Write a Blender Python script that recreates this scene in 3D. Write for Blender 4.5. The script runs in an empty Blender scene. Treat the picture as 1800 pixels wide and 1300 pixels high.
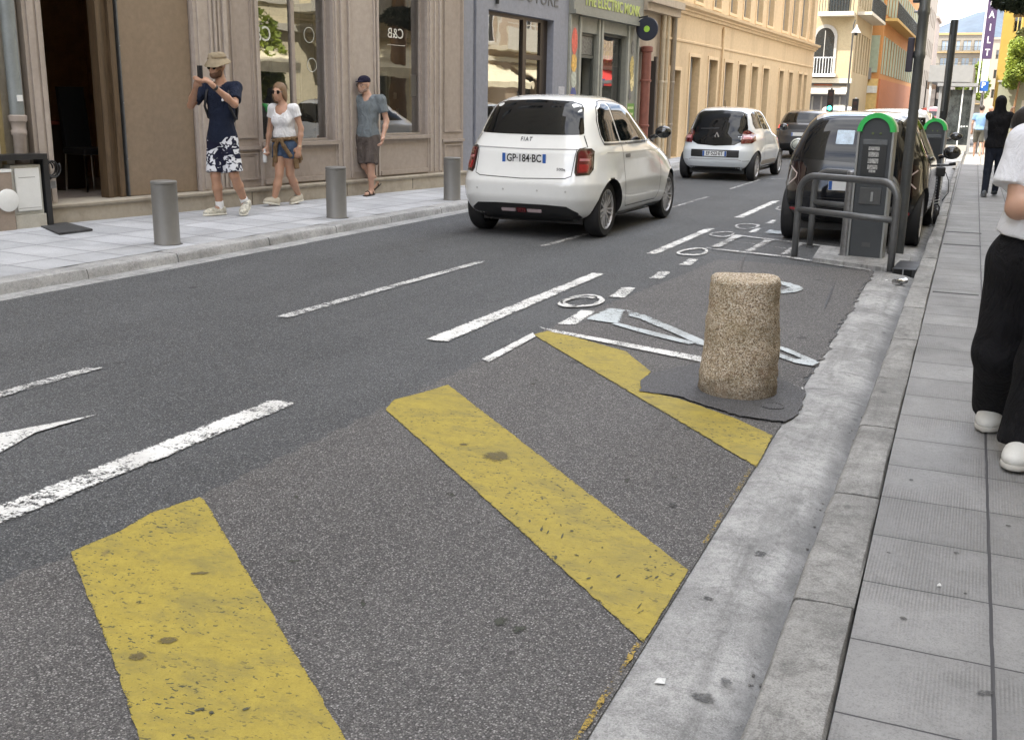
import bpy, bmesh, math, random
import numpy as np
from mathutils import Vector, Matrix
from mathutils.bvhtree import BVHTree
from mathutils.geometry import delaunay_2d_cdt
R = math.radians
SC = bpy.context.scene
COL = SC.collection
rnd = random.Random(7)

# ---------------------------------------------------------------- camera
cd = bpy.data.cameras.new('camera')
cam = bpy.data.objects.new('camera', cd)
COL.objects.link(cam)
SC.camera = cam
cd.sensor_width = 36.0
cd.lens = 37.0
cd.clip_start = 0.05
cd.clip_end = 6000
cam.matrix_world = Matrix(((0.91583089, -0.11405276, 0.38502694, 0),
                           (0.40123093, 0.22084652, -0.88895475, 0),
                           (0.01635588, 0.96861694, 0.24801956, 1.45),
                           (0, 0, 0, 1)))
# ---------------------------------------------------------------- sun and sky
EL = R(55)
TO_SUN = Vector((-0.75 * math.cos(EL), -0.66 * math.cos(EL), math.sin(EL))).normalized()
sd = bpy.data.lights.new('sun', 'SUN')
sun = bpy.data.objects.new('sun', sd)
COL.objects.link(sun)
sd.energy = 3.0
sd.angle = R(0.53)
sd.color = (1.0, 0.955, 0.88)
sun.location = (0, 0, 40)
sun.rotation_euler = TO_SUN.to_track_quat('Z', 'Y').to_euler()
w = bpy.data.worlds.new('World')
SC.world = w
w.use_nodes = True
nt = w.node_tree
nt.nodes.clear()
wo = nt.nodes.new('ShaderNodeOutputWorld')
bg = nt.nodes.new('ShaderNodeBackground')
sky = nt.nodes.new('ShaderNodeTexSky')
sky.sky_type = 'NISHITA'
sky.sun_disc = False
sky.sun_elevation = EL
sky.sun_rotation = math.atan2(TO_SUN.x, TO_SUN.y)
sky.dust_density = 1.5
tcw = nt.nodes.new('ShaderNodeTexCoord')
mpw = nt.nodes.new('ShaderNodeMapping')
mpw.inputs['Scale'].default_value = (1, 1, 2.6)
nzw = nt.nodes.new('ShaderNodeTexNoise')
nzw.inputs['Scale'].default_value = 3.2
nzw.inputs['Detail'].default_value = 7
nzw.inputs['Roughness'].default_value = 0.6
rpw = nt.nodes.new('ShaderNodeValToRGB')
rpw.color_ramp.elements[0].position = 0.36
rpw.color_ramp.elements[1].position = 0.58
mxw = nt.nodes.new('ShaderNodeMix')
mxw.data_type = 'RGBA'
mxw.inputs[7].default_value = (10.1, 10.15, 10.4, 1)
nt.links.new(tcw.outputs['Generated'], mpw.inputs[0])
nt.links.new(mpw.outputs[0], nzw.inputs['Vector'])
nt.links.new(nzw.outputs[0], rpw.inputs[0])
nt.links.new(rpw.outputs[0], mxw.inputs[0])
nt.links.new(sky.outputs[0], mxw.inputs[6])
nt.links.new(mxw.outputs[2], bg.inputs[0])
bg.inputs[1].default_value = 0.145
nt.links.new(bg.outputs[0], wo.inputs[0])
SC.view_settings.view_transform = 'Standard'
SC.view_settings.look = 'None'
SC.view_settings.exposure = 1.76
SC.view_settings.gamma = 1
SC.render.engine = 'CYCLES'
SC.cycles.max_bounces = 7
SC.cycles.diffuse_bounces = 4
SC.cycles.transparent_max_bounces = 12

# ---------------------------------------------------------------- small helpers
def tag(o, label=None, cat=None, group=None, kind=None):
    if label: o['label'] = label
    if cat: o['category'] = cat
    if group: o['group'] = group
    if kind: o['kind'] = kind
    return o

def empty(name, loc=(0, 0, 0), rz=0.0, label=None, cat=None, group=None, parent=None):
    o = bpy.data.objects.new(name, None)
    o.empty_display_size = 0.2
    o.location = loc
    o.rotation_euler = (0, 0, rz)
    COL.objects.link(o)
    if parent: o.parent = parent
    return tag(o, label, cat, group)

def kids(o):
    return [c for c in COL.objects if c.parent == o]

def copy_tree(o, parent=None):
    c = o.copy()
    COL.objects.link(c)
    c.parent = parent
    for ch in kids(o):
        copy_tree(ch, c)
    return c

class MB:
    """collects shapes that become one mesh"""
    def __init__(s):
        s.v, s.f, s.m = [], [], []
        s.mi = 0
    def add(s, vs, fs, mi=None):
        b = len(s.v)
        s.v += [tuple(p) for p in vs]
        s.f += [tuple(b + i for i in f) for f in fs]
        s.m += [s.mi if mi is None else mi] * len(fs)
        return s
    def box(s, x0, x1, y0, y1, z0, z1, bev=0.0, mi=None):
        if bev <= 0:
            vs = [(x, y, z) for z in (z0, z1) for y in (y0, y1) for x in (x0, x1)]
            fs = [(0, 2, 3, 1), (4, 5, 7, 6), (0, 1, 5, 4), (2, 6, 7, 3), (0, 4, 6, 2), (1, 3, 7, 5)]
            return s.add(vs, fs, mi)
        bm = bmesh.new()
        bmesh.ops.create_cube(bm, size=1)
        for v in bm.verts:
            v.co = Vector(((x0 + x1) / 2 + v.co.x * (x1 - x0), (y0 + y1) / 2 + v.co.y * (y1 - y0), (z0 + z1) / 2 + v.co.z * (z1 - z0)))
        bmesh.ops.bevel(bm, geom=list(bm.edges), offset=bev, segments=2, affect='EDGES', profile=0.6)
        return s.bm(bm, mi)
    def bm(s, bm, mi=None):
        bm.verts.index_update()
        s.add([v.co.copy() for v in bm.verts], [[v.index for v in f.verts] for f in bm.faces], mi)
        bm.free()
        return s
    def lathe(s, prof, n=24, c=(0, 0, 0), axis='z', mi=None, caps=True):
        vs, fs = [], []
        for r, h in prof:
            for i in range(n):
                a = 2 * math.pi * i / n
                p = (r * math.cos(a), r * math.sin(a), h)
                if axis == 'x': p = (p[2], p[0], p[1])
                if axis == 'y': p = (p[1], p[2], p[0])
                vs.append((p[0] + c[0], p[1] + c[1], p[2] + c[2]))
        for j in range(len(prof) - 1):
            for i in range(n):
                k = (i + 1) % n
                fs.append((j * n + i, j * n + k, (j + 1) * n + k, (j + 1) * n + i))
        if caps:
            fs.append(tuple(reversed(range(n))))
            fs.append(tuple((len(prof) - 1) * n + i for i in range(n)))
        return s.add(vs, fs, mi)
    def tube(s, pts, r, n=10, mi=None, caps=True):
        pts = [Vector(p) for p in pts]
        rs = r if isinstance(r, (list, tuple)) else [r] * len(pts)
        vs, fs = [], []
        t0 = (pts[1] - pts[0]).normalized()
        up = Vector((0, 0, 1)) if abs(t0.z) < 0.9 else Vector((1, 0, 0))
        nrm = t0.cross(up).normalized()
        for i, p in enumerate(pts):
            t = (pts[min(i + 1, len(pts) - 1)] - pts[max(i - 1, 0)]).normalized()
            nrm = (nrm - t * nrm.dot(t)).normalized()
            b = t.cross(nrm)
            for k in range(n):
                a = 2 * math.pi * k / n
                vs.append(p + (nrm * math.cos(a) + b * math.sin(a)) * rs[i])
        for j in range(len(pts) - 1):
            for i in range(n):
                k = (i + 1) % n
                fs.append((j * n + i, (j + 1) * n + i, (j + 1) * n + k, j * n + k))
        if caps:
            fs.append(tuple(range(n)))
            fs.append(tuple(reversed([(len(pts) - 1) * n + i for i in range(n)])))
        return s.add(vs, fs, mi)
    def poly(s, pts, z0, z1=None, mi=None):
        """flat polygon at z0 or prism z0..z1 in xy"""
        n = len(pts)
        if z1 is None:
            return s.add([(p[0], p[1], z0) for p in pts], [tuple(range(n))], mi)
        vs = [(p[0], p[1], z0) for p in pts] + [(p[0], p[1], z1) for p in pts]
        fs = [tuple(reversed(range(n))), tuple(range(n, 2 * n))]
        fs += [(i, (i + 1) % n, n + (i + 1) % n, n + i) for i in range(n)]
        return s.add(vs, fs, mi)
    def extr(s, prof, x0, x1, mi=None):
        """profile of (y,z) points swept along x"""
        n = len(prof)
        vs = [(x0, p[0], p[1]) for p in prof] + [(x1, p[0], p[1]) for p in prof]
        fs = [tuple(range(n)), tuple(reversed(range(n, 2 * n)))]
        fs += [(i, n + i, n + (i + 1) % n, (i + 1) % n) for i in range(n)]
        return s.add(vs, fs, mi)
    def ball(s, c, r, n=12, mi=None, sc=(1, 1, 1)):
        prof = []
        m = max(4, n // 2)
        for j in range(m + 1):
            a = -math.pi / 2 + math.pi * j / m
            prof.append((max(1e-4, r * math.cos(a)), r * math.sin(a)))
        b = len(s.v)
        s.lathe(prof, n, (0, 0, 0), 'z', mi, caps=False)
        for i in range(b, len(s.v)):
            p = s.v[i]
            s.v[i] = (p[0] * sc[0] + c[0], p[1] * sc[1] + c[1], p[2] * sc[2] + c[2])
        return s
    def build(s, name, mat, parent=None, smooth=False, loc=None, rot=None, fix=False):
        me = bpy.data.meshes.new(name)
        me.from_pydata(s.v, [], s.f)
        mats = mat if isinstance(mat, (list, tuple)) else [mat]
        for m in mats: me.materials.append(m)
        if len(mats) > 1:
            me.polygons.foreach_set('material_index', s.m)
        if fix:
            bm = bmesh.new(); bm.from_mesh(me)
            bmesh.ops.recalc_face_normals(bm, faces=bm.faces)
            bm.to_mesh(me); bm.free()
        if smooth:
            me.polygons.foreach_set('use_smooth', [True] * len(me.polygons))
            if smooth != 'all':
                try: me.set_sharp_from_angle(angle=R(38))
                except Exception: pass
        me.update()
        o = bpy.data.objects.new(name, me)
        COL.objects.link(o)
        if parent: o.parent = parent
        if loc: o.location = loc
        if rot: o.rotation_euler = rot
        return o

def text_mesh(txt, size, mat, name, parent=None, mtx=None, depth=0.002, align='CENTER', sx=1.0, shear=0.0, bold=0.0, space=1.0):
    cu = bpy.data.curves.new('t', 'FONT')
    cu.body = txt
    cu.size = size
    cu.extrude = depth
    cu.offset = bold
    cu.align_x = align
    cu.align_y = 'CENTER'
    cu.shear = shear
    cu.space_character = space
    cu.resolution_u = 3
    to = bpy.data.objects.new('t', cu)
    COL.objects.link(to)
    dg = bpy.context.evaluated_depsgraph_get()
    me = bpy.data.meshes.new_from_object(to.evaluated_get(dg))
    bpy.data.objects.remove(to)
    bpy.data.curves.remove(cu)
    me.name = name
    me.materials.clear()
    me.materials.append(mat)
    m = (mtx or Matrix.Identity(4)) @ Matrix.Diagonal((sx, 1, 1, 1))
    me.transform(m)
    o = bpy.data.objects.new(name, me)
    COL.objects.link(o)
    if parent: o.parent = parent
    return o

def on_facade(x, z, y=0.0, mirror=False):
    """matrix: text reading along -... placed on a facade (local x along, z up, outward = -y)"""
    return Matrix.Translation((x, y, z)) @ Matrix.Rotation(R(90), 4, 'X') @ Matrix.Diagonal((-1 if mirror else 1, 1, 1, 1))
# ---------------------------------------------------------------- materials
class NT:
    """tiny helper to write node expressions"""
    def __init__(s, name):
        s.mat = bpy.data.materials.new(name)
        s.mat.use_nodes = True
        s.t = s.mat.node_tree
        s.t.nodes.clear()
        s.out = s.t.nodes.new('ShaderNodeOutputMaterial')
        s.tc = s.t.nodes.new('ShaderNodeTexCoord')
        s.geo = s.t.nodes.new('ShaderNodeNewGeometry')
    def L(s, a, b): s.t.links.new(a, b)
    def put(s, sock, v):
        if isinstance(v, bpy.types.NodeSocket): s.L(v, sock)
        elif isinstance(v, (tuple, list)) and len(v) == 3 and sock.type == 'RGBA': sock.default_value = (*v, 1)
        else: sock.default_value = v
    def m(s, op, a, b=0.0, c=None, clamp=False):
        n = s.t.nodes.new('ShaderNodeMath'); n.operation = op; n.use_clamp = clamp
        s.put(n.inputs[0], a); s.put(n.inputs[1], b)
        if c is not None: s.put(n.inputs[2], c)
        return n.outputs[0]
    def vec(s, scale=(1, 1, 1), co='Object', loc=(0, 0, 0), rot=(0, 0, 0)):
        n = s.t.nodes.new('ShaderNodeMapping')
        s.L(s.geo.outputs['Position'] if co == 'World' else s.tc.outputs[co], n.inputs[0])
        n.inputs['Scale'].default_value = scale
        n.inputs['Location'].default_value = loc
        n.inputs['Rotation'].default_value = rot
        return n.outputs[0]
    def xyz(s, v):
        n = s.t.nodes.new('ShaderNodeSeparateXYZ'); s.L(v, n.inputs[0]); return n.outputs
    def comb(s, x, y, z=0.0):
        n = s.t.nodes.new('ShaderNodeCombineXYZ')
        for i, q in enumerate((x, y, z)): s.put(n.inputs[i], q)
        return n.outputs[0]
    def noise(s, v, scale, detail=4, rough=0.55, dist=0.0):
        n = s.t.nodes.new('ShaderNodeTexNoise')
        s.L(v, n.inputs['Vector'])
        n.inputs['Scale'].default_value = scale; n.inputs['Detail'].default_value = detail
        n.inputs['Roughness'].default_value = rough; n.inputs['Distortion'].default_value = dist
        return n.outputs[0]
    def voro(s, v, scale, feat='F1', out='Distance', rand=1.0):
        n = s.t.nodes.new('ShaderNodeTexVoronoi'); n.feature = feat
        s.L(v, n.inputs['Vector']); n.inputs['Scale'].default_value = scale
        n.inputs['Randomness'].default_value = rand
        return n.outputs[out]
    def white(s, v):
        n = s.t.nodes.new('ShaderNodeTexWhiteNoise'); n.noise_dimensions = '3D'
        s.L(v, n.inputs['Vector']); return n.outputs['Value']
    def ramp(s, f, stops):
        n = s.t.nodes.new('ShaderNodeValToRGB'); s.put(n.inputs[0], f)
        e = n.color_ramp.elements
        while len(e) < len(stops): e.new(0.5)
        for i, (p, c) in enumerate(stops):
            e[i].position = p
            e[i].color = (c, c, c, 1) if isinstance(c, (int, float)) else (*c, 1)
        return n.outputs[0]
    def mix(s, f, a, b, mode='MIX'):
        n = s.t.nodes.new('ShaderNodeMix'); n.data_type = 'RGBA'; n.blend_type = mode
        s.put(n.inputs[0], f); s.put(n.inputs[6], a); s.put(n.inputs[7], b)
        return n.outputs[2]
    def bump(s, h, strength=0.3, dist=0.01, normal=None):
        n = s.t.nodes.new('ShaderNodeBump')
        s.put(n.inputs['Height'], h); n.inputs['Strength'].default_value = strength; n.inputs['Distance'].default_value = dist
        if normal is not None: s.L(normal, n.inputs['Normal'])
        return n.outputs[0]
    def bsdf(s, color, rough=0.6, metal=0.0, normal=None, spec=0.5, coat=0.0, alpha=None, trans=0.0, ior=None, emis=None, es=0.0):
        n = s.t.nodes.new('ShaderNodeBsdfPrincipled')
        s.put(n.inputs['Base Color'], color); s.put(n.inputs['Roughness'], rough); s.put(n.inputs['Metallic'], metal)
        s.put(n.inputs['Specular IOR Level'], spec); n.inputs['Coat Weight'].default_value = coat
        n.inputs['Coat Roughness'].default_value = 0.04
        if normal is not None: s.L(normal, n.inputs['Normal'])
        if alpha is not None: s.put(n.inputs['Alpha'], alpha)
        if trans: n.inputs['Transmission Weight'].default_value = trans
        if ior: n.inputs['IOR'].default_value = ior
        if emis: s.put(n.inputs['Emission Color'], emis); n.inputs['Emission Strength'].default_value = es
        return n.outputs[0]
    def done(s, sh):
        s.L(sh, s.out.inputs[0]); return s.mat

_mc = {}
def M(name, col=(0.5, 0.5, 0.5), rough=0.6, metal=0.0, var=0.18, scale=6.0, bump=0.15, bscale=60.0, bdist=0.003, spec=0.5, coat=0.0, stretch=(1, 1, 1), co='Object', es=0.0):
    """general procedural surface: base colour broken by two noises, plus bump"""
    if name in _mc: return _mc[name]
    n = NT(name)
    v = n.vec(stretch, co)
    a = n.noise(v, scale, 6, 0.62)
    b = n.noise(v, scale * 9, 3, 0.6)
    f = n.m('ADD', n.m('MULTIPLY', a, 0.7), n.m('MULTIPLY', b, 0.3))
    lo = tuple(c * (1 - var) for c in col); hi = tuple(min(1, c * (1 + var)) for c in col)
    c = n.ramp(f, [(0.32, lo), (0.68, hi)])
    nm = n.bump(n.noise(v, bscale, 4), bump, bdist) if bump > 0 else None
    r = n.m('ADD', n.m('MULTIPLY', n.m('SUBTRACT', a, 0.5), 0.25), rough, clamp=True) if rough < 0.95 else rough
    _mc[name] = n.done(n.bsdf(c, r, metal, nm, spec, coat, emis=col if es else None, es=es))
    return _mc[name]

def weathered(name, col, dirt=(0.12, 0.10, 0.08), amt=0.5, rough=0.8, scale=1.3, stretch=(1, 1, 0.35), bump=0.25):
    """painted or stone wall with streaks and stains"""
    n = NT(name)
    v = n.vec(stretch, 'World'); v2 = n.vec((1, 1, 1), 'World')
    a = n.noise(v, scale, 7, 0.65, 0.4)
    b = n.noise(v2, 14, 5, 0.6)
    c = n.mix(n.ramp(b, [(0.3, 0.0), (0.7, 1.0)]), tuple(x * 0.9 for x in col), tuple(min(1, x * 1.08) for x in col))
    c = n.mix(n.m('MULTIPLY', n.ramp(a, [(0.5, 0.0), (0.78, 1.0)]), amt), c, dirt)
    nm = n.bump(n.noise(v2, 45, 5), bump, 0.004)
    return n.done(n.bsdf(c, rough, 0, nm, 0.35))

def asphalt(name, c0, c1, speck, sp_thr=0.78, k=130, tint=(1, 1, 1)):
    n = NT(name)
    v = n.vec((1, 1, 1), 'World')
    big = n.noise(v, 0.55, 5, 0.6)
    mid = n.noise(v, 9, 4, 0.6)
    fine = n.noise(v, 90, 2, 0.8)
    cell = n.voro(v, k, 'F1', 'Color'); dist = n.voro(v, k)
    cs = n.t.nodes.new('ShaderNodeSeparateColor'); n.L(cell, cs.inputs[0])
    st = n.m('MULTIPLY', n.ramp(cs.outputs[0], [(sp_thr - 0.2, 0.0), (1.0, 1.0)]), n.ramp(dist, [(0.3, 1.0), (0.6, 0.0)]))
    cell2 = n.voro(n.vec((1, 1, 1), 'World', (2, 5, 0)), k * 1.9, 'F1', 'Color')
    cs2 = n.t.nodes.new('ShaderNodeSeparateColor'); n.L(cell2, cs2.inputs[0])
    grit = n.noise(v, 38, 4, 0.8)
    f = n.m('ADD', n.m('ADD', n.m('MULTIPLY', big, 0.34), n.m('MULTIPLY', grit, 0.26)), n.m('ADD', n.m('MULTIPLY', mid, 0.18), n.m('MULTIPLY', fine, 0.22)))
    c = n.ramp(f, [(0.40, c0), (0.60, c1)])
    trk = n.noise(n.vec((1.6, 0.12, 1), 'World', (2.2, 0, 0)), 1.1, 4, 0.55)
    c = n.mix(n.m('MULTIPLY', n.ramp(trk, [(0.45, 0.0), (0.62, 1.0)]), 0.28), c, tuple(x * 0.6 for x in c0))
    c = n.mix(n.ramp(cs.outputs[1], [(0.0, 0.62), (0.5, 0.0)]), c, tuple(x * 0.45 for x in c0))
    c = n.mix(n.ramp(cs2.outputs[0], [(0.45, 0.0), (1.0, 0.60)]), c, tuple(min(1, x * 1.75) for x in c1))
    c = n.mix(n.ramp(cs2.outputs[1], [(0.0, 0.55), (0.4, 0.0)]), c, tuple(x * 0.5 for x in c0))
    c = n.mix(n.m('MULTIPLY', st, 0.75), c, speck)
    # dark pits between stones
    pit = n.ramp(n.voro(v, k * 0.8, 'DISTANCE_TO_EDGE'), [(0.0, 1.0), (0.16, 0.0)])
    c = n.mix(n.m('MULTIPLY', pit, 0.65), c, tuple(x * 0.35 for x in c0))
    # oil spots and tar marks
    sp = n.ramp(n.voro(n.vec((1, 0.8, 1), 'World'), 1.7), [(0.035, 1.0), (0.075, 0.0)])
    c = n.mix(n.m('MULTIPLY', sp, 0.6), c, tuple(x * 0.5 for x in c0))
    nm = n.bump(n.m('SUBTRACT', n.m('MULTIPLY', fine, 0.4), dist), 0.7, 0.004)
    return n.done(n.bsdf(c, n.m('ADD', n.m('MULTIPLY', mid, 0.3), 0.62), 0, nm, 0.45))

def paint(name, col, wear=0.5, k=120, dirt=(0.16, 0.15, 0.14), stain=0.0, gloss=0.7):
    """road paint: worn through where the stones stick out (there it is see-through)"""
    n = NT(name)
    v = n.vec((1, 1, 1), 'World')
    big = n.noise(v, 3.5, 5, 0.65)
    fine = n.noise(v, k, 3, 0.75)
    mid = n.noise(v, 22, 5, 0.7)
    f = n.m('ADD', n.m('MULTIPLY', big, 0.3), n.m('ADD', n.m('MULTIPLY', fine, 0.42), n.m('MULTIPLY', mid, 0.28)))
    at_ = n.t.nodes.new('ShaderNodeAttribute'); at_.attribute_name = 'rim'
    f = n.m('SUBTRACT', f, n.m('MULTIPLY', n.m('POWER', at_.outputs['Fac'], 2.0), 0.16))
    al = n.ramp(f, [(wear - 0.03, 0.0), (wear + 0.03, 1.0)])
    c = n.mix(n.ramp(mid, [(0.35, 0.0), (0.75, 1.0)]), col, tuple(x * 0.78 for x in col))
    d = n.noise(n.vec((1, 1, 1), 'World', (3, 1, 0)), 1.9, 8, 0.72)
    c = n.mix(n.m('MULTIPLY', n.ramp(d, [(0.48, 0.0), (0.72, 1.0)]), 0.55), c, dirt)
    if stain:
        # chips where the paint is gone, oil spots and broad tyre scuffs
        g = n.noise(v, 1.7, 3)
        sp = n.ramp(n.voro(n.mixv(n.vec((1, 1.5, 1), 'World', (0.4, 0.2, 0)), n.noise(v, 9, 3)), 1.9), [(0.05, 1.0), (0.10, 0.0)])
        c = n.mix(n.m('MULTIPLY', sp, 0.75), c, (0.17, 0.13, 0.055))
        sm_ = n.noise(n.vec((1.2, 2.6, 1), 'World', (0, 9, 0), (0, 0, 0.6)), 3.4, 9, 0.78, 0.5)
        c = n.mix(n.m('MULTIPLY', n.ramp(sm_, [(0.47, 0.0), (0.63, 1.0)]), 0.62), c, (0.19, 0.165, 0.06))
        sc = n.noise(n.vec((5, 30, 1), 'World', rot=(0, 0, 0.9)), 1.0, 7, 0.8, 1.6)
        c = n.mix(n.m('MULTIPLY', n.m('MULTIPLY', n.ramp(sc, [(0.56, 0.0), (0.66, 1.0)]), n.ramp(g, [(0.45, 0.0), (0.6, 1.0)])), 0.7), c, (0.15, 0.14, 0.07))
        gr = n.m('MULTIPLY', n.ramp(n.noise(v, 170, 2, 0.8), [(0.50, 0.0), (0.62, 1.0)]), 0.45)
        c = n.mix(gr, c, tuple(x * 0.6 for x in col))
        ch = n.noise(n.vec((1, 1.7, 1), 'World', (1, 4, 0)), 55, 2, 0.5, 0.4)
        chip = n.m('MULTIPLY', n.ramp(ch, [(0.63, 0.0), (0.65, 1.0)]), n.ramp(g, [(0.38, 0.25), (0.55, 1.0)]))
        c = n.mix(n.m('MULTIPLY', chip, 0.95), c, (0.045, 0.05, 0.035))
    nm = n.bump(fine, 0.5, 0.003)
    return n.done(n.bsdf(c, gloss, 0, nm, 0.4, alpha=al))

def concrete(name, c0, c1, stains=0.6, dirtx=None):
    n = NT(name)
    v = n.vec((1, 1, 1), 'World')
    a = n.noise(v, 1.6, 8, 0.7); b = n.noise(v, 28, 6, 0.72); f = n.noise(v, 190, 2, 0.8)
    c = n.mix(n.ramp(a, [(0.38, 0.0), (0.62, 1.0)]), c0, c1)
    bl = n.noise(n.vec((1, 1, 1), 'World', (5, 2, 0)), 4.5, 8, 0.75, 0.8)
    c = n.mix(n.m('MULTIPLY', n.ramp(bl, [(0.50, 0.0), (0.66, 1.0)]), 0.55), c, tuple(x * 0.5 for x in c0))
    c = n.mix(n.m('MULTIPLY', n.ramp(b, [(0.48, 0.0), (0.68, 1.0)]), 0.6), c, tuple(x * 0.55 for x in c0))
    c = n.mix(n.m('MULTIPLY', n.ramp(f, [(0.52, 0.0), (0.66, 1.0)]), 0.5), c, tuple(x * 0.4 for x in c0))
    c = n.mix(n.m('MULTIPLY', n.ramp(f, [(0.34, 1.0), (0.46, 0.0)]), 0.35), c, tuple(min(1, x * 1.35) for x in c1))
    sp = n.ramp(n.voro(n.vec((1.3, 0.7, 1), 'World'), 5.5), [(0.06, 1.0), (0.14, 0.0)])
    c = n.mix(n.m('MULTIPLY', n.m('MULTIPLY', sp, stains), b), c, (0.05, 0.05, 0.05))
    w1 = n.noise(n.vec((6, 0.7, 1), 'World'), 1.4, 7, 0.7, 0.5)
    c = n.mix(n.m('MULTIPLY', n.ramp(w1, [(0.5, 0.0), (0.75, 1.0)]), stains * 0.75), c, tuple(x * 0.42 for x in c0))
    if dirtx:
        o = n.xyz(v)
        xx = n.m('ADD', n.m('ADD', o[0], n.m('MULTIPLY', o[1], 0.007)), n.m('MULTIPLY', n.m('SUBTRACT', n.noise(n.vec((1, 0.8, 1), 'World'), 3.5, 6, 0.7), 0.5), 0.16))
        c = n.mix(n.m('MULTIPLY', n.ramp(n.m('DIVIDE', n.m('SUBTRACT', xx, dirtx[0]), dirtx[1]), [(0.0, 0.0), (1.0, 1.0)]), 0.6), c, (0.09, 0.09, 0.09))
        wv = n.noise(n.vec((3, 26, 1), 'World'), 1.0, 5, 0.7, 0.8)
        nearw = n.m('MULTIPLY', n.ramp(wv, [(0.56, 0.0), (0.63, 1.0)]), n.ramp(n.m('DIVIDE', o[1], 10.0), [(0.40, 0.0), (0.55, 1.0)]))
        c = n.mix(n.m('MULTIPLY', nearw, 0.6), c, (0.12, 0.12, 0.12))
    # hairline cracks
    cr = n.ramp(n.voro(n.mixv(v, n.noise(v, 3, 4)), 0.9, 'DISTANCE_TO_EDGE'), [(0.0, 1.0), (0.003, 0.0)])
    c = n.mix(n.m('MULTIPLY', cr, 0.22), c, (0.07, 0.07, 0.07))
    h = n.m('SUBTRACT', n.m('ADD', n.m('MULTIPLY', b, 0.7), n.m('MULTIPLY', f, 0.3)), n.m('MULTIPLY', cr, 0.15))
    return n.done(n.bsdf(c, 0.78, 0, n.bump(h, 0.6, 0.005), 0.35))
def _mixv(s, v, f):
    a = s.t.nodes.new('ShaderNodeVectorMath'); a.operation = 'ADD'
    s.L(v, a.inputs[0]); s.L(s.comb(s.m('MULTIPLY', f, 0.5), s.m('MULTIPLY', f, 0.35)), a.inputs[1])
    return a.outputs[0]
NT.mixv = _mixv

def slabs(name, c0, c1, ox, px, oy, py, jw=0.006, jl=0.009, ribs=True, skew=0.0, jc=(0.06, 0.06, 0.065)):
    """paving slabs: joints, a tint per slab, fine ribs, spots of gum and dirt"""
    n = NT(name)
    v = n.vec((1, 1, 1), 'World')
    o = n.xyz(v)
    wob = n.m('MULTIPLY', n.m('SUBTRACT', n.noise(v, 6, 3), 0.5), 0.006)
    x = n.m('DIVIDE', n.m('SUBTRACT', n.m('ADD', n.m('ADD', o[0], wob), n.m('MULTIPLY', o[1], skew)), ox), px)
    y = n.m('DIVIDE', n.m('SUBTRACT', n.m('ADD', o[1], wob), oy), py)
    fx = n.m('FRACT', n.m('ADD', x, 100.0)); fy = n.m('FRACT', n.m('ADD', y, 100.0))
    dx = n.m('MULTIPLY', n.m('MINIMUM', fx, n.m('SUBTRACT', 1.0, fx)), px)
    dy = n.m('MULTIPLY', n.m('MINIMUM', fy, n.m('SUBTRACT', 1.0, fy)), py)
    jx = n.m('LESS_THAN', dx, jl); jy = n.m('LESS_THAN', dy, jw)
    j = n.m('MAXIMUM', jx, jy)
    cell = n.comb(n.m('FLOOR', n.m('ADD', x, 100.0)), n.m('FLOOR', n.m('ADD', y, 100.0)))
    tint = n.white(cell)
    a = n.noise(v, 2.2, 7, 0.65); b = n.noise(v, 60, 4, 0.75); f = n.noise(v, 240, 2, 0.8)
    c = n.mix(n.ramp(a, [(0.3, 0.0), (0.7, 1.0)]), c0, c1)
    c = n.mix(n.m('MULTIPLY', tint, 0.36), c, tuple(x * 0.55 for x in c0))
    c = n.mix(n.m('MULTIPLY', n.ramp(b, [(0.45, 0.0), (0.72, 1.0)]), 0.4), c, tuple(x * 0.62 for x in c0))
    c = n.mix(n.m('MULTIPLY', n.ramp(f, [(0.52, 0.0), (0.66, 1.0)]), 0.45), c, tuple(x * 0.45 for x in c0))
    gum = n.ramp(n.voro(n.mixv(n.vec((1, 0.85, 1), 'World'), n.noise(v, 14, 3)), 3.4), [(0.035, 1.0), (0.075, 0.0)])
    c = n.mix(n.m('MULTIPLY', gum, 0.7), c, (0.08, 0.08, 0.08))
    st = n.noise(n.vec((1, 1, 1), 'World', (7, 3, 0)), 0.9, 7, 0.75)
    c = n.mix(n.m('MULTIPLY', n.ramp(st, [(0.50, 0.0), (0.68, 1.0)]), 0.5), c, tuple(x * 0.5 for x in c0))
    edge = n.ramp(n.m('MINIMUM', dx, dy), [(0.0, 1.0), (0.05, 0.0)])
    c = n.mix(n.m('MULTIPLY', n.m('MULTIPLY', edge, a), 0.35), c, tuple(x * 0.5 for x in c0))
    c = n.mix(j, c, jc)
    h = n.m('SUBTRACT', n.m('MULTIPLY', b, 0.25), j)
    if ribs:
        rb = n.m('SINE', n.m('MULTIPLY', o[0], 2 * math.pi / 0.0095))
        mk = n.ramp(n.noise(v, 3.3, 3), [(0.42, 0.0), (0.6, 1.0)])
        rb = n.m('MULTIPLY', n.m('MULTIPLY', rb, mk), 0.5)
        h = n.m('ADD', h, n.m('MULTIPLY', rb, 0.3))
        c = n.mix(n.m('MULTIPLY', n.m('MULTIPLY', n.m('ADD', rb, 0.5), mk), 0.28), c, tuple(x * 0.45 for x in c0))
    return n.done(n.bsdf(c, 0.72, 0, n.bump(h, 0.7, 0.006), 0.35))

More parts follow.
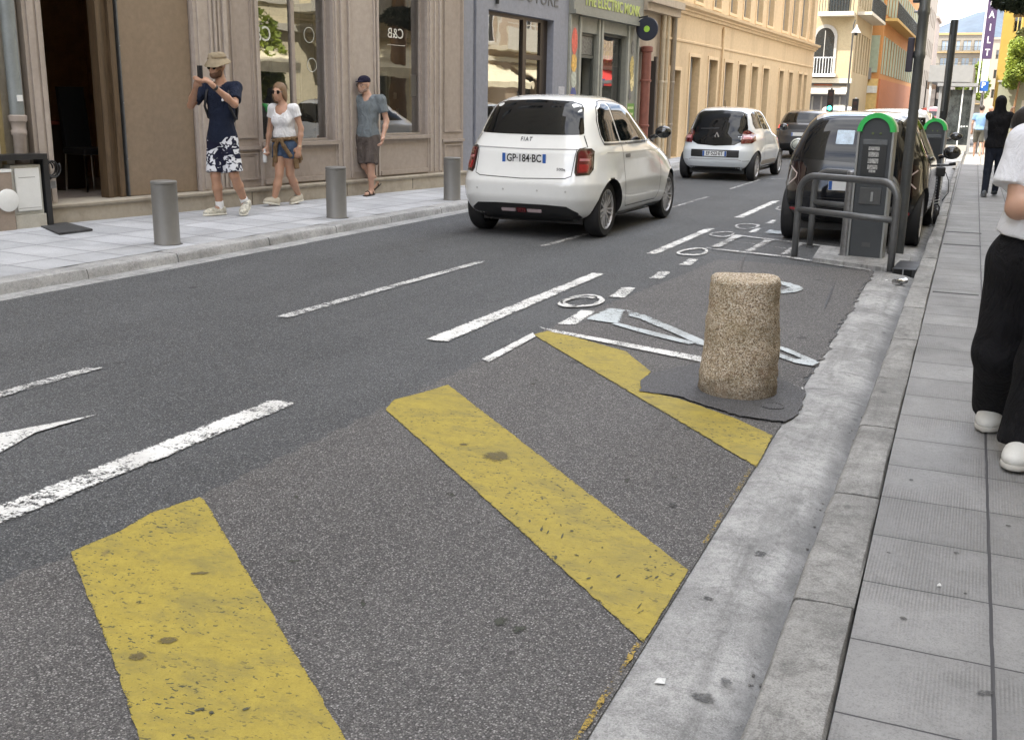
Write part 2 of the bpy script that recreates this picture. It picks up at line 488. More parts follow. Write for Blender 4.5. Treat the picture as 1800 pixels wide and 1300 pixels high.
def glass(name, tint=(0.75, 0.8, 0.8), ior=1.9, rough=0.0, dirt=0.04):
    """thin pane: partly mirror (Fresnel), partly see-through"""
    n = NT(name)
    fr = n.t.nodes.new('ShaderNodeFresnel'); fr.inputs[0].default_value = ior
    tr = n.t.nodes.new('ShaderNodeBsdfTransparent'); tr.inputs[0].default_value = (*tint, 1)
    gl = n.t.nodes.new('ShaderNodeBsdfGlossy'); gl.inputs['Roughness'].default_value = rough
    wv = n.bump(n.noise(n.vec(), 1.6, 2), 0.06, 0.02)
    n.L(wv, gl.inputs['Normal'])
    df = n.t.nodes.new('ShaderNodeBsdfDiffuse'); df.inputs[0].default_value = (0.5, 0.5, 0.47, 1)
    m1 = n.t.nodes.new('ShaderNodeMixShader'); m2 = n.t.nodes.new('ShaderNodeMixShader')
    n.L(fr.outputs[0], m1.inputs[0]); n.L(tr.outputs[0], m1.inputs[1]); n.L(gl.outputs[0], m1.inputs[2])
    n.put(m2.inputs[0], n.m('MULTIPLY', n.noise(n.vec(), 5, 5), dirt))
    n.L(m1.outputs[0], m2.inputs[1]); n.L(df.outputs[0], m2.inputs[2])
    return n.done(m2.outputs[0])

def carpaint(name, col, rough=0.25, metal=0.0, coat=1.0):
    n = NT(name)
    v = n.vec()
    d = n.noise(v, 3, 6, 0.7)
    c = n.mix(n.m('MULTIPLY', n.ramp(d, [(0.45, 0.0), (0.8, 1.0)]), 0.12), col, (0.2, 0.18, 0.15))
    return n.done(n.bsdf(c, rough, metal, n.bump(n.noise(v, 2.5, 2), 0.04, 0.02), 0.5, coat=coat))

def granite(name):
    n = NT(name)
    v = n.vec((1, 1, 1), 'World')
    cell = n.voro(v, 210, 'F1', 'Color')
    cs = n.t.nodes.new('ShaderNodeSeparateColor'); n.L(cell, cs.inputs[0])
    c = n.ramp(cs.outputs[0], [(0.0, (0.12, 0.085, 0.06)), (0.22, (0.30, 0.225, 0.15)), (0.5, (0.48, 0.385, 0.275)), (0.75, (0.62, 0.53, 0.41)), (0.95, (0.74, 0.69, 0.60))])
    big = n.noise(v, 7, 5, 0.65)
    c = n.mix(n.m('MULTIPLY', n.ramp(big, [(0.42, 0.0), (0.7, 1.0)]), 0.32), c, (0.24, 0.20, 0.10))
    red = n.noise(n.vec((1, 1, 1), 'World', (3, 2, 1)), 4, 4)
    c = n.mix(n.m('MULTIPLY', n.ramp(red, [(0.55, 0.0), (0.7, 1.0)]), 0.45), c, (0.36, 0.19, 0.12))
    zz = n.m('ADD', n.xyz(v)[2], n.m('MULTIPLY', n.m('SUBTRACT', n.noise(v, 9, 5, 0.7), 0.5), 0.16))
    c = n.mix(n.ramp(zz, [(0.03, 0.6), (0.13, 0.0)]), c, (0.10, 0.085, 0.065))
    pitn = n.noise(v, 26, 4, 0.7)
    c = n.mix(n.ramp(pitn, [(0.60, 0.0), (0.70, 0.6)]), c, (0.12, 0.095, 0.07))
    h = n.m('ADD', n.m('MULTIPLY', cs.outputs[1], 0.6), n.m('MULTIPLY', n.noise(v, 60, 5, 0.7), 0.8))
    return n.done(n.bsdf(c, 0.85, 0, n.bump(h, 0.9, 0.006), 0.3))

ASPH = asphalt('road_asphalt', (0.034, 0.036, 0.039), (0.120, 0.124, 0.130), (0.40, 0.40, 0.40), 0.74, 140)
ASPH2 = asphalt('old_asphalt', (0.050, 0.048, 0.048), (0.142, 0.137, 0.135), (0.52, 0.50, 0.49), 0.64, 150)
ASPH3 = asphalt('dark_patch', (0.062, 0.062, 0.066), (0.135, 0.134, 0.140), (0.30, 0.30, 0.31), 0.80, 170)
WPAINT = paint('white_road_paint', (0.80, 0.80, 0.78), 0.462, 80)
WPAINT2 = paint('thin_white_paint', (0.62, 0.62, 0.61), 0.48, 75)
WPAINT3 = paint('bluish_white_paint', (0.55, 0.60, 0.62), 0.445, 110)
YPAINT = paint('yellow_road_paint', (0.41, 0.32, 0.056), 0.32, 120, (0.24, 0.205, 0.06), stain=1)
YWORN = paint('worn_yellow_edge', (0.42, 0.29, 0.06), 0.475, 90, (0.2, 0.16, 0.06))
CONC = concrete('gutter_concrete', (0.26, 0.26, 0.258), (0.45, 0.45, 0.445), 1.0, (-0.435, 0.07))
KERB = concrete('kerb_granite', (0.195, 0.192, 0.184), (0.355, 0.35, 0.336), 1.0)
KERBL = concrete('left_kerb_stone', (0.30, 0.30, 0.295), (0.44, 0.435, 0.43), 0.5)
SLABR = slabs('right_slabs', (0.235, 0.234, 0.232), (0.345, 0.342, 0.338), 0.19, 0.355, 2.235, 0.368, 0.0032, 0.0048, True, 0.0085)
SLABL = slabs('left_slabs', (0.42, 0.43, 0.45), (0.56, 0.57, 0.59), -7.30, 0.69, 7.03, 0.455, 0.006, 0.006, False, -0.03, (0.16, 0.16, 0.17))
GRAN = granite('worn_granite')
TAUPE = weathered('taupe_paint', (0.335, 0.285, 0.247), (0.16, 0.12, 0.10), 0.6, 0.6)
TAUPE2 = weathered('taupe_paint_light', (0.395, 0.342, 0.302), (0.22, 0.18, 0.155), 0.4, 0.55)
TANP = weathered('tan_board', (0.235, 0.178, 0.125), (0.15, 0.105, 0.07), 0.4, 0.6)
STONEL = weathered('pale_stone', (0.42, 0.38, 0.31), (0.12, 0.10, 0.06), 0.75, 0.9, 2.0)
STEP = weathered('step_stone', (0.36, 0.32, 0.26), (0.16, 0.13, 0.10), 0.6, 0.85, 2.5, (1, 1, 1))
GREYB = weathered('blue_grey_render', (0.235, 0.245, 0.285), (0.15, 0.155, 0.17), 0.3, 0.7)
GREYG = weathered('green_grey_paint', (0.225, 0.225, 0.195), (0.12, 0.12, 0.10), 0.35, 0.6)
PINKST = weathered('old_beige_render', (0.40, 0.33, 0.25), (0.14, 0.11, 0.08), 0.7, 0.85)
YELW = weathered('ochre_render', (0.58, 0.435, 0.265), (0.32, 0.22, 0.13), 0.65, 0.85, 0.8)
YELT = weathered('ochre_trim', (0.66, 0.50, 0.31), (0.36, 0.27, 0.17), 0.4, 0.85, 0.9)
CREAM = weathered('cream_render', (0.44, 0.36, 0.225), (0.29, 0.225, 0.135), 0.6, 0.85, 0.6)
ORANGE = weathered('orange_render', (0.52, 0.25, 0.085), (0.38, 0.16, 0.05), 0.5, 0.85, 0.5)
PALE = weathered('pale_beige_render', (0.30, 0.25, 0.20), (0.2, 0.16, 0.12), 0.5, 0.85, 0.3)
WHITER = weathered('white_render', (0.42, 0.40, 0.36), (0.28, 0.25, 0.2), 0.3, 0.8, 0.4)
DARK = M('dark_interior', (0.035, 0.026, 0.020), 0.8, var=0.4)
BROWNW = M('brown_interior_wall', (0.34, 0.19, 0.09), 0.8, var=0.3)
BLACKM = M('black_metal', (0.02, 0.02, 0.022), 0.4, 0.0, var=0.2)
STEEL = M('painted_steel_grey', (0.125, 0.128, 0.13), 0.38, 0.35, var=0.18, scale=9)
STEEL2 = M('bare_steel', (0.26, 0.26, 0.265), 0.38, 0.75, var=0.25, scale=14)
POST = M('taupe_grey_post', (0.175, 0.17, 0.16), 0.5, 0.2, var=0.1, scale=3)
WHITEP = M('white_plastic', (0.72, 0.73, 0.72), 0.45, var=0.06)
PAPER = M('paper', (0.75, 0.76, 0.76), 0.7, var=0.05)
GLASSW = glass('shop_glass', ior=4.3)
GLASSD = glass('door_glass', (0.35, 0.38, 0.36), 1.9)
JAMBW = M('dark_jamb_wood', (0.085, 0.055, 0.03), 0.5, var=0.5, scale=4, stretch=(8, 8, 0.7))
WOOD = M('varnished_wood', (0.21, 0.115, 0.05), 0.45, var=0.45, scale=4, stretch=(8, 8, 0.7))
RUBBER = M('tyre_rubber', (0.012, 0.012, 0.013), 0.75, var=0.3)
CARGLASS = M('tinted_car_glass', (0.004, 0.005, 0.006), 0.03, var=0.1, bump=0.0, spec=0.4)
WINDK = M('window_glass_dark', (0.02, 0.025, 0.028), 0.05, var=0.3, bump=0.02, bscale=2, spec=0.9)
BLKPL = M('black_plastic', (0.014, 0.014, 0.015), 0.45, var=0.2)
CHROME = M('chrome', (0.7, 0.7, 0.7), 0.12, 1.0, var=0.05, bump=0)
ALLOY = M('alloy_wheel', (0.50, 0.50, 0.52), 0.35, 0.35, var=0.15)
REDL = M('red_lamp_lens', (0.10, 0.004, 0.007), 0.08, var=0.35, scale=14, bump=0.1, bscale=80, coat=1.0)
REDL2 = M('bright_red_lens', (0.26, 0.008, 0.012), 0.1, var=0.3, scale=20, coat=1.0)
CLEARL = M('clear_lens', (0.55, 0.45, 0.45), 0.1, var=0.2, coat=1.0)
SHUT = weathered('grey_shutter', (0.235, 0.225, 0.205), (0.12, 0.11, 0.10), 0.4, 0.7)
GREENSH = M('pale_green_shutter', (0.36, 0.42, 0.30), 0.6, var=0.15)
IRON = M('wrought_iron', (0.03, 0.035, 0.035), 0.5, var=0.2)
# ---------------------------------------------------------------- ground, road, pavements
def lerp_tab(tab, y):
    if y <= tab[0][0]: return tab[0][1]
    for (a, b), (c, d) in zip(tab, tab[1:]):
        if y <= c: return b + (d - b) * (y - a) / (c - a)
    return tab[-1][1]
KR = [(-12, -0.325), (2, -0.335), (4, -0.345), (9, -0.385), (16, -0.43), (27, -0.50), (48, -0.62)]   # right kerb, front top edge
KI = [(-12, -0.13), (2, -0.16), (4.2, -0.195), (9.4, -0.245), (17, -0.33), (25, -0.42), (48, -0.55)]  # its inner edge
GA = [(-12, -0.66), (2, -0.69), (4, -0.705), (10, -0.77), (27, -0.86), (48, -0.98)]                   # gutter / asphalt
KL = [(-12, -6.72), (3, -6.62), (7, -6.5), (12, -6.42), (26, -6.40), (46, -6.3)]                      # left kerb top edge
ZR = 0.13
mb = MB()
mb.add([(-3000, -3000, -0.04), (3000, -3000, -0.04), (3000, 3000, -0.04), (-3000, 3000, -0.04)], [(0, 1, 2, 3)])
GROUNDM = concrete('far_ground_stone', (0.36, 0.34, 0.31), (0.46, 0.44, 0.40), 0.3)
tag(mb.build('ground', GROUNDM), kind='structure')

def strip(tabs, zs, y0, y1, n, mats, name, jit=0.0, jcol=(), parent=None):
    """sheet made of columns running along y; tabs = functions x(y)"""
    vs, fs = [], []
    m = len(tabs)
    r = random.Random(3)
    for i in range(n + 1):
        y = y0 + (y1 - y0) * i / n
        for j, t in enumerate(tabs):
            x = t(y)
            z = zs[j](y) if callable(zs[j]) else zs[j]
            if j in jcol: x += (r.random() - 0.5) * jit
            vs.append((x, y, z))
    for i in range(n):
        for j in range(m - 1):
            fs.append((i * m + j, i * m + j + 1, (i + 1) * m + j + 1, (i + 1) * m + j))
    o = MB().add(vs, fs).build(name, mats, parent, smooth=True)
    return o
T = lambda tab, d=0.0: (lambda y: lerp_tab(tab, y) + d)
C = lambda x: (lambda y: x)
road = strip([T(KL, 0.26), C(-4), C(-2), T(GA)], [0.004, 0.0, 0.0, 0.0], -12, 46.4, 60, ASPH, 'road')
tag(road, kind='structure')
xr = strip([C(-60), C(60)], [-0.004, -0.004], 46.4, 57, 4, ASPH, 'cross_street'); tag(xr, kind='structure')
fr = strip([C(-6.2), C(-1.1)], [-0.003, -0.003], 57, 260, 10, ASPH, 'far_road'); tag(fr, kind='structure')
# older, coarser asphalt of the parking strip: ragged seam to the lane
rr = random.Random(5)
SEAM = [(-12, -2.62), (2.09, -2.585), (2.34, -2.55), (2.9, -2.52), (4.35, -2.50), (5.3, -2.49), (6.1, -2.48), (7.2, -2.42), (8.7, -2.28), (10.6, -2.16), (11.0, -2.1)]
old = strip([lambda y: lerp_tab(SEAM, y) + 0.012 * math.sin(y * 31) + 0.010 * math.sin(y * 83), C(-1.6), lambda y: lerp_tab(GA, y) + (0.016 * math.sin(y * 23 + 2.5 * math.sin(y * 5.1)) + 0.013 * math.sin(y * 57 + 3 * math.sin(y * 7.3)) + 0.012 * math.sin(y * 4.1)) * min(1, max(0, (y - 4.6) / 1.5))],
            [0.004, 0.004, 0.004], -12, 10.02, 620, ASPH2, 'parking_strip')
tag(old, kind='structure')
# gutter on the right with its smooth dip, then the kerb stones
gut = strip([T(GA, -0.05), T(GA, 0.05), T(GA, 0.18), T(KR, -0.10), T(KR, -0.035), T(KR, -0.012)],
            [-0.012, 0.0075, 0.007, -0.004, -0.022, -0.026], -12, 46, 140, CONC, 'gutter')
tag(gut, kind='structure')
def kerb_stones(name, front, inner, y0, y1, step, z, mat, lean=0.02, h=-0.05, seed=1):
    r = random.Random(seed)
    mb = MB()
    y = y0
    while y < y1:
        L = step * (0.85 + 0.3 * r.random())
        n = 6
        dz = (r.random() - 0.5) * 0.006; dx = (r.random() - 0.5) * 0.008
        vs, fs = [], []
        g = 0.007
        for i in range(n + 1):
            t = y + g + (L - 2 * g) * i / n
            e = 0.006 if i in (0, n) else 0.0
            w = lambda: (r.random() - 0.5) * 0.007
            f, k = front(t) + dx, inner(t)
            s = 1 if k > f else -1
            ring = [(f - s * lean, h), (f - s * 0.006, z * 0.55), (f + w() + s * 0.000, z - 0.016 - e), (f + s * 0.006 + w(), z - 0.005 - e), (f + s * 0.018, z - 0.001 - e), ((f + k) / 2, z + 0.001 + dz - e), (k - s * (0.008 + abs(w())), z + dz - e), (k - s * 0.003 + w() * .5, z - 0.008), (k, h)]
            vs += [(p[0], t, p[1]) for p in ring]
        m = 9
        for i in range(n):
            for j in range(m - 1):
                q = (i * m + j, i * m + j + 1, (i + 1) * m + j + 1, (i + 1) * m + j)
                fs.append(q if s < 0 else q)
        fs.append(tuple(range(m))); fs.append(tuple(reversed(range(n * m, n * m + m))))
        mb.add(vs, fs)
        y += L
    o = mb.build(name, mat, smooth=True, fix=True)
    tag(o, kind='structure')
    return o
kerb_stones('kerb', T(KR), T(KI), -12, 46, 1.0, ZR, KERB, 0.012)
pav = strip([T(KI, 0.003), C(0.2), C(5.2)], [ZR - 0.003, ZR - 0.003, ZR], -14, 28.3, 60, SLABR, 'pavement'); tag(pav, kind='structure')
PAVF = slabs('square_slabs', (0.36, 0.335, 0.29), (0.44, 0.41, 0.35), 0, 0.8, 0, 0.6, 0.008, 0.008, False)
pl = strip([C(-0.62), C(5.2)], [0.02, 0.02], 28.3, 46, 6, PAVF, 'square'); tag(pl, kind='structure')
kp = MB().box(-0.45, 5.2, 28.3, 28.42, -0.03, 0.05).build('kerb', KERB); tag(kp, kind='structure')
for y, w_ in ((11.35, 0.07), (12.55, 0.05), (8.3, 0.03)):
    tag(MB().box(lerp_tab(KI, y) + 0.02, 0.10, y, y + w_, 0.11, 0.1305).build('pavement_joint', M('bitumen_joint', (0.07, 0.07, 0.072), 0.8)), kind='structure')
# left side: gutter, kerb, sloped pavement
gl = strip([T(KL, 0.02), T(KL, 0.10), lambda y: lerp_tab(KL, y) + 0.23 + 0.02 * math.sin(y * 3.1) + 0.01 * math.sin(y * 11), T(KL, 0.30)], [-0.004, 0.006, 0.009, -0.004], -12, 46, 140, CONC, 'gutter'); tag(gl, kind='structure')
kerb_stones('kerb', T(KL, 0.03), T(KL, -0.20), -12, 46, 1.15, 0.085, KERBL, 0.02, seed=4)
pvl = strip([C(-14), C(-8.85), T(KL, -0.205)], [0.13, 0.13, 0.082], -12, 46, 60, SLABL, 'pavement'); tag(pvl, kind='structure')
def zl(x): return 0.082 + (0.13 - 0.082) * max(0, min(1, (-6.7 - x) / 2.15))

# ---------------------------------------------------------------- painted markings (parts of the road)
def marking(name, pts, mat, z=0.009, jit=0.0025, sub=0.03, parent=None, rim=1.0):
    r = random.Random(len(pts) * 17 + int(abs(pts[0][0]) * 100))
    out = []
    for (a, b) in zip(pts, pts[1:] + pts[:1]):
        d = math.dist(a, b); k = max(1, int(d / sub))
        for i in range(k):
            t = i / k
            j = jit * (0 if i == 0 else 1)
            out.append(((a[0] + (b[0] - a[0]) * t) + (r.random() - .5) * j * 2, (a[1] + (b[1] - a[1]) * t) + (r.random() - .5) * j * 2))
    V = [Vector(p) for p in out]
    nb = len(V)
    def inside(x, y):
        c = False
        for i in range(nb):
            a, b = V[i], V[i - 1]
            if (a.y > y) != (b.y > y) and x < (b.x - a.x) * (y - a.y) / (b.y - a.y) + a.x: c = not c
        return c
    A = np.array([(p.x, p.y) for p in V])
    G = []
    stp = 0.022 if max(A[:, 1]) < 9.2 else 0.05
    for gx in np.arange(A[:, 0].min(), A[:, 0].max(), stp):
        for gy in np.arange(A[:, 1].min(), A[:, 1].max(), stp * 2):
            if inside(gx, gy):
                d = math.sqrt(((A - (gx, gy)) ** 2).sum(1).min())
                if 0.016 < d < 0.07 or (d >= 0.07 and r.random() < 0.2): G.append(Vector((gx, gy)))
    res = delaunay_2d_cdt(V + G, [], [list(range(nb))], 1, 1e-5)
    mb = MB().add([(p[0], p[1], z) for p in res[0]], [tuple(f) for f in res[2]])
    o = mb.build(name, mat, parent or road)
    ar_ = abs(sum(p[0] * q[1] - q[0] * p[1] for p, q in zip(pts, pts[1:] + pts[:1]))) / 2
    wd_ = 2 * ar_ / sum(math.dist(p, q) for p, q in zip(pts, pts[1:] + pts[:1]))
    rw_ = min(0.035, 0.22 * wd_)
    at_ = o.data.attributes.new('rim', 'FLOAT', 'POINT')
    for i, p in enumerate(res[0]):
        d = math.sqrt(((A - (p[0], p[1])) ** 2).sum(1).min())
        at_.data[i].value = max(0.0, 1 - d / rw_) * (1.0 if wd_ > 0.09 else 0.45) * rim
    # face up
    me = o.data
    if me.polygons and me.polygons[0].normal.z < 0: me.flip_normals()
    return o
for q in ([(-3.14, 1.2), (-3.065, 4.1), (-2.90, 4.11), (-2.975, 1.2)],
          [(-3.03, 5.6), (-2.99, 8.61), (-2.86, 8.64), (-2.865, 5.63)],
          [(-2.94, 9.96), (-2.92, 12.49), (-2.78, 12.52), (-2.80, 10.03)],
          [(-2.90, 13.84), (-2.90, 16.66), (-2.76, 16.85), (-2.75, 13.93)],
          [(-2.90, 18.2), (-2.90, 21.0), (-2.76, 21.0), (-2.76, 18.2)]):
    marking('lane_dash', q, WPAINT)
for q in ([(-4.36, 2.6), (-4.33, 4.16), (-4.225, 4.22), (-4.25, 2.6)],
          [(-4.25, 5.76), (-4.14, 8.74), (-4.06, 8.80), (-4.15, 5.78)],
          [(-4.05, 10.01), (-4.01, 11.2), (-3.93, 11.2), (-3.97, 10.0)],
          [(-4.00, 14.78), (-3.98, 16.87), (-3.88, 16.87), (-3.90, 14.77)],
          [(-4.01, 18.59), (-4.01, 21.3), (-3.9, 21.3), (-3.90, 18.54)],
          [(-4.01, 26), (-4.01, 29), (-3.9, 29), (-3.90, 26)]):
    marking('thin_lane_dash', q, WPAINT2)
marking('arrow_marking', [(-3.85, 2.0), (-3.78, 3.12), (-3.62, 3.52), (-3.655, 3.2), (-3.57, 2.94), (-3.6, 2.0)], WPAINT, rim=0.0)
marking('yellow_stripe', [(-2.56, 2.33), (-2.54, 2.52), (-2.56, 2.7), (-2.51, 2.9), (-2.47, 2.88), (-1.67, 2.22), (-1.2, 1.83), (-0.9, 1.5), (-1.1, 1.1), (-1.63, 1.63), (-1.95, 1.88)], YPAINT)
marking('yellow_stripe', [(-2.47, 4.19), (-2.52, 4.36), (-2.47, 4.5), (-2.41, 4.73), (-0.705, 3.07), (-0.70, 2.56), (-1.79, 3.57)], YPAINT)
marking('yellow_stripe', [(-2.48, 6.06), (-2.44, 6.24), (-1.81, 5.89), (-1.54, 5.49), (-1.47, 5.07), (-1.27, 5.03), (-0.94, 4.82), (-0.715, 4.62), (-0.70, 4.16), (-1.33, 4.83)], YPAINT)
marking('yellow_edge_line', [(-0.705, -1), (-0.718, 2.55), (-0.703, 2.55), (-0.688, -1)], YWORN, 0.0105, 0.003)
marking('yellow_edge_line', [(-0.716, 3.3), (-0.724, 4.12), (-0.708, 4.12), (-0.702, 3.3)], YWORN, 0.0105, 0.003)
marking('white_bar', [(-2.53, 6.28), (-1.38, 5.96), (-0.72, 5.52), (-0.70, 5.44), (-1.36, 5.83), (-2.42, 6.18)], WPAINT, 0.013)
marking('bay_line', [(-2.50, 6.1), (-2.49, 5.31), (-2.42, 5.26), (-2.44, 6.0)], WPAINT, 0.013)
for q in ([(-2.54, 8.04), (-2.41, 8.08), (-2.35, 7.57), (-2.49, 7.56)], [(-2.50, 8.99), (-2.38, 9.02), (-2.34, 8.56), (-2.47, 8.55)],
          [(-2.45, 9.88), (-2.36, 9.89), (-2.33, 9.46), (-2.44, 9.46)], [(-2.50, 6.98), (-2.38, 7.0), (-2.34, 6.48), (-2.47, 6.42)],
          [(-2.40, 12.9), (-2.30, 12.9), (-2.28, 12.3), (-2.40, 12.3)], [(-2.40, 13.9), (-2.3, 13.9), (-2.28, 13.35), (-2.4, 13.35)], [(-2.4, 15.1), (-2.3, 15.1), (-2.28, 14.5), (-2.4, 14.5)]):
    marking('bay_dash', q, WPAINT)
def ring(cx, cy, rx, ry, w, mat, a0=0, a1=360, seed=1, name='ring_marking', z=0.0125):
    r = random.Random(seed)
    n = 46
    pi, po = [], []
    for i in range(n + 1):
        a = R(a0 + (a1 - a0) * i / n)
        k = 1 + 0.07 * math.sin(3 * a + seed) + 0.05 * (r.random() - .5)
        ww = w * (0.75 + 0.5 * r.random() + 0.3 * math.sin(2 * a + seed))
        po.append((cx + rx * k * math.cos(a), cy + ry * k * math.sin(a)))
        pi.append((cx + (rx * k - ww) * math.cos(a), cy + (ry * k - ww * ry / rx) * math.sin(a)))
    mb = MB()
    vs = [(p[0], p[1], z) for p in po] + [(p[0], p[1], z) for p in pi]
    m = n + 1
    mb.add(vs, [(i, i + 1, m + i + 1, m + i) for i in range(n)])
    return mb.build(name, mat, road)
ring(-2.60, 7.30, 0.15, 0.28, 0.035, WPAINT, seed=2)
ring(-2.62, 7.27, 0.12, 0.22, 0.022, WPAINT, 60, 300, seed=5)
ring(-2.53, 10.37, 0.14, 0.30, 0.035, WPAINT, seed=3)
ring(-2.60, 11.98, 0.13, 0.28, 0.03, WPAINT2, 60, 400, seed=4)
ring(-2.52, 12.95, 0.14, 0.32, 0.03, WPAINT2, seed=6)
ring(-2.5, 15.6, 0.14, 0.36, 0.03, WPAINT2, seed=7)
ring(-1.56, 8.62, 0.34, 0.40, 0.085, WPAINT3, -60, 130, seed=8, name='bicycle_symbol')
marking('bicycle_symbol', [(-2.34, 7.14), (-2.2, 7.12), (-2.09, 6.62), (-2.36, 6.66)], WPAINT3, 0.0125)
marking('bicycle_symbol', [(-2.2, 7.12), (-2.02, 7.0), (-1.48, 6.42), (-1.38, 6.24), (-1.46, 6.25), (-1.62, 6.44), (-2.02, 6.86), (-2.12, 6.92)], WPAINT3, 0.0128)
marking('bicycle_symbol', [(-2.12, 6.66), (-1.75, 6.46), (-1.48, 6.30), (-1.52, 6.24), (-1.80, 6.38), (-2.14, 6.60)], WPAINT3, 0.0128)
marking('bicycle_symbol', [(-1.05, 6.5), (-0.95, 6.42), (-0.72, 6.14), (-0.745, 6.03), (-0.85, 6.06), (-1.02, 6.22), (-0.99, 6.28), (-0.86, 6.15), (-0.82, 6.18), (-0.98, 6.36)], WPAINT3, 0.0125)
# ladder of bars in front of the stands
marking('bay_line', [(-2.50, 10.76), (-1.6, 10.52), (-0.80, 10.03), (-0.79, 9.95), (-1.62, 10.43), (-2.50, 10.67)], WPAINT2, 0.0125)
marking('bay_line', [(-2.44, 12.02), (-1.40, 11.55), (-1.40, 11.47), (-2.44, 11.93)], WPAINT2, 0.0125)
for x, d in ((-2.49, 0.15), (-2.1, 0.13), (-1.74, 0.12)):
    yb = 10.80 - 0.27 * (x + 2.5); yt = 12.0 - 0.42 * (x + 2.44)
    marking('bay_bar', [(x, yb), (x + 0.02, yt), (x + d, yt - 0.05), (x + d - 0.01, yb - 0.03)], WPAINT2, 0.0135)
marking('bay_line', [(-2.33, 11.42), (-2.1, 11.32), (-2.1, 11.28), (-2.33, 11.38)], WPAINT2, 0.0125)
marking('bay_line', [(-1.95, 11.22), (-1.74, 11.13), (-1.74, 11.09), (-1.95, 11.18)], WPAINT2, 0.0125)
marking('bay_dash', [(-2.22, 12.75), (-2.0, 12.65), (-1.98, 12.3), (-2.22, 12.36)], WPAINT3, 0.0125)
marking('bay_line', [(-4.0, 21.5), (-3.1, 22.6), (-3.05, 22.5), (-3.95, 21.4)], WPAINT2, 0.0125)
# dark repair patch round the stone and tar seams
marking('asphalt_patch', [(-1.47, 5.05), (-1.53, 5.28), (-1.50, 5.5), (-1.38, 5.72), (-1.31, 5.84), (-0.95, 5.72), (-0.73, 5.52), (-0.69, 5.4), (-0.67, 5.19), (-0.67, 4.95), (-0.70, 4.84), (-0.91, 4.84), (-1.10, 4.94), (-1.27, 5.05)], ASPH3, 0.0142, 0.012, 0.03)
TAR = M('tar_seam', (0.025, 0.025, 0.027), 0.5, var=0.3)
marking('tar_seam', [(-1.62, 7.9), (-1.84, 9.2), (-2.06, 10.6), (-2.05, 10.61), (-1.825, 9.2), (-1.605, 7.9)], TAR, 0.0095, 0.006)
marking('tar_seam', [(-1.0, 8.9), (-0.93, 7.9), (-0.92, 7.9), (-0.985, 8.9)], TAR, 0.0095, 0.006)
lid = MB().lathe([(0.055, 0.012), (0.06, 0.018), (0.05, 0.021), (0.046, 0.0165), (0.001, 0.0165)], 28, (-0.80, 5.08, 0), caps=False).build('valve_cover', ASPH3, smooth=True)
tag(lid, 'small round valve cover set in the dark patch beside the stone bollard', 'valve cover')
# oil spots, gum and scuffs lying on paint, gutter and slabs
def stain_mat(name, c, a):
    n = NT(name); v = n.vec((1, 1, 1), 'World')
    at_ = n.t.nodes.new('ShaderNodeAttribute'); at_.attribute_name = 'rim'
    f = n.m('SUBTRACT', n.noise(v, 45, 5, 0.75), n.m('MULTIPLY', at_.outputs['Fac'], 0.30))
    return n.done(n.bsdf(c, 0.7, alpha=n.m('MULTIPLY', n.ramp(f, [(0.30, 0.0), (0.50, 1.0)]), a)))
OLIVE = stain_mat('olive_oil_stain', (0.13, 0.105, 0.045), 0.8)
GUMM = stain_mat('dark_gum', (0.07, 0.07, 0.07), 0.75)
SCUFF = stain_mat('dark_scuff', (0.055, 0.06, 0.045), 0.85)
def spot(cx, cy, rx, ry, mat, z, rot=0.0, name='stain'):
    r = random.Random(int(cx * 997 + cy * 131))
    n = 18; vs = [(cx, cy, z)]; a0 = r.random() * 6
    for k in (0.55, 1.0):
        for i in range(n):
            a = 2 * math.pi * i / n
            q = k * (1 + 0.16 * math.sin(2 * a + a0) + 0.10 * math.sin(5 * a + a0))
            x, y = rx * q * math.cos(a), ry * q * math.sin(a)
            vs.append((cx + x * math.cos(rot) - y * math.sin(rot), cy + x * math.sin(rot) + y * math.cos(rot), z))
    fs = [(0, 1 + i, 1 + (i + 1) % n) for i in range(n)] + [(1 + i, 1 + n + i, 1 + n + (i + 1) % n, 1 + (i + 1) % n) for i in range(n)]
    o = MB().add(vs, fs).build(name, mat, road)
    at_ = o.data.attributes.new('rim', 'FLOAT', 'POINT')
    for i in range(n): at_.data[1 + n + i].value = 1.0
    return o
STAINS = [(-1.71, 3.80, 0.085, 0.06, OLIVE, 0.0115, -0.7), (-1.90, 3.88, 0.03, 0.015, OLIVE, 0.0115), (-1.89, 1.91, 0.035, 0.022, OLIVE, 0.0115), (-1.88, 2.01, 0.035, 0.025, OLIVE, 0.0115),
          (-2.08, 2.38, 0.035, 0.012, OLIVE, 0.0115, 0.5), (-2.11, 2.15, 0.012, 0.009, SCUFF, 0.0115), (-1.58, 1.78, 0.018, 0.007, SCUFF, 0.0115, 0.9), (-1.545, 1.78, 0.010, 0.009, SCUFF, 0.0115), (-1.48, 1.83, 0.016, 0.007, SCUFF, 0.0115, 0.9),
          (-0.48, 2.36, 0.035, 0.03, GUMM, 0.0085), (-0.45, 2.46, 0.02, 0.018, GUMM, 0.0085), (-0.60, 2.9, 0.02, 0.02, GUMM, 0.0095), (-0.52, 3.3, 0.03, 0.03, GUMM, 0.008), (-0.90, 3.6, 0.02, 0.03, GUMM, 0.010),
          (-0.10, 3.92, 0.012, 0.012, GUMM, 0.1305), (-0.05, 2.77, 0.012, 0.010, GUMM, 0.1305), (0.15, 2.46, 0.028, 0.014, GUMM, 0.1305, 0.3), (0.07, 3.29, 0.013, 0.011, GUMM, 0.1305), (0.10, 3.0, 0.008, 0.007, GUMM, 0.1305), (0.22, 3.6, 0.010, 0.009, GUMM, 0.1305), (-0.12, 3.2, 0.008, 0.008, GUMM, 0.1305)]
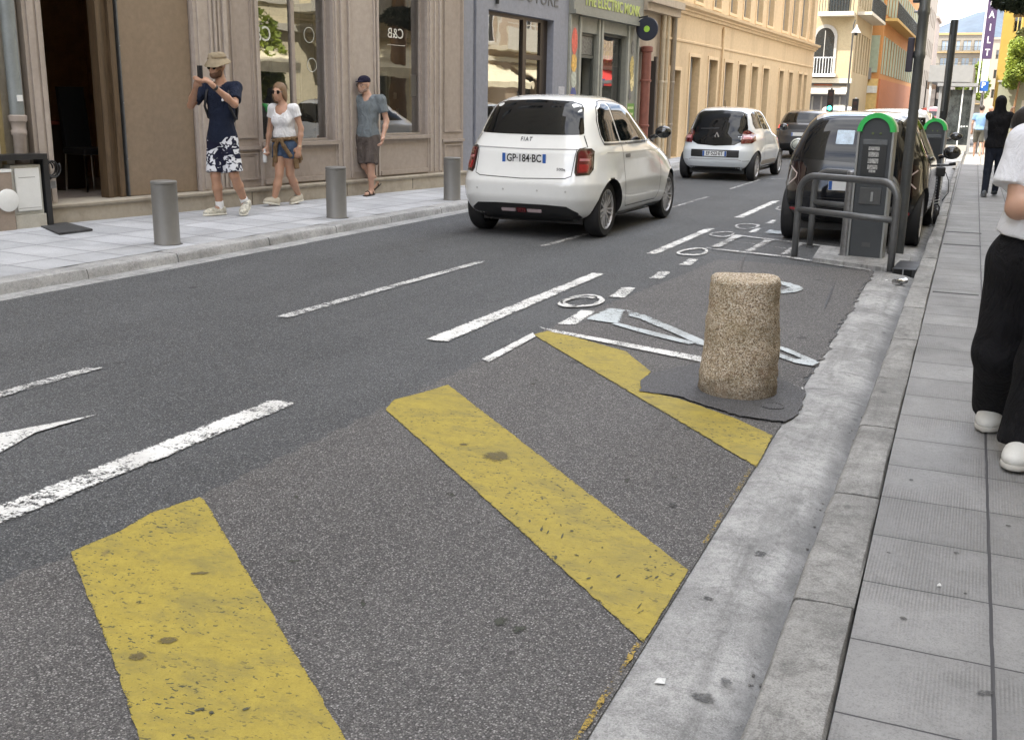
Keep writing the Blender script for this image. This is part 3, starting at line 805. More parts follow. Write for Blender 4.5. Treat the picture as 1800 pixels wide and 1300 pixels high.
rk_ = random.Random(5)
for k_ in range(9):   # tyre and sole scuffs: loose groups of short marks
    STAINS += [(-1.40 + 0.24 * rk_.random(), 3.32 - 0.20 * rk_.random(), 0.003 + 0.003 * rk_.random(), 0.012 + 0.02 * rk_.random(), SCUFF, 0.0115, 0.1 + 0.3 * rk_.random()), (-0.98 + 0.26 * rk_.random(), 3.02 - 0.30 * rk_.random(), 0.003 + 0.003 * rk_.random(), 0.01 + 0.018 * rk_.random(), SCUFF, 0.0115, -0.4 * rk_.random()), (-1.2 + 0.4 * rk_.random(), 3.2 - 0.3 * rk_.random(), 0.003 + 0.004 * rk_.random(), 0.008 + 0.01 * rk_.random(), SCUFF, 0.0115, rk_.random())]
rs_ = random.Random(21)
for k_ in range(12): STAINS.append((-2.2 + 1.4 * rs_.random(), 1.8 + 3.4 * rs_.random(), 0.008 + 0.02 * rs_.random(), 0.010 + 0.02 * rs_.random(), SCUFF, 0.0075, rs_.random() * 3))
for q in STAINS: spot(*q)
# cast iron plate in the left pavement
pm = MB(); pm.poly([(-8.82, 7.99), (-8.76, 8.30), (-8.05, 7.98), (-8.08, 7.58)], 0.118, 0.137)
PLATE = M('rubber_mat', (0.045, 0.045, 0.047), 0.8, var=0.4, scale=9, bump=0.8, bscale=90)
tag(pm.build('doormat', PLATE), 'flat dark grey mat on the pale slabs below the doorway step', 'mat')
# ---------------------------------------------------------------- facades on the left
def wall(mb, x0, x1, z0, z1, holes, depth=0.25, y=0.0, mi=0):
    """front wall in the xz plane at y with rectangular holes and their reveals"""
    xs = sorted({x0, x1, *[h[0] for h in holes], *[h[1] for h in holes]})
    zs = sorted({z0, z1, *[h[2] for h in holes], *[h[3] for h in holes]})
    xs = [x for x in xs if x0 <= x <= x1]; zs = [z for z in zs if z0 <= z <= z1]
    for a, b in zip(xs, xs[1:]):
        for c, d in zip(zs, zs[1:]):
            mx, mz = (a + b) / 2, (c + d) / 2
            if any(h[0] < mx < h[1] and h[2] < mz < h[3] for h in holes): continue
            mb.add([(a, y, c), (b, y, c), (b, y, d), (a, y, d)], [(0, 1, 2, 3)], mi)
    for h in holes:
        a, b, c, d = h[:4]
        Y = y + depth
        mb.add([(a, y, c), (a, y, d), (a, Y, d), (a, Y, c)], [(0, 1, 2, 3)], mi)
        mb.add([(b, y, c), (b, Y, c), (b, Y, d), (b, y, d)], [(0, 1, 2, 3)], mi)
        mb.add([(a, y, d), (b, y, d), (b, Y, d), (a, Y, d)], [(0, 1, 2, 3)], mi)
        mb.add([(a, y, c), (a, Y, c), (b, Y, c), (b, y, c)], [(0, 1, 2, 3)], mi)
def shell(mb, x0, x1, z1, y0, y1, y=0.0, mi=0):
    """side, back and roof that close a building behind its front wall"""
    mb.add([(x0, y, 0), (x0, y1, 0), (x0, y1, z1), (x0, y, z1)], [(0, 1, 2, 3)], mi)
    mb.add([(x1, y, 0), (x1, y, z1), (x1, y1, z1), (x1, y1, 0)], [(0, 1, 2, 3)], mi)
    mb.add([(x0, y1, 0), (x1, y1, 0), (x1, y1, z1), (x0, y1, z1)], [(0, 1, 2, 3)], mi)
    mb.add([(x0, y, z1), (x1, y, z1), (x1, y1, z1), (x0, y1, z1)], [(0, 1, 2, 3)], mi)
def frame_box(mb, x0, x1, z0, z1, t, y0, y1, mi=None):
    mb.box(x0, x0 + t, y0, y1, z0, z1, mi=mi); mb.box(x1 - t, x1, y0, y1, z0, z1, mi=mi)
    mb.box(x0 + t, x1 - t, y0, y1, z0, z0 + t, mi=mi); mb.box(x0 + t, x1 - t, y0, y1, z1 - t, z1, mi=mi)
def moulding(mb, x0, x1, z0, z1, y=-0.03, w=0.035, d=0.02):
    """raised picture-frame moulding: two stepped frames mitred by overlap offsets"""
    frame_box(mb, x0, x1, z0, z1, w * 0.45, y - d, y + 0.004)
    frame_box(mb, x0 + w * 0.45, x1 - w * 0.45, z0 + w * 0.45, z1 - w * 0.45, w * 0.55, y - d * 0.5, y + 0.003)
def shopwin(parent, x0, x1, z0, z1, fm, gm, y=0.10, t=0.03, dark=0.0):
    mb = MB(); frame_box(mb, x0, x1, z0, z1, t, y - 0.03, y + 0.03)
    f = mb.build('window', fm, parent)
    g = MB(); g.add([(x0 + t, y, z0 + t), (x1 - t, y, z0 + t), (x1 - t, y, z1 - t), (x0 + t, y, z1 - t)], [(0, 1, 2, 3)])
    g.build('pane', gm, f)
    return f
def upper_windows(parent, xs, zs, wd, ht, fm, gm, depth=0.22, sh=None):
    for z in zs:
        for x in xs:
            mb = MB(); frame_box(mb, x, x + wd, z, z + ht, 0.05, depth - 0.05, depth)
            mb.box(x + wd / 2 - 0.03, x + wd / 2 + 0.03, depth - 0.045, depth - 0.005, z + 0.05, z + ht - 0.05)
            f = mb.build('window', fm, parent)
            MB().box(x + 0.05, x + wd - 0.05, depth - 0.02, depth + 0.02, z + 0.05, z + ht - 0.05).build('pane', gm, f)

# ---- F1: taupe shopfront
ROT1 = math.atan2(0.989, 0.148)
b1 = empty('shop_building', (-8.9, 7.65, 0), ROT1, 'taupe panelled shopfront with an open dark doorway and two tall display windows', 'building')
H1 = 22.0
W1 = (3.61, 4.97, 0.88, 3.45); W2 = (5.93, 7.08, 0.92, 3.45); DR = (0.60, 2.56, 0.33, 3.45)
mb = MB()
ups = [(x, x + 1.1, z, z + 2.0) for z in (6, 9.3, 12.6, 15.9) for x in (0.8, 3.4, 6.0)]
wall(mb, 0.39, 8.03, 0.33, H1, [W1, W2, DR] + ups, 0.30, 0.02)
shell(mb, 0.39, 8.03, H1, 0.02, 12, 0.02)
mb.box(0.39, 8.03, 0.4, 12, 3.6, 3.9)                      # floor above the shop
mb.box(0.39, 8.03, 0.3, 12, 0.0, 0.33)                      # shop floor slab
mb.build('wall', TAUPE, b1, fix=False)
upper_windows(b1, (0.8, 3.4, 6.0), (6, 9.3, 12.6, 15.9), 1.1, 2.0, WHITEP, WINDK)
st = MB()
st.extr([(-0.10, 0.10), (-0.10, 0.285), (-0.125, 0.295), (-0.13, 0.318), (-0.12, 0.332), (0.30, 0.336), (0.30, 0.10)], 0.36, 8.05)
st.build('step', STEP, b1)
for x in (1.83, 3.3, 5.1, 6.6):
    MB().box(x, x + 0.008, -0.1025, -0.09, 0.13, 0.285).build('joint', DARK, b1)
# left pilaster beside the doorway
p = MB(); p.box(0.39, 0.60, -0.06, 0.05, 0.334, 3.6); p.box(0.43, 0.50, -0.078, -0.058, 0.36, 3.6); p.box(0.535, 0.575, -0.072, -0.058, 0.36, 3.6); p.build('pilaster', TAUPE2, b1)
# jamb, gap, board
p = MB(); p.box(1.30, 1.36, 0.03, 0.16, 0.337, 3.44); p.box(1.36, 1.45, 0.06, 0.15, 0.337, 3.44); p.box(1.45, 1.52, 0.02, 0.14, 0.337, 3.44); p.build('door_jamb', JAMBW, b1)
p = MB(); p.box(1.52, 1.56, 0.10, 0.3, 0.337, 3.44); p.build('dark_gap', BLACKM, b1)
p = MB(); p.box(1.575, 2.55, 0.03, 0.09, 0.340, 3.44); p.build('board', TANP, b1)
p = MB(); p.box(1.56, 1.575, 0.015, 0.10, 0.338, 3.44); p.build('board_edge', STEEL, b1)
p = MB()
for z in (0.75, 1.35, 1.95, 2.55): p.ball((1.567, 0.012, z), 0.008, 8)
p.build('screws', STEEL2, b1)
# pilasters between the panels
def pilaster(x0, x1, parts, z1=3.6):
    p = MB(); p.box(x0, x1, -0.035, 0.03, 0.334, z1)
    for a, b, d in parts: p.box(a, b, -0.035 - d, -0.03, 0.36, z1 - 0.002)
    return p.build('pilaster', TAUPE2, b1)
pilaster(2.57, 3.08, [(2.62, 2.66, 0.015), (2.80, 2.83, 0.02), (2.86, 2.89, 0.03), (2.93, 2.955, 0.02), (3.0, 3.06, 0.03)])
def panelled(x0, x1, zs, d=-0.036):
    p = MB(); p.box(x0, x1, d, 0.03, 0.334, 3.59)
    for z0, z1 in zs: moulding(p, x0 + 0.05, x1 - 0.05, z0, z1, d)
    p.box(x0, x1, d - 0.03, d, 0.80, 0.84)
    return p.build('panel', TAUPE, b1)
panelled(3.08, 3.53, [(0.94, 3.3), (0.43, 0.76)])
p = MB(); p.box(3.53, 3.56, -0.05, 0.05, 0.334, 3.59); p.box(3.565, 3.61, -0.03, 0.06, 0.334, 3.59); p.build('moulding', TAUPE2, b1)
pilaster(4.97, 5.24, [(5.0, 5.03, 0.02), (5.10, 5.15, 0.03)])
pilaster(5.24, 5.93, [(5.26, 5.29, 0.03), (5.31, 5.33, 0.015), (5.80, 5.83, 0.02), (5.86, 5.90, 0.03)])
p = MB(); moulding(p, 5.32, 5.76, 0.43, 0.78, -0.037); p.build('panel', TAUPE2, b1)
pilaster(7.08, 7.42, [(7.12, 7.15, 0.02), (7.24, 7.27, 0.02), (7.36, 7.40, 0.03)])
panelled(7.44, 8.03, [(0.95, 3.3), (0.44, 0.76)])
# stall risers and sills below the windows
for x0, x1, z in ((3.61, 4.97, 0.88), (5.93, 7.08, 0.92)):
    p = MB(); p.box(x0, x1, -0.028, 0.03, 0.334, z - 0.05); p.box(x0 - 0.02, x1 + 0.02, -0.09, 0.10, z - 0.05, z); p.box(x0, x1, -0.06, -0.028, 0.36, 0.42)
    p.build('stall_riser', TAUPE, b1)
fascia = MB(); fascia.box(0.39, 8.03, -0.16, 0.03, 3.45, 3.62); fascia.box(0.39, 8.03, -0.30, 0.02, 4.5, 4.72); fascia.build('cornice', TAUPE2, b1)
w1 = shopwin(b1, *W1, TAUPE2, GLASSW, 0.12); w2 = shopwin(b1, *W2, TAUPE2, GLASSW, 0.12)
p = MB(); p.box(4.30, 4.36, 0.09, 0.15, 0.91, 3.42); p.box(3.64, 4.94, 0.145, 0.155, 2.42, 2.44); p.build('mullion', TAUPE, b1)
# lettering on the glass of the second window (mirrored) and sheets stuck inside
LET = M('etched_lettering', (0.62, 0.63, 0.58), 0.6, var=0.05, bump=0)
text_mesh('C&B', 0.20, LET, 'lettering', w2, on_facade(6.50, 2.36, 0.114, True), 0.001)
MB().box(6.3, 6.72, 0.112, 0.115, 2.20, 2.206).build('underline', LET, w2)
text_mesh('C&B', 0.26, LET, 'lettering', w1, on_facade(3.74, 2.20, 0.114, True), 0.001, sx=0.9)
ringm = MB()
for q in range(40):
    a0, a1 = 2 * math.pi * q / 40, 2 * math.pi * (q + 1) / 40
    for cx, cz, r0 in ((4.66, 2.24, 0.10), (4.70, 1.86, 0.09)):
        ringm.add([(cx + r * math.cos(a), 0.114, cz + r * math.sin(a)) for r, a in ((r0, a0), (r0, a1), (r0 - .008, a1), (r0 - .008, a0))], [(0, 1, 2, 3)])
ringm.build('ring_decal', LET, w1)
for wdw, x0, x1, z0, z1 in ((w1, 4.34, 4.46, 1.42, 1.78), (w2, 6.17, 6.30, 1.50, 1.82), (w2, 6.86, 7.0, 1.48, 1.80), (w2, 6.45, 6.52, 1.44, 1.53), (w2, 6.50, 6.57, 1.22, 1.30)):
    MB().box(x0, x1, 0.123, 0.127, z0, z1).build('notice', PAPER, wdw)
# things inside the display windows
pp = empty('display_panel', (0, 0, 0)); pp.parent = b1
tag(pp)
MB().box(4.40, 4.96, 0.55, 0.60, 1.28, 2.62).build('board', M('grey_poster', (0.17, 0.16, 0.15), 0.5), pp)
MB().box(4.52, 4.97, 0.75, 0.9, 0.40, 1.25).build('red_cloth', M('dull_red_cloth', (0.12, 0.045, 0.035), 0.8), pp)
MB().tube([(4.56, 0.32, 0.88), (4.57, 0.32, 1.42)], 0.011).build('rod', PAPER, pp)
MB().box(4.36, 4.44, 0.30, 0.33, 1.0, 1.08).build('tag', PAPER, pp)
MB().box(4.44, 4.90, 0.30, 0.5, 0.9, 0.92).build('shelf', STEEL2, pp)
q = empty('display_table', (0, 0, 0)); q.parent = b1
MB().box(5.98, 7.0, 0.7, 1.3, 0.95, 1.0).build('top', M('grey_table', (0.10, 0.10, 0.10), 0.4), q)
MB().box(6.35, 6.95, 1.2, 1.3, 1.0, 1.45).build('screen', BLKPL, q)
MB().box(6.62, 6.74, 0.5, 0.56, 1.02, 1.09).build('card', PAPER, q)
MB().box(6.05, 7.0, 0.5, 0.52, 1.72, 1.73).build('rail', STEEL2, q)
# room behind the doorway
rm = empty('interior', (0, 0, 0)); rm.parent = b1
MB().box(0.40, 3.3, 2.8, 2.9, 0.33, 3.6).build('back_wall', BROWNW, rm)
MB().box(3.2, 3.3, 0.3, 2.8, 0.33, 3.6).build('side_wall', BROWNW, rm)
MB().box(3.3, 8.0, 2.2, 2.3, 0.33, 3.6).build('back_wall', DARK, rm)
WT = Matrix.Translation((-8.9, 7.65, 0)) @ Matrix.Rotation(ROT1, 4, 'Z')
def placed(name, loc, label, cat, rz=0.0, group=None):
    p = WT @ Vector(loc)
    return empty(name, p, ROT1 + rz, label, cat, group)
t = placed('wooden_cabinet', (1.7, 1.5, 0.336), 'dark wooden chest with a red runner inside the open doorway', 'chest')
c_ = MB(); c_.box(-0.45, 0.25, -0.2, 0.2, 0, 0.75, 0.01); c_.build('body', M('dark_wood', (0.03, 0.018, 0.012), 0.4), t)
c_ = MB(); c_.box(-0.46, 0.26, -0.22, 0.22, 0.75, 0.79); c_.build('runner', M('red_runner', (0.16, 0.03, 0.02), 0.7), t)
c_ = MB(); c_.ball((-0.2, -0.22, 0.5), 0.02, 8); c_.ball((0.05, -0.22, 0.5), 0.02, 8); c_.build('handle', CHROME, t)
t = placed('tall_chair', (1.75, 0.95, 0.336), 'black high-backed chair standing in the dark doorway', 'chair')
MB().box(-0.2, 0.2, -0.2, 0.2, 0.42, 0.50, 0.03).build('seat', BLKPL, t)
bk = MB(); bk.extr([(0.15, 0.5), (0.22, 1.18), (0.27, 1.18), (0.21, 0.5)], -0.17, 0.17); bk.build('backrest', BLKPL, t)
for sx in (-1, 1):
    for sy in (-1, 1): MB().tube([(sx * 0.17, sy * 0.17, 0.43), (sx * 0.19, sy * 0.19, 0)], 0.015).build('leg', CHROME, t)
for k, (x, z0, z1, ww, lab) in enumerate(((1.25, 1.92, 2.30, 0.28, 'upper dark framed picture on the brown wall inside the doorway'), (1.22, 1.30, 1.80, 0.3, 'lower dark framed picture on the brown wall inside the doorway'))):
    t = placed('picture_frame', (x, 2.72, z0), lab, 'picture')
    f = MB(); frame_box(f, 0, ww, 0, z1 - z0, 0.03, 0.0, 0.04); f.build('frame', BLKPL, t)
    MB().box(0.03, ww - 0.03, 0.03, 0.05, 0.03, z1 - z0 - 0.03).build('picture', M('dim_print', (0.06, 0.04, 0.025), 0.5, var=0.6, scale=9), t)
# neighbour on the far left: pale worn stone, tall block that shades the street
b0 = empty('stone_building', (-8.9, 7.65, 0), ROT1, 'worn pale stone house front at the left edge, beside the downpipe', 'building')
mb = MB(); wall(mb, -17, 0.385, 0.0, H1, [], 0.2, 0.03); shell(mb, -17, 0.385, H1, 0, 12, 0.03)
mb.box(-17, 0.02, -0.06, 0.03, 0, 3.8); mb.box(-1.2, -0.06, -0.10, -0.06, 0, 0.9)
mb.build('wall', STONEL, b0)
b00 = empty('tall_shade_block', (-8.9, 7.65, 0), ROT1, 'tall unseen block on the left behind the camera, added to shade the street', 'building')  # unseen block, added to shade the near pavement and the front opposite
mb = MB(); wall(mb, -60, -17.02, 0.0, 43, [], 0.2, 0.03); shell(mb, -60, -17.02, 43, 0, 12, 0.03); mb.build('wall', STONEL, b00)
mb = MB(); mb.box(0.02, 0.10, -0.02, 0.035, 0.1, 3.8); mb.build('corner_strip', weathered('mossy_stone', (0.30, 0.24, 0.12), (0.10, 0.09, 0.03), 0.8), b0)
p0 = WT @ Vector((0.24, -0.05, 0))
dp = empty('downpipe', p0, 0, 'grey downpipe with a taupe cast-iron foot at the left edge', 'downpipe')
MB().lathe([(0.068, 1.23), (0.07, 4.5)], 24).build('pipe', M('blue_grey_zinc', (0.22, 0.24, 0.24), 0.5, 0.2, var=0.15), dp, smooth=True)
MB().lathe([(0.062, 0.1), (0.062, 1.02), (0.075, 1.04), (0.078, 1.07), (0.066, 1.09), (0.07, 1.15), (0.088, 1.17), (0.09, 1.22), (0.072, 1.23)], 24).build('foot', TAUPE, dp, smooth=True)
MB().box(0.062, 0.075, -0.04, 0.02, 1.36, 1.42).build('sticker', WHITEP, dp)
# white meter cabinet under a black rack
t = placed('utility_cabinet', (0.19, -0.03, 0.09), 'white utility cabinet on a pale plinth against the left wall', 'cabinet')
MB().box(-0.17, 0.17, -0.17, 0.02, 0.0, 0.17, 0.004).build('plinth', M('pale_plinth', (0.42, 0.40, 0.35), 0.8), t)
MB().box(-0.165, 0.165, -0.15, 0.02, 0.17, 0.66, 0.012).build('box', M('box_grey', (0.45, 0.45, 0.42), 0.6), t)
d = MB(); d.box(-0.135, 0.135, -0.168, -0.148, 0.205, 0.63, 0.012); d.build('door', WHITEP, t)
d = MB(); d.box(-0.10, 0.08, -0.1695, -0.167, 0.535, 0.539); d.box(-0.12, 0.12, -0.1695, -0.167, 0.235, 0.238); d.build('seam', STEEL, t)
t = placed('utility_cabinet', (-0.17, -0.06, 0.09), 'second utility cabinet cut by the left edge, with a round white cover', 'cabinet')
MB().box(-0.20, 0.17, -0.17, 0.02, 0.0, 0.60, 0.01).build('box', M('box_taupe', (0.26, 0.21, 0.17), 0.6), t)
MB().lathe([(0.11, 0.0), (0.11, 0.02), (0.08, 0.03), (0.001, 0.031)], 24, axis='y', caps=False).build('cover', WHITEP, t, loc=(0.10, -0.17, 0.33), rot=(0, 0, math.pi), smooth=True)
MB().box(-0.20, 0.168, -0.175, 0.02, 0.60, 0.63).build('lid', WHITEP, t)
t = placed('black_rack', (0.1, -0.04, 0.0), 'black metal bracket and post above the white utility cabinet', 'bracket')
MB().box(-0.5, 0.30, -0.20, 0.0, 0.80, 0.855).build('shelf', BLACKM, t)
MB().box(0.275, 0.335, -0.16, 0.0, 0.12, 0.80).build('post', BLACKM, t)
t = placed('cable_padlock', (0.49, -0.10, 0.62), 'coiled black cable lock hanging with a grey padlock at the doorway pilaster', 'lock')
cc = [(0.05 * math.cos(a * 0.5) * (1 + 0.02 * a), -0.01 - 0.002 * a, 0.075 + 0.065 * math.sin(a * 0.5) * (1 + 0.01 * a)) for a in range(40)]
MB().tube(cc, 0.0085, 8).build('cable', BLKPL, t, smooth='all')
MB().tube([(-0.09, 0.02, 0.23), (-0.05, -0.01, 0.22), (-0.01, -0.02, 0.17), (0, -0.02, 0.12)], 0.007, 8).build('cable', BLKPL, t, smooth='all')
MB().ball((0.0, -0.02, -0.005), 0.03, 10).build('knot', BLKPL, t, smooth='all')
MB().box(-0.02, 0.055, -0.035, -0.005, -0.125, -0.045, 0.006).build('padlock', STEEL2, t)

# ---- F2: grey shop, record shop, pipes
ROT2 = math.atan2(12.0, 0.6)
O2 = (-7.8, 15.0, 0)
b2 = empty('grey_shop_building', O2, ROT2, 'blue-grey rendered shopfront with a wide dark-framed window behind the white car', 'building')
GW = (1.57, 4.22, 0.45, 2.90)
mb = MB(); wall(mb, 0.66, 4.90, 0.0, 21, [GW], 0.35, 0.0); shell(mb, 0.66, 4.90, 21, 0, 10, 0.0)
mb.box(0.67, 4.89, 0.4, 10, 3.3, 3.5); mb.box(0.67, 4.89, 3.0, 3.1, 0, 3.3)
mb.build('wall', GREYB, b2)
p = MB(); p.box(0.66, 0.98, -0.05, 0.0, 0, 4.2); p.box(1.10, 1.52, -0.045, 0.0, 0, 3.0); p.build('pier', GREYB, b2)
w = shopwin(b2, *GW, M('bronze_frame', (0.05, 0.038, 0.03), 0.4, 0.4), GLASSW, 0.16, 0.06)
p = MB(); p.box(3.16, 3.30, 0.12, 0.20, 0.51, 2.84); p.box(3.30, 3.92, 0.13, 0.19, 2.18, 2.26); p.box(3.92, 4.16, 0.13, 0.20, 0.51, 2.84); p.build('mullion', M('bronze_frame2', (0.05, 0.038, 0.03), 0.4, 0.4), w)
TXT = M('dark_lettering', (0.10, 0.10, 0.105), 0.6, bump=0)
text_mesh('COUTURE', 0.36, TXT, 'lettering', b2, on_facade(3.35, 3.25, -0.006), 0.004, sx=1.25)
p = MB(); p.tube([(1.86, -0.03, 3.0), (1.86, -0.03, 3.5)], 0.03); p.build('lamp_arm', BLACKM, b2)
MB().box(4.50, 4.78, -0.006, 0.0, 1.45, 1.72).build('notice', M('faded_notice', (0.42, 0.42, 0.46), 0.7, var=0.35, scale=18), b2)
# pipes in the seam with the taupe shop
t = empty('downpipe', (-7.80, 15.65, 0), ROT2, 'thin grey downpipe in the seam between the taupe and the blue-grey shopfronts', 'downpipe')
p = MB(); p.tube([(0, 0, 0.15), (0, 0, 1.55), (0.05, 0, 1.8), (0.05, 0, 2.2), (0.13, -0.02, 2.45), (0.13, -0.02, 4)], 0.035, 10); p.build('pipe', M('pipe_grey', (0.2, 0.21, 0.24), 0.5), t, smooth='all')
MB().box(-0.04, 0.12, -0.07, 0.0, 0.68, 0.86, 0.006).build('junction_box', M('box_cream', (0.5, 0.46, 0.36), 0.6), t)

b3 = empty('record_shop', O2, ROT2, 'green-grey record shop with black records in its window and green lettering above', 'shop')
DO = (5.50, 6.38, 0.2, 2.78); WI = (6.66, 8.10, 0.5, 2.84)
mb = MB(); wall(mb, 4.91, 8.84, 0, 13, [DO, WI], 0.3, 0.0); shell(mb, 4.91, 8.84, 13, 0, 10, 0.0)
mb.box(4.92, 8.83, 0.4, 10, 3.3, 3.5); mb.box(4.92, 8.83, 2.4, 2.5, 0, 3.3)
mb.build('wall', GREYG, b3)
p = MB(); p.box(4.92, 8.83, -0.10, 0.0, 3.16, 3.75); p.box(4.92, 8.83, -0.14, 0.0, 3.08, 3.16); p.build('fascia', GREYG, b3)
GRT = M('yellow_green_letters', (0.36, 0.42, 0.12), 0.5, bump=0)
text_mesh('THE ELECTRIC MONK', 0.30, GRT, 'lettering', b3, on_facade(7.0, 3.37, -0.105), 0.006, sx=1.08, bold=0.006)
for x0, x1 in ((4.93, 4.98), (5.40, 5.49), (6.39, 6.47), (6.56, 6.65), (8.11, 8.2), (8.76, 8.82)):
    MB().box(x0, x1, -0.04, 0.0, 0.15, 3.07).build('moulding', M('green_grey_light', (0.29, 0.29, 0.25), 0.6), b3)
dd = MB(); frame_box(dd, 5.50, 6.38, 0.2, 2.78, 0.05, 0.06, 0.12); dd.box(5.55, 6.33, 0.06, 0.12, 2.30, 2.36); door = dd.build('door', M('dark_green_frame', (0.07, 0.075, 0.065), 0.5), b3)
MB().box(5.55, 6.33, 0.5, 0.56, 0.2, 2.3).build('leaf', M('dark_curtain', (0.025, 0.032, 0.030), 0.6, var=0.5, scale=3, stretch=(10, 10, 0.3)), door)
MB().box(5.56, 6.32, 0.075, 0.10, 2.37, 2.72).build('grille', M('ironwork', (0.12, 0.12, 0.11), 0.5, var=0.9, scale=22, bump=0.8, bscale=30), door)
w = shopwin(b3, *WI, M('dark_green_frame', rough=0.5), GLASSW, 0.14, 0.05)
poster = MB(); poster.box(6.75, 8.0, 0.16, 0.18, 2.20, 2.78); poster.build('record_display', M('grey_backing', (0.33, 0.33, 0.29), 0.7, var=0.5, scale=20), w)
VIN = M('black_vinyl', (0.012, 0.012, 0.016), 0.3, bump=0)
LIME = M('lime_label', (0.30, 0.52, 0.05), 0.5, bump=0); YEL = M('yellow_label', (0.68, 0.60, 0.06), 0.5, bump=0)
for x, z, r, m1, m2 in ((6.90, 2.56, 0.15, YEL, VIN), (7.18, 2.60, 0.10, VIN, YEL), (7.46, 2.62, 0.11, VIN, PAPER), (7.76, 2.58, 0.11, VIN, VIN), (6.85, 2.30, 0.07, VIN, PAPER), (7.05, 2.32, 0.07, VIN, PAPER), (7.36, 2.38, 0.12, YEL, LIME), (7.66, 2.32, 0.08, VIN, PAPER)):
    rr_ = MB().lathe([(r, 0), (r, 0.01), (0.001, 0.011)], 20, axis='y', caps=False).build('record', m1, w, loc=(x, 0.155, z), rot=(0, 0, math.pi))
    MB().lathe([(r * 0.38, 0.011), (0.001, 0.014)], 14, axis='y', caps=False).build('label', m2, rr_)
blobs = M('sticker_art', (0.45, 0.38, 0.22), 0.6, var=0.9, scale=11, bump=0)
RS = random.Random(12)
# tall narrow poster left of the door: bands of colour
for z0, z1, c_ in ((2.35, 2.82, (0.62, 0.12, 0.08)), (2.02, 2.35, (0.66, 0.40, 0.10)), (1.72, 2.02, (0.45, 0.48, 0.42)), (1.40, 1.72, (0.08, 0.10, 0.28)), (1.12, 1.40, (0.70, 0.55, 0.12)), (0.70, 1.12, (0.10, 0.07, 0.05))):
    pts = [(5.19 + (0.13 + 0.03 * RS.random()) * math.cos(a) * (1 if math.cos(a) > 0 else 0.9), (z0 + z1) / 2 + (z1 - z0) * 0.55 * math.sin(a)) for a in [i * math.pi / 8 for i in range(16)]]
    mb = MB(); mb.add([(x, -0.012 - 0.001 * z0, z) for x, z in pts], [tuple(range(16))]); mb.build('poster_figure', M('poster_%d' % int(z0 * 100), c_, 0.6, var=0.5, scale=16, bump=0), b3)
MB().box(5.02, 5.37, -0.008, 0.0, 0.6, 2.9).build('poster', M('poster_ground', (0.26, 0.25, 0.22), 0.7), b3)
# sticker silhouettes right of the window
for cx, cz, rx, rz_, c_ in ((8.48, 2.62, 0.10, 0.16, (0.12, 0.12, 0.11)), (8.47, 2.20, 0.12, 0.26, (0.42, 0.33, 0.12)), (8.52, 1.90, 0.13, 0.22, (0.62, 0.50, 0.26)), (8.42, 1.62, 0.09, 0.14, (0.14, 0.14, 0.14))):
    pts = [(cx + rx * math.cos(a) * (0.75 + 0.4 * RS.random()), cz + rz_ * math.sin(a) * (0.8 + 0.3 * RS.random())) for a in [i * math.pi / 9 for i in range(18)]]
    mb = MB(); mb.add([(x, -0.008 - 0.0008 * cz, z) for x, z in pts], [tuple(range(18))]); mb.build('sticker', M('sticker_%d' % int(cz * 100), c_, 0.6, var=0.7, scale=20, bump=0), b3)
gp = MB(); gp.box(8.24, 8.72, -0.012, 0.0, 0.75, 1.42); gp.build('green_poster', M('green_board', (0.13, 0.26, 0.05), 0.6, var=0.2), b3)
for z in (1.30, 1.17, 1.04, 0.91):
    MB().box(8.30, 8.66, -0.014, -0.012, z, z + 0.05).build('poster_line', M('pale_green_ink', (0.50, 0.62, 0.28), 0.6, var=0.8, scale=40, bump=0), b3)
# projecting round sign shaped like a record, facing down the street
RM = Matrix.Translation(O2) @ Matrix.Rotation(ROT2, 4, 'Z')
pz = RM @ Vector((8.55, -0.30, 3.02))
t = empty('record_sign', pz, 0, 'round black projecting sign with a green centre, shaped like a record', 'sign')
MB().lathe([(0.001, -0.03), (0.24, -0.03), (0.25, -0.02), (0.25, 0.02), (0.24, 0.03), (0.001, 0.03)], 48, axis='y', caps=False).build('disc', M('sign_navy', (0.012, 0.015, 0.03), 0.5), t, smooth=True)
MB().lathe([(0.001, -0.036), (0.066, -0.036), (0.066, -0.03)], 32, axis='y', caps=False).build('label', LIME, t)
MB().tube([(-0.45, 0.0, 0.2), (0, 0, 0.27), (0, 0, 0.22)], 0.018, 8).build('bracket', BLACKM, t)

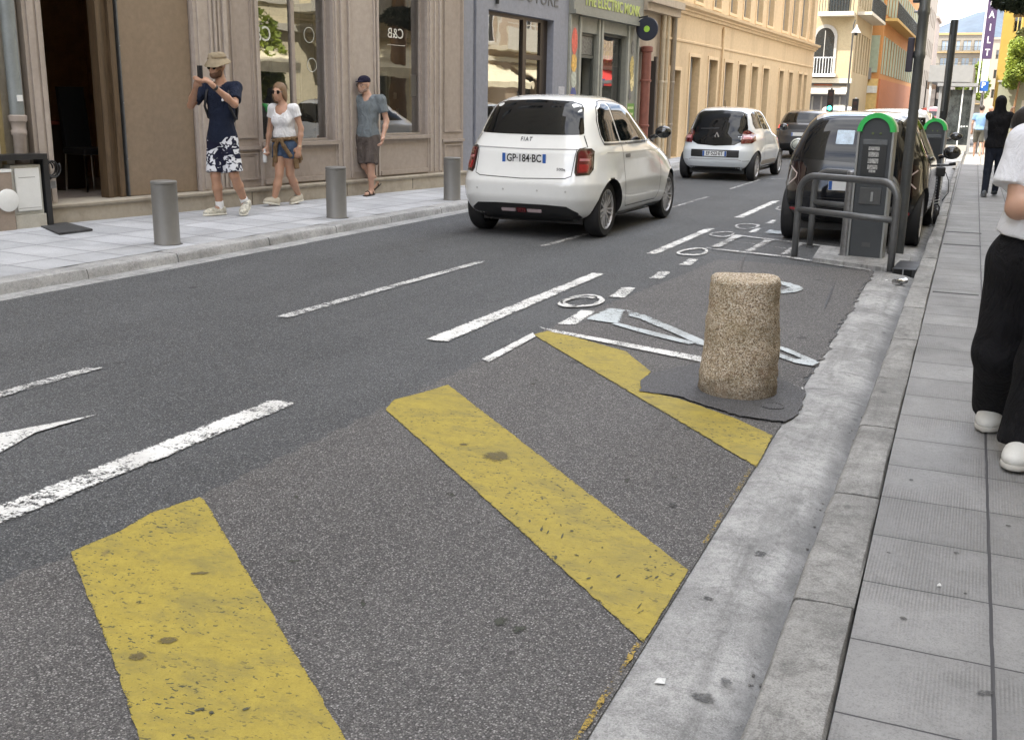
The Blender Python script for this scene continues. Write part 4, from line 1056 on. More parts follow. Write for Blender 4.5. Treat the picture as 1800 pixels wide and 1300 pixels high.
b4 = empty('beige_rendered_building', O2, ROT2, 'narrow old beige house front with many pipes between the record shop and the ochre building', 'building')
mb = MB(); wall(mb, 8.85, 11.28, 0, 13, [(9.6, 10.1, 0.1, 2.4)], 0.3, 0.03); shell(mb, 8.85, 11.28, 13, 0, 10, 0.03); mb.build('wall', PINKST, b4)
p = MB(); p.box(8.86, 11.27, -0.18, 0.02, 3.45, 3.62); p.box(8.86, 11.27, -0.28, 0.02, 3.62, 3.78); p.build('cornice', PINKST, b4)
p = MB(); p.box(9.58, 9.66, -0.03, 0.1, 0.1, 2.5); p.box(10.04, 10.12, -0.03, 0.1, 0.1, 2.5); p.box(9.66, 10.04, 0.2, 0.25, 0.1, 2.4); p.build('door', M('dark_door', (0.06, 0.05, 0.045), 0.6), b4)
for k, (x, r, m, lab) in enumerate(((9.12, 0.11, M('red_brown_pipe', (0.20, 0.07, 0.05), 0.5, var=0.25), 'thick red-brown downpipe beside the record shop'),
                      (10.32, 0.055, M('cream_pipe', (0.50, 0.42, 0.30), 0.6), 'cream downpipe on the beige house front, nearer the record shop'),
                      (10.62, 0.05, M('cream_pipe', (0.5, 0.42, 0.3), 0.6), 'thin cream pipe in the middle of the beige house front'),
                      (11.12, 0.06, M('grey_brown_pipe', (0.26, 0.22, 0.17), 0.6), 'grey-brown downpipe where the beige house front meets the ochre building'))):
    q = RM @ Vector((x, -0.06 - r * 0.5, 0))
    t = empty('downpipe', q, ROT2, lab, 'downpipe')
    top = 2.55 if k == 0 else 3.44
    MB().lathe([(r, 0.1), (r, top), (r * 1.25, top + 0.02), (r * 1.25, top + 0.12), (r * 0.9, top + 0.14)], 18).build('pipe', m, t, smooth=True)
    for z in (0.9, 1.9): MB().lathe([(r * 1.02, z), (r * 1.2, z + 0.01), (r * 1.2, z + 0.05), (r * 1.02, z + 0.06)], 18, caps=False).build('collar', m, t, smooth=True)

# ---- F3: ochre building with two rows of openings
ROT3 = math.atan2(15.0, 0.3)
b5 = empty('ochre_building', (-7.2, 27.0, 0), ROT3, 'long ochre building with a row of grey recessed openings and a moulded cornice', 'building')
low = [(-0.95, -0.02, 2.24), (0.82, 1.77, 2.62), (2.73, 3.67, 2.62), (4.54, 5.5, 2.62), (6.3, 7.25, 2.62), (8.1, 9.02, 2.62), (9.85, 10.8, 2.62), (12.6, 13.4, 2.62), (14.42, 15.2, 2.62), (16.4, 17.2, 2.62), (17.6, 18.3, 2.62)]
upp = [(-0.9, -0.1), (1.01, 1.75), (2.89, 3.68), (4.74, 5.56), (6.44, 7.31), (8.22, 9.1), (9.95, 10.85), (12.5, 13.5), (14.25, 15.3), (16.1, 17.3), (18.0, 18.8)]
lh = [(a, b, 0.12, h) for a, b, h in low]
uh = [(a, b, 4.0, 5.9) for a, b in upp]
mb = MB(); wall(mb, -1.6, 19.6, 0, 10.5, lh + uh, 0.28, 0.0); shell(mb, -1.6, 19.6, 10.5, 0, 9, 0.0); mb.build('wall', YELW, b5)
p = MB()
p.extr([(0.0, 3.60), (-0.05, 3.60), (-0.07, 3.66), (-0.12, 3.68), (-0.12, 3.72), (-0.22, 3.76), (-0.24, 3.83), (0.0, 3.86)], -1.6, 19.7)
p.extr([(0.0, 9.9), (-0.3, 9.9), (-0.45, 10.3), (-0.45, 10.5), (0, 10.52)], -1.6, 19.7)
p.build('cornice', YELT, b5)
p = MB(); p.extr([(0.0, 2.93), (-0.025, 2.94), (-0.035, 2.98), (0.0, 3.0)], -1.6, 19.6); p.build('band', YELT, b5)
for a, b, h in low:
    m = MB(); frame_box(m, a - 0.09, b + 0.09, 0.12 - 0.1, h + 0.09, 0.087, -0.025, 0.003); f = m.build('surround', YELT, b5)
    m = MB(); m.box(a, b, 0.20, 0.24, 0.12, h); m.box(a + 0.04, (a + b) / 2 - 0.01, 0.18, 0.2, 0.2, h - 0.06); m.box((a + b) / 2 + 0.01, b - 0.04, 0.18, 0.2, 0.2, h - 0.06)
    m.build('shutter', SHUT, b5)
for a, b in upp:
    m = MB(); frame_box(m, a - 0.08, b + 0.08, 4.0 - 0.08, 5.98, 0.077, -0.03, 0.003); m.build('surround', YELT, b5)
    m = MB(); frame_box(m, a, b, 4.0, 5.9, 0.06, 0.12, 0.17); m.box((a + b) / 2 - 0.03, (a + b) / 2 + 0.03, 0.11, 0.16, 4.06, 5.84); f = m.build('window', M('grey_sash', (0.34, 0.31, 0.26), 0.6), b5)
    MB().box(a + 0.06, b - 0.06, 0.145, 0.155, 4.06, 5.84).build('pane', M('dull_pane', (0.12, 0.115, 0.10), 0.12, var=0.4, scale=1.5, bump=0.02, spec=0.8), f)
R3 = Matrix.Translation((-7.2, 27.0, 0)) @ Matrix.Rotation(ROT3, 4, 'Z')
q = R3 @ Vector((4.05, -0.05, 0))
t = empty('downpipe', q, ROT3, 'thin ochre downpipe running up the ochre building between its third and fourth openings', 'downpipe')
MB().lathe([(0.035, 0.1), (0.035, 3.55)], 12).build('pipe', YELT, t, smooth=True)
MB().lathe([(0.05, 3.3), (0.06, 3.4), (0.06, 3.5)], 12).build('hopper', YELT, t, smooth=True)
# planter / low ledge where the pavement meets ochre building left empty
# ---------------------------------------------------------------- cars
def pchip(xs, ys):
    xs = np.array(xs, float); ys = np.array(ys, float)
    h = np.diff(xs); d = np.diff(ys) / h
    m = np.zeros_like(ys)
    m[0], m[-1] = d[0], d[-1]
    for i in range(1, len(xs) - 1):
        if d[i - 1] * d[i] > 0:
            w1, w2 = 2 * h[i] + h[i - 1], h[i] + 2 * h[i - 1]
            m[i] = (w1 + w2) / (w1 / d[i - 1] + w2 / d[i])
    def f(x):
        i = int(np.clip(np.searchsorted(xs, x) - 1, 0, len(h) - 1))
        t = (x - xs[i]) / h[i]
        return ((1 + 2 * t) * (1 - t) ** 2) * ys[i] + t * (1 - t) ** 2 * h[i] * m[i] + t * t * (3 - 2 * t) * ys[i + 1] + t * t * (t - 1) * h[i] * m[i + 1]
    return f

class Car:
    """x forward from the rear bumper, y to the car's left, z up"""
    def __init__(s, name, label, cat, loc, rz, tab, paint_m, axles, wr, half_track, group=None, arch=1.11, scale=1.0, xmid=None):
        s.root = empty(name, loc, rz, label, cat, group)
        s.root.scale = (scale,) * 3
        s.ax, s.wr, s.ht = axles, wr, half_track
        tab = sorted(tab)
        z = [r[0] for r in tab]
        F = [pchip(z, [r[k] for r in tab]) for k in range(1, 6)]
        nz, nu = 84, 120
        zs = np.concatenate([np.linspace(z[0], z[-1] - 0.12, nz - 22), np.linspace(z[-1] - 0.12, z[-1], 23)[1:]])
        vs, fs = [], []
        for zz in zs:
            xr, xf, w, er, ef = [float(f(zz)) for f in F]
            xc = (xr + xf) / 2 if xmid is None else min(max(xmid, xr + 0.1), xf - 0.1)
            for k in range(nu):
                a = 2 * math.pi * k / nu
                c, sn = math.cos(a), math.sin(a)
                e = er if c < 0 else ef
                r = (abs(c) ** e + abs(sn) ** e) ** (-1 / e)
                x = xc + r * c * ((xc - xr) if c < 0 else (xf - xc))
                y = w * r * sn
                for axx in axles:
                    g = math.exp(-((x - axx) ** 2 / 0.30 ** 2 + (zz - wr * 1.25) ** 2 / 0.26 ** 2))
                    y += math.copysign(0.05 * g, sn) * min(1, abs(sn) * 3)
                vs.append((x, y, zz))
        n = len(zs)
        for j in range(n - 1):
            for k in range(nu):
                q = (k + 1) % nu
                fs.append((j * nu + k, j * nu + q, (j + 1) * nu + q, (j + 1) * nu + k))
        fs.append(tuple(reversed(range(nu)))); fs.append(tuple((n - 1) * nu + k for k in range(nu)))
        mb = MB().add(vs, fs)
        body = mb.build('body', [paint_m, BLKPL], s.root, smooth='all')
        # wheel arches are cut out of the body
        cut = MB()
        for axx in axles:
            for sd_ in (-1, 1):
                prof = [(0.001, half_track - 0.17), (wr * arch, half_track - 0.17), (wr * arch, half_track + 0.4), (0.001, half_track + 0.4)]
                cut.lathe([(r, h * sd_) for r, h in prof], 40, (axx, 0, wr * 0.98), 'y', caps=False)
        co = cut.build('cutter', BLKPL, s.root, fix=True)
        md = body.modifiers.new('b', 'BOOLEAN'); md.operation = 'DIFFERENCE'; md.object = co; md.solver = 'EXACT'
        dg = bpy.context.evaluated_depsgraph_get()
        me = bpy.data.meshes.new_from_object(body.evaluated_get(dg))
        body.modifiers.clear()
        bpy.data.objects.remove(co)
        old = body.data; body.data = me; bpy.data.meshes.remove(old)
        me.materials.clear(); me.materials.append(paint_m); me.materials.append(BLKPL)
        mi = []
        for p in me.polygons:
            c = p.center; t = 0
            for axx in axles:
                if math.hypot(c.x - axx, c.z - wr * 0.98) < wr * arch * 1.004 and abs(c.y) > half_track - 0.172: t = 1
            mi.append(t)
            p.material_index = t
        try: me.set_sharp_from_angle(angle=R(40))
        except Exception: pass
        me.polygons.foreach_set('use_smooth', [True] * len(me.polygons))
        s.body = body
        bm = bmesh.new(); bm.from_mesh(me); s.bvh = BVHTree.FromBMesh(bm); bm.free()
    def patch(s, name, pts, mat, view='rear', off=0.004, parent=None, step=0.05, ang=0.0, smooth_pts=0, rim=0.012):
        """pts = (y,z) seen from the rear, or (x,z) seen from a side ('left'/'right'); laid on the body"""
        P = [Vector(p) for p in pts]
        if smooth_pts:
            P2 = []
            n = len(P)
            for i in range(n):
                p0, p1, p2, p3 = P[i - 1], P[i], P[(i + 1) % n], P[(i + 2) % n]
                for k in range(smooth_pts):
                    t = k / smooth_pts
                    P2.append(0.5 * ((2 * p1) + (p2 - p0) * t + (2 * p0 - 5 * p1 + 4 * p2 - p3) * t * t + (3 * p1 - p0 - 3 * p2 + p3) * t ** 3))
            P = P2
        Q = []
        for a, b in zip(P, P[1:] + P[:1]):
            k = max(1, int((b - a).length / step))
            Q += [a + (b - a) * i / k for i in range(k)]
        nb = len(Q)
        x0, x1 = min(q.x for q in Q), max(q.x for q in Q); y0, y1 = min(q.y for q in Q), max(q.y for q in Q)
        def inside(p):
            c = False
            for i in range(nb):
                a, b = Q[i], Q[i - 1]
                if (a.y > p.y) != (b.y > p.y) and p.x < (b.x - a.x) * (p.y - a.y) / (b.y - a.y) + a.x: c = not c
            return c
        G = []
        gx = x0 + step * 0.5
        while gx < x1:
            gy = y0 + step * 0.5
            while gy < y1:
                g = Vector((gx, gy))
                if inside(g) and min((g - q).length for q in Q) > step * 0.35: G.append(g)
                gy += step
            gx += step
        res = delaunay_2d_cdt(Q + G, [], [list(range(nb))], 1, 1e-6)
        vs = []
        last = None
        for p in res[0]:
            if view == 'rear':
                d = Vector((math.cos(ang), math.sin(ang), 0)); o = Vector((-0.6, p[0], p[1])) - d * 0.6
                o = Vector((0, p[0], p[1])) - d * 1.5
            elif view == 'right':
                d = Vector((0, 1, 0)); o = Vector((p[0], -3, p[1]))
            else:
                d = Vector((0, -1, 0)); o = Vector((p[0], 3, p[1]))
            h = s.bvh.ray_cast(o, d, 6)
            if h[0] is None: co = last if last is not None else o + d * 3
            else:
                co = h[0] + (h[1] if h[1].dot(d) < 0 else -h[1]) * off; last = co
            vs.append(co)
        fs = [tuple(f) for f in res[2]]
        # orient outwards
        if fs:
            a, b, c = [vs[i] for i in fs[0][:3]]
            if (b - a).cross(c - a).dot(d) > 0: fs = [tuple(reversed(f)) for f in fs]
        mb = MB().add(vs, fs)
        # rim turned inward so the pane has thickness
        ed = {}
        for f in fs:
            for i in range(len(f)):
                e = (f[i], f[(i + 1) % len(f)])
                ed[e] = 1
        n0 = len(mb.v)
        b_e = [e for e in ed if (e[1], e[0]) not in ed]
        back = {}
        for e in b_e:
            for v in e:
                if v not in back:
                    back[v] = len(mb.v); mb.v.append(tuple(Vector(vs[v]) + d * rim))
        for e in b_e:
            mb.f.append((e[1], e[0], back[e[0]], back[e[1]])); mb.m.append(0)
        return mb.build(name, mat, parent or s.root, smooth=True)
    def line(s, name, pts, w, mat, view='rear', closed=False, parent=None, off=0.002, z=None):
        """thin seam drawn on the body along a polyline"""
        P = [Vector(p) for p in pts]
        if closed: P.append(P[0])
        L = []
        for a, b in zip(P, P[1:]):
            k = max(1, int((b - a).length / 0.04))
            L += [a + (b - a) * i / k for i in range(k)]
        L.append(P[-1])
        A, B = [], []
        for i, p in enumerate(L):
            t = (L[min(i + 1, len(L) - 1)] - L[max(i - 1, 0)]).normalized()
            nrm = Vector((-t.y, t.x)) * w / 2
            A.append(p + nrm); B.append(p - nrm)
        vs = []
        for p in A + B:
            if view == 'rear': o, d = Vector((-2, p.x, p.y)), Vector((1, 0, 0))
            elif view == 'right': o, d = Vector((p.x, -3, p.y)), Vector((0, 1, 0))
            else: o, d = Vector((p.x, 3, p.y)), Vector((0, -1, 0))
            h = s.bvh.ray_cast(o, d, 6)
            vs.append((h[0] + h[1] * (off if h[1].dot(d) < 0 else -off)) if h[0] is not None else o + d * 3)
        n = len(L)
        return MB().add(vs, [(i, i + 1, n + i + 1, n + i) for i in range(n - 1)]).build(name, mat, parent or s.root)
    def at(s, view, a, b):
        if view == 'rear': o, d = Vector((-2, a, b)), Vector((1, 0, 0))
        elif view == 'right': o, d = Vector((a, -3, b)), Vector((0, 1, 0))
        else: o, d = Vector((a, 3, b)), Vector((0, -1, 0))
        h = s.bvh.ray_cast(o, d, 6)
        return h[0], (h[1] if h[1].dot(d) < 0 else -h[1])
    def plate(s, y, z, w, h, txt, tilt=0.0, stand=0.012):
        p, n = s.at('rear', y, z)
        m = Matrix.Translation((p.x - stand, y, z)) @ Matrix.Rotation(R(-90), 4, 'Z') @ Matrix.Rotation(R(90) , 4, 'X') @ Matrix.Rotation(tilt, 4, 'X')
        pl = MB().box(-w / 2, w / 2, -h / 2, h / 2, -0.008, 0.0, 0.002).build('number_plate', M('plate_white', (0.72, 0.73, 0.73), 0.4, var=0.04, bump=0), s.root)
        pl.data.transform(m)
        for x0, x1 in ((-w / 2 + 0.004, -w / 2 + 0.042), (w / 2 - 0.042, w / 2 - 0.004)):
            b = MB().box(x0, x1, -h / 2 + 0.004, h / 2 - 0.004, 0.0005, 0.0015).build('blue_band', M('plate_blue', (0.02, 0.10, 0.38), 0.4, bump=0), pl)
            b.data.transform(m)
        if txt: text_mesh(txt, h * 0.98, M('plate_ink', (0.02, 0.02, 0.02), 0.5, bump=0), 'lettering', pl, m @ Matrix.Translation((0, 0.002, 0.001)), 0.0008, sx=0.80, bold=0.0022)
        return pl
    def wheels(s, spokes=14, rim=0.68, w=0.17, rimmat=None, dish=0.02):
        rimmat = rimmat or ALLOY
        r = s.wr
        for ax in s.ax:
            for sd_ in (-1, 1):
                e = empty('wheel', (ax, sd_ * s.ht, r), 0 if sd_ < 0 else math.pi, parent=s.root)
                # outer face towards local -y
                W = w / 2
                MB().lathe([(r * rim, -W + 0.012), (r * rim * 1.03, -W), (r * 0.93, -W), (r * 0.985, -W + 0.02), (r, -W + 0.045), (r, W - 0.045), (r * 0.985, W - 0.02), (r * 0.93, W), (r * rim, W)], 48, axis='y', caps=False).build('tyre', RUBBER, e, smooth=True)
                rb = MB()
                rb.lathe([(r * rim * 1.02, -W + 0.004), (r * rim * 0.97, -W + 0.002), (r * rim * 0.93, -W + 0.02), (r * rim * 0.91, W * 0.3)], 48, axis='y', caps=False)
                rb.lathe([(0.001, -W + dish), (r * 0.12, -W + dish), (r * 0.14, -W + dish + 0.02), (r * 0.14, 0)], 24, axis='y', caps=False)
                for k in range(spokes):
                    a = 2 * math.pi * k / spokes
                    da = 0.11 if k % 2 else -0.03
                    hw0, hw1 = 0.012, 0.0095
                    pts = []
                    for rr_, off, hw, y in ((r * 0.12, 0, hw0, -W + dish + 0.002), (r * rim * 0.55, da * 0.5, hw1, -W + dish * 0.7), (r * rim * 0.95, da, hw1 * 0.9, -W + 0.012)):
                        for sgn in (-1, 1):
                            c_ = Vector((math.cos(a + off), math.sin(a + off))) * rr_; t_ = Vector((-math.sin(a + off), math.cos(a + off))) * hw * sgn
                            pts.append((c_.x + t_.x, y, c_.y + t_.y))
                    vs = pts + [(p[0], p[1] + 0.02, p[2]) for p in pts]
                    fs = [(0, 1, 3, 2), (2, 3, 5, 4), (0, 2, 8, 6), (2, 4, 10, 8), (1, 7, 9, 3), (3, 9, 11, 5)]
                    rb.add(vs, fs)
                rb.build('rim', rimmat, e, smooth=False)
                MB().lathe([(0.001, 0.02), (r * rim * 0.98, 0.02)], 32, axis='y', caps=False).build('brake_backing', BLKPL, e)
    def mirror(s, x, y, z, side, mat, size=(0.10, 0.22, 0.15)):
        mb = MB(); mb.ball((0, side * 0.13, 0.02), 0.5, 20, sc=(size[0], size[1], size[2]))
        mb.tube([(0.02, -side * 0.02, -0.05), (0.0, side * 0.08, -0.01)], [0.03, 0.025], 8)
        o = mb.build('mirror', mat, s.root, smooth='all', loc=(x, y, z))
        g = MB(); g.lathe([(0.42, 0.0), (0.001, 0.0)], 20, axis='x', caps=False)
        g.v = [(-size[0] * 0.36, side * 0.13 + p[1] * size[1] * 0.92, 0.02 + p[2] * size[2] * 0.92) for p in g.v]
        g.build('mirror_glass', WINDK, o)

SEAM_M = M('shut_line', (0.02, 0.02, 0.02), 0.7, bump=0)
def arc(cx, cz, r, a0, a1, n=12):
    return [(cx + r * math.cos(R(a0 + (a1 - a0) * i / n)), cz + r * math.sin(R(a0 + (a1 - a0) * i / n))) for i in range(n + 1)]
def rrect(x0, x1, z0, z1, r, n=4):
    return arc(x1 - r, z1 - r, r, 0, 90, n) + arc(x0 + r, z1 - r, r, 90, 180, n) + arc(x0 + r, z0 + r, r, 180, 270, n) + arc(x1 - r, z0 + r, r, 270, 360, n)

# --- white small hatchback, nearest, seen from behind
WHITECAR = carpaint('white_pearl_paint', (0.74, 0.75, 0.74), 0.22)
TAB = [  # z, x rear, x front, half width, rear squareness, front squareness
    (0.19, 0.20, 3.40, 0.70, 5.0, 4.0), (0.26, 0.08, 3.52, 0.79, 5.4, 4.2), (0.34, 0.035, 3.58, 0.825, 5.6, 4.2), (0.46, 0.0, 3.62, 0.838, 6.2, 4.0), (0.58, 0.0, 3.63, 0.840, 6.4, 3.8),
    (0.66, 0.03, 3.61, 0.832, 6.4, 3.5), (0.74, 0.065, 3.56, 0.822, 6.4, 3.3), (0.84, 0.10, 3.40, 0.812, 6.2, 3.0), (0.92, 0.125, 3.14, 0.800, 6.0, 2.9), (0.98, 0.16, 2.86, 0.782, 5.8, 3.0),
    (1.04, 0.195, 2.62, 0.755, 5.6, 3.4), (1.12, 0.235, 2.42, 0.722, 5.4, 3.8), (1.22, 0.285, 2.24, 0.685, 5.2, 3.8), (1.32, 0.345, 2.08, 0.645, 5.0, 3.8), (1.40, 0.405, 1.95, 0.605, 4.6, 3.6),
    (1.455, 0.46, 1.83, 0.54, 3.6, 3.2), (1.49, 0.53, 1.72, 0.475, 3.2, 3.0), (1.512, 0.65, 1.58, 0.37, 2.8, 2.8), (1.524, 0.84, 1.40, 0.20, 2.4, 2.4)]
c1 = Car('small_hatchback', 'small white rounded hatchback driving away in the near lane, the largest white car', 'car', (-4.50, 10.52, 0), R(90) - 0.018, TAB, WHITECAR, (0.60, 2.92), 0.305, 0.70)
c1.patch('rear_window', [(-0.595, 1.115), (-0.585, 1.16), (-0.52, 1.38), (-0.48, 1.42), (-0.38, 1.447), (0, 1.462), (0.38, 1.447), (0.48, 1.42), (0.52, 1.38), (0.585, 1.16), (0.595, 1.115), (0.57, 1.104), (0.3, 1.098), (0, 1.096), (-0.3, 1.098), (-0.57, 1.104)], CARGLASS)
c1.line('tailgate_seam', [(-0.60, 1.095), (-0.66, 0.98), (-0.57, 0.95), (-0.56, 0.68), (-0.50, 0.655), (0, 0.64), (0.50, 0.655), (0.56, 0.68), (0.57, 0.95), (0.66, 0.98), (0.60, 1.095)], 0.008, SEAM_M)
c1.line('tailgate_crease', [(-0.60, 0.955), (0, 0.945), (0.60, 0.955)], 0.012, M('painted_crease_shadow', (0.30, 0.30, 0.30), 0.5, bump=0))  # crease shadow painted as a grey line on the body
for sg in (-1, 1):
    pl = [(sg * 0.595, 0.965), (sg * 0.690, 0.965), (sg * 0.717, 0.935), (sg * 0.737, 0.75), (sg * 0.717, 0.695), (sg * 0.605, 0.685), (sg * 0.585, 0.72), (sg * 0.575, 0.93)]
    lt = c1.patch('tail_light', [(y * 1.0, z) for y, z in pl], M('lamp_surround', (0.02, 0.006, 0.007), 0.15, bump=0, coat=1), step=0.03, off=0.006)
    pi = [(sg * 0.607, 0.94), (sg * 0.680, 0.94), (sg * 0.700, 0.915), (sg * 0.719, 0.76), (sg * 0.700, 0.715), (sg * 0.620, 0.708), (sg * 0.603, 0.74), (sg * 0.595, 0.91)]
    c1.patch('lens', pi, REDL, step=0.03, off=0.012, parent=lt)
    c1.patch('bright_bar', [(sg * 0.615, 0.86), (sg * 0.690, 0.86), (sg * 0.695, 0.835), (sg * 0.615, 0.835)], M('pink_lens', (0.45, 0.18, 0.19), 0.1, bump=0, coat=1), step=0.03, off=0.0155, parent=lt)
    c1.patch('lower_lens', [(sg * 0.620, 0.80), (sg * 0.700, 0.80), (sg * 0.695, 0.73), (sg * 0.625, 0.722)], REDL2, step=0.03, off=0.0155, parent=lt)
c1.plate(0, 0.845, 0.52, 0.115, 'GP·184·BC')
INK = M('grey_badge_ink', (0.10, 0.10, 0.11), 0.3, 0.5, bump=0)
def rear_text(car, txt, size, y, z, mat, sx=1.0, bold=0.0, name='badge', tiltk=1.0, space=1.0):
    p, n = car.at('rear', y, z)
    a = math.atan2(n.z, -n.x)
    m = Matrix.Translation((p.x + n.x * 0.004, y, z + n.z * .004)) @ Matrix.Rotation(R(-90), 4, 'Z') @ Matrix.Rotation(R(90) - a * tiltk, 4, 'X')
    return text_mesh(txt, size, mat, name, car.root, m, 0.002, sx=sx, bold=bold, space=space)
rear_text(c1, 'FIAT', 0.066, 0.02, 1.045, INK, 0.8, 0.0008, space=1.35)
rear_text(c1, '500e', 0.04, -0.44, 0.745, INK, 1.3)
c1.patch('diffuser', [(-0.66, 0.19), (-0.62, 0.30), (-0.52, 0.365), (-0.3, 0.375), (0.3, 0.375), (0.52, 0.365), (0.62, 0.30), (0.66, 0.19)], BLKPL, off=0.006)
fl = c1.patch('fog_lamp', rrect(-0.06, 0.05, 0.285, 0.335, 0.01), REDL, off=0.016, step=0.03)
for y0, y1 in ((-0.24, -0.075), (0.065, 0.23)): c1.patch('reflector', rrect(y0, y1, 0.290, 0.325, 0.01), M('pale_reflector', (0.45, 0.36, 0.38), 0.2, bump=0, coat=1), off=0.016, step=0.03)
for y in (-0.52, -0.20, 0.20, 0.52): c1.patch('parking_sensor', arc(y, 0.52, 0.012, 0, 330, 10), M('sensor_ring', (0.45, 0.45, 0.44), 0.4, bump=0), off=0.003, step=0.02)
for vw in ('right', 'left'):
    sw = c1.patch('side_window', [(0.56, 1.03), (0.54, 1.10), (0.575, 1.24), (0.66, 1.36), (0.84, 1.425), (0.98, 1.438), (0.99, 1.03)], CARGLASS, vw, step=0.04, off=0.005)
    c1.patch('side_window', [(1.04, 1.03), (1.03, 1.438), (1.30, 1.435), (1.62, 1.395), (1.90, 1.28), (2.14, 1.14), (2.26, 1.045), (2.24, 1.02)], CARGLASS, vw, step=0.045, off=0.005)
    c1.line('window_trim', [(0.53, 1.0), (0.515, 1.10), (0.55, 1.25), (0.645, 1.385), (0.83, 1.452), (1.0, 1.462), (1.32, 1.455), (1.65, 1.412), (1.94, 1.295), (2.2, 1.14), (2.33, 1.045)], 0.014, M('trim_black', (0.03, 0.03, 0.03), 0.3, bump=0), vw)
    c1.line('window_sill', [(0.53, 1.005), (1.3, 1.0), (2.33, 1.01)], 0.02, M('trim_black', bump=0), vw, off=0.004)
    c1.line('door_seam', [(1.02, 0.99), (1.03, 0.60), (1.06, 0.36), (1.12, 0.305), (2.26, 0.305), (2.36, 0.40), (2.42, 0.70), (2.36, 1.0)], 0.009, SEAM_M, vw)
    c1.line('side_crease', [(0.55, 0.915), (1.3, 0.90), (2.2, 0.90), (2.8, 0.885)], 0.012, M('crease_grey', (0.42, 0.42, 0.41), 0.4, bump=0), vw)
    c1.patch('door_handle', rrect(1.10, 1.26, 0.845, 0.885, 0.015), M('handle_dark', (0.12, 0.12, 0.12), 0.3, bump=0), vw, step=0.03)
c1.mirror(2.10, -0.80, 1.09, -1, M('mirror_black', (0.015, 0.015, 0.016), 0.15, bump=0, coat=1), (0.13, 0.20, 0.15)); c1.mirror(2.10, 0.80, 1.09, 1, M('mirror_black', bump=0), (0.13, 0.20, 0.15))
c1.wheels(14, 0.70, 0.175)
MB().tube([(0.56, 0.28, 1.49), (0.50, 0.28, 1.55)], 0.006, 6).build('aerial', BLKPL, c1.root)
MB().box(0.35, 3.2, -0.6, 0.6, 0.15, 0.3).build('underside', BLKPL, c1.root)

# --- white hatchback with a black glass tailgate
WH2 = carpaint('cool_white_paint', (0.68, 0.72, 0.75), 0.2)
TAB = [(0.22, 0.16, 3.4, 0.68, 5.4, 3.8), (0.3, 0.06, 3.5, 0.78, 5.4, 3.8), (0.45, 0, 3.57, 0.82, 5.4, 3.8), (0.62, 0, 3.58, 0.83, 5.4, 3.8), (0.75, 0.06, 3.5, 0.828, 5.4, 3.8), (0.88, 0.1, 3.3, 0.82, 5.4, 3.8),
       (1, 0.15, 3, 0.795, 3.6, 2.6), (1.08, 0.19, 2.72, 0.76, 3.8, 3.2), (1.2, 0.25, 2.5, 0.7, 4, 3.6), (1.34, 0.33, 2.3, 0.645, 4, 3.6), (1.44, 0.42, 2.15, 0.59, 3.8, 3.4), (1.5, 0.5, 2, 0.52, 3.4, 3), (1.535, 0.65, 1.8, 0.4, 2.9, 2.8), (1.555, 0.9, 1.5, 0.2, 2.4, 2.4)]
c2 = Car('black_tailgate_hatchback', 'white hatchback with an all-black glass tailgate, ahead of the small rounded one', 'car', (-4.72, 20.55, 0), R(90) - 0.02, TAB, WH2, (0.52, 3.01), 0.31, 0.735, scale=0.90)
c2.patch('rear_window', [(-0.60, 0.86), (-0.62, 0.93), (-0.60, 1.12), (-0.53, 1.40), (-0.42, 1.455), (0, 1.475), (0.42, 1.455), (0.53, 1.40), (0.60, 1.12), (0.62, 0.93), (0.60, 0.86), (0.4, 0.76), (0, 0.735), (-0.4, 0.76)], CARGLASS)
for sg in (-1, 1):
    lt = c2.patch('tail_light', [(sg * 0.52, 1.03), (sg * 0.60, 1.08), (sg * 0.74, 0.98), (sg * 0.775, 0.86), (sg * 0.72, 0.80), (sg * 0.53, 0.79)], REDL, step=0.03, off=0.010)
    c2.patch('lens', [(sg * 0.56, 0.95), (sg * 0.70, 0.94), (sg * 0.72, 0.88), (sg * 0.56, 0.88)], M('pink_lens', (0.62, 0.3, 0.32), 0.1, bump=0, coat=1), step=0.03, off=0.014, parent=lt)
c2.patch('plate_panel', rrect(-0.52, 0.52, 0.50, 0.655, 0.015), BLKPL, off=0.005)
c2.plate(0, 0.575, 0.52, 0.115, 'EF·522·ET')
c2.line('bumper_crease', [(-0.80, 0.44), (-0.6, 0.43), (-0.5, 0.46), (0.5, 0.46), (0.6, 0.43), (0.80, 0.44)], 0.02, M('bumper_grey', (0.35, 0.36, 0.38), 0.5, bump=0))
c2.patch('diffuser', [(-0.7, 0.22), (-0.6, 0.30), (0.6, 0.30), (0.7, 0.22)], BLKPL)
p_, n_ = c2.at('rear', 0, 0.935)
dm = MB(); s_ = 0.075
for k, (o, i_) in enumerate(((1.0, 0.62),)):
    pts_o = [(0, s_ * 1.25), (s_ * 0.72, 0), (0, -s_ * 1.25), (-s_ * 0.72, 0)]
    pts_i = [(0.012, s_ * 0.7), (s_ * 0.28, 0), (-0.012, -s_ * 0.7), (-s_ * 0.28, 0)]
    vs = [(p_.x - 0.012, y, 0.935 + z) for y, z in pts_o + pts_i] + [(p_.x + 0.01, y, 0.935 + z) for y, z in pts_o + pts_i]
    dm.add(vs, [(i, (i + 1) % 4, 4 + (i + 1) % 4, 4 + i) for i in range(4)] + [(i, (i + 1) % 4, 8 + (i + 1) % 4, 8 + i) for i in range(4)])
dm.build('diamond_badge', CHROME, c2.root)
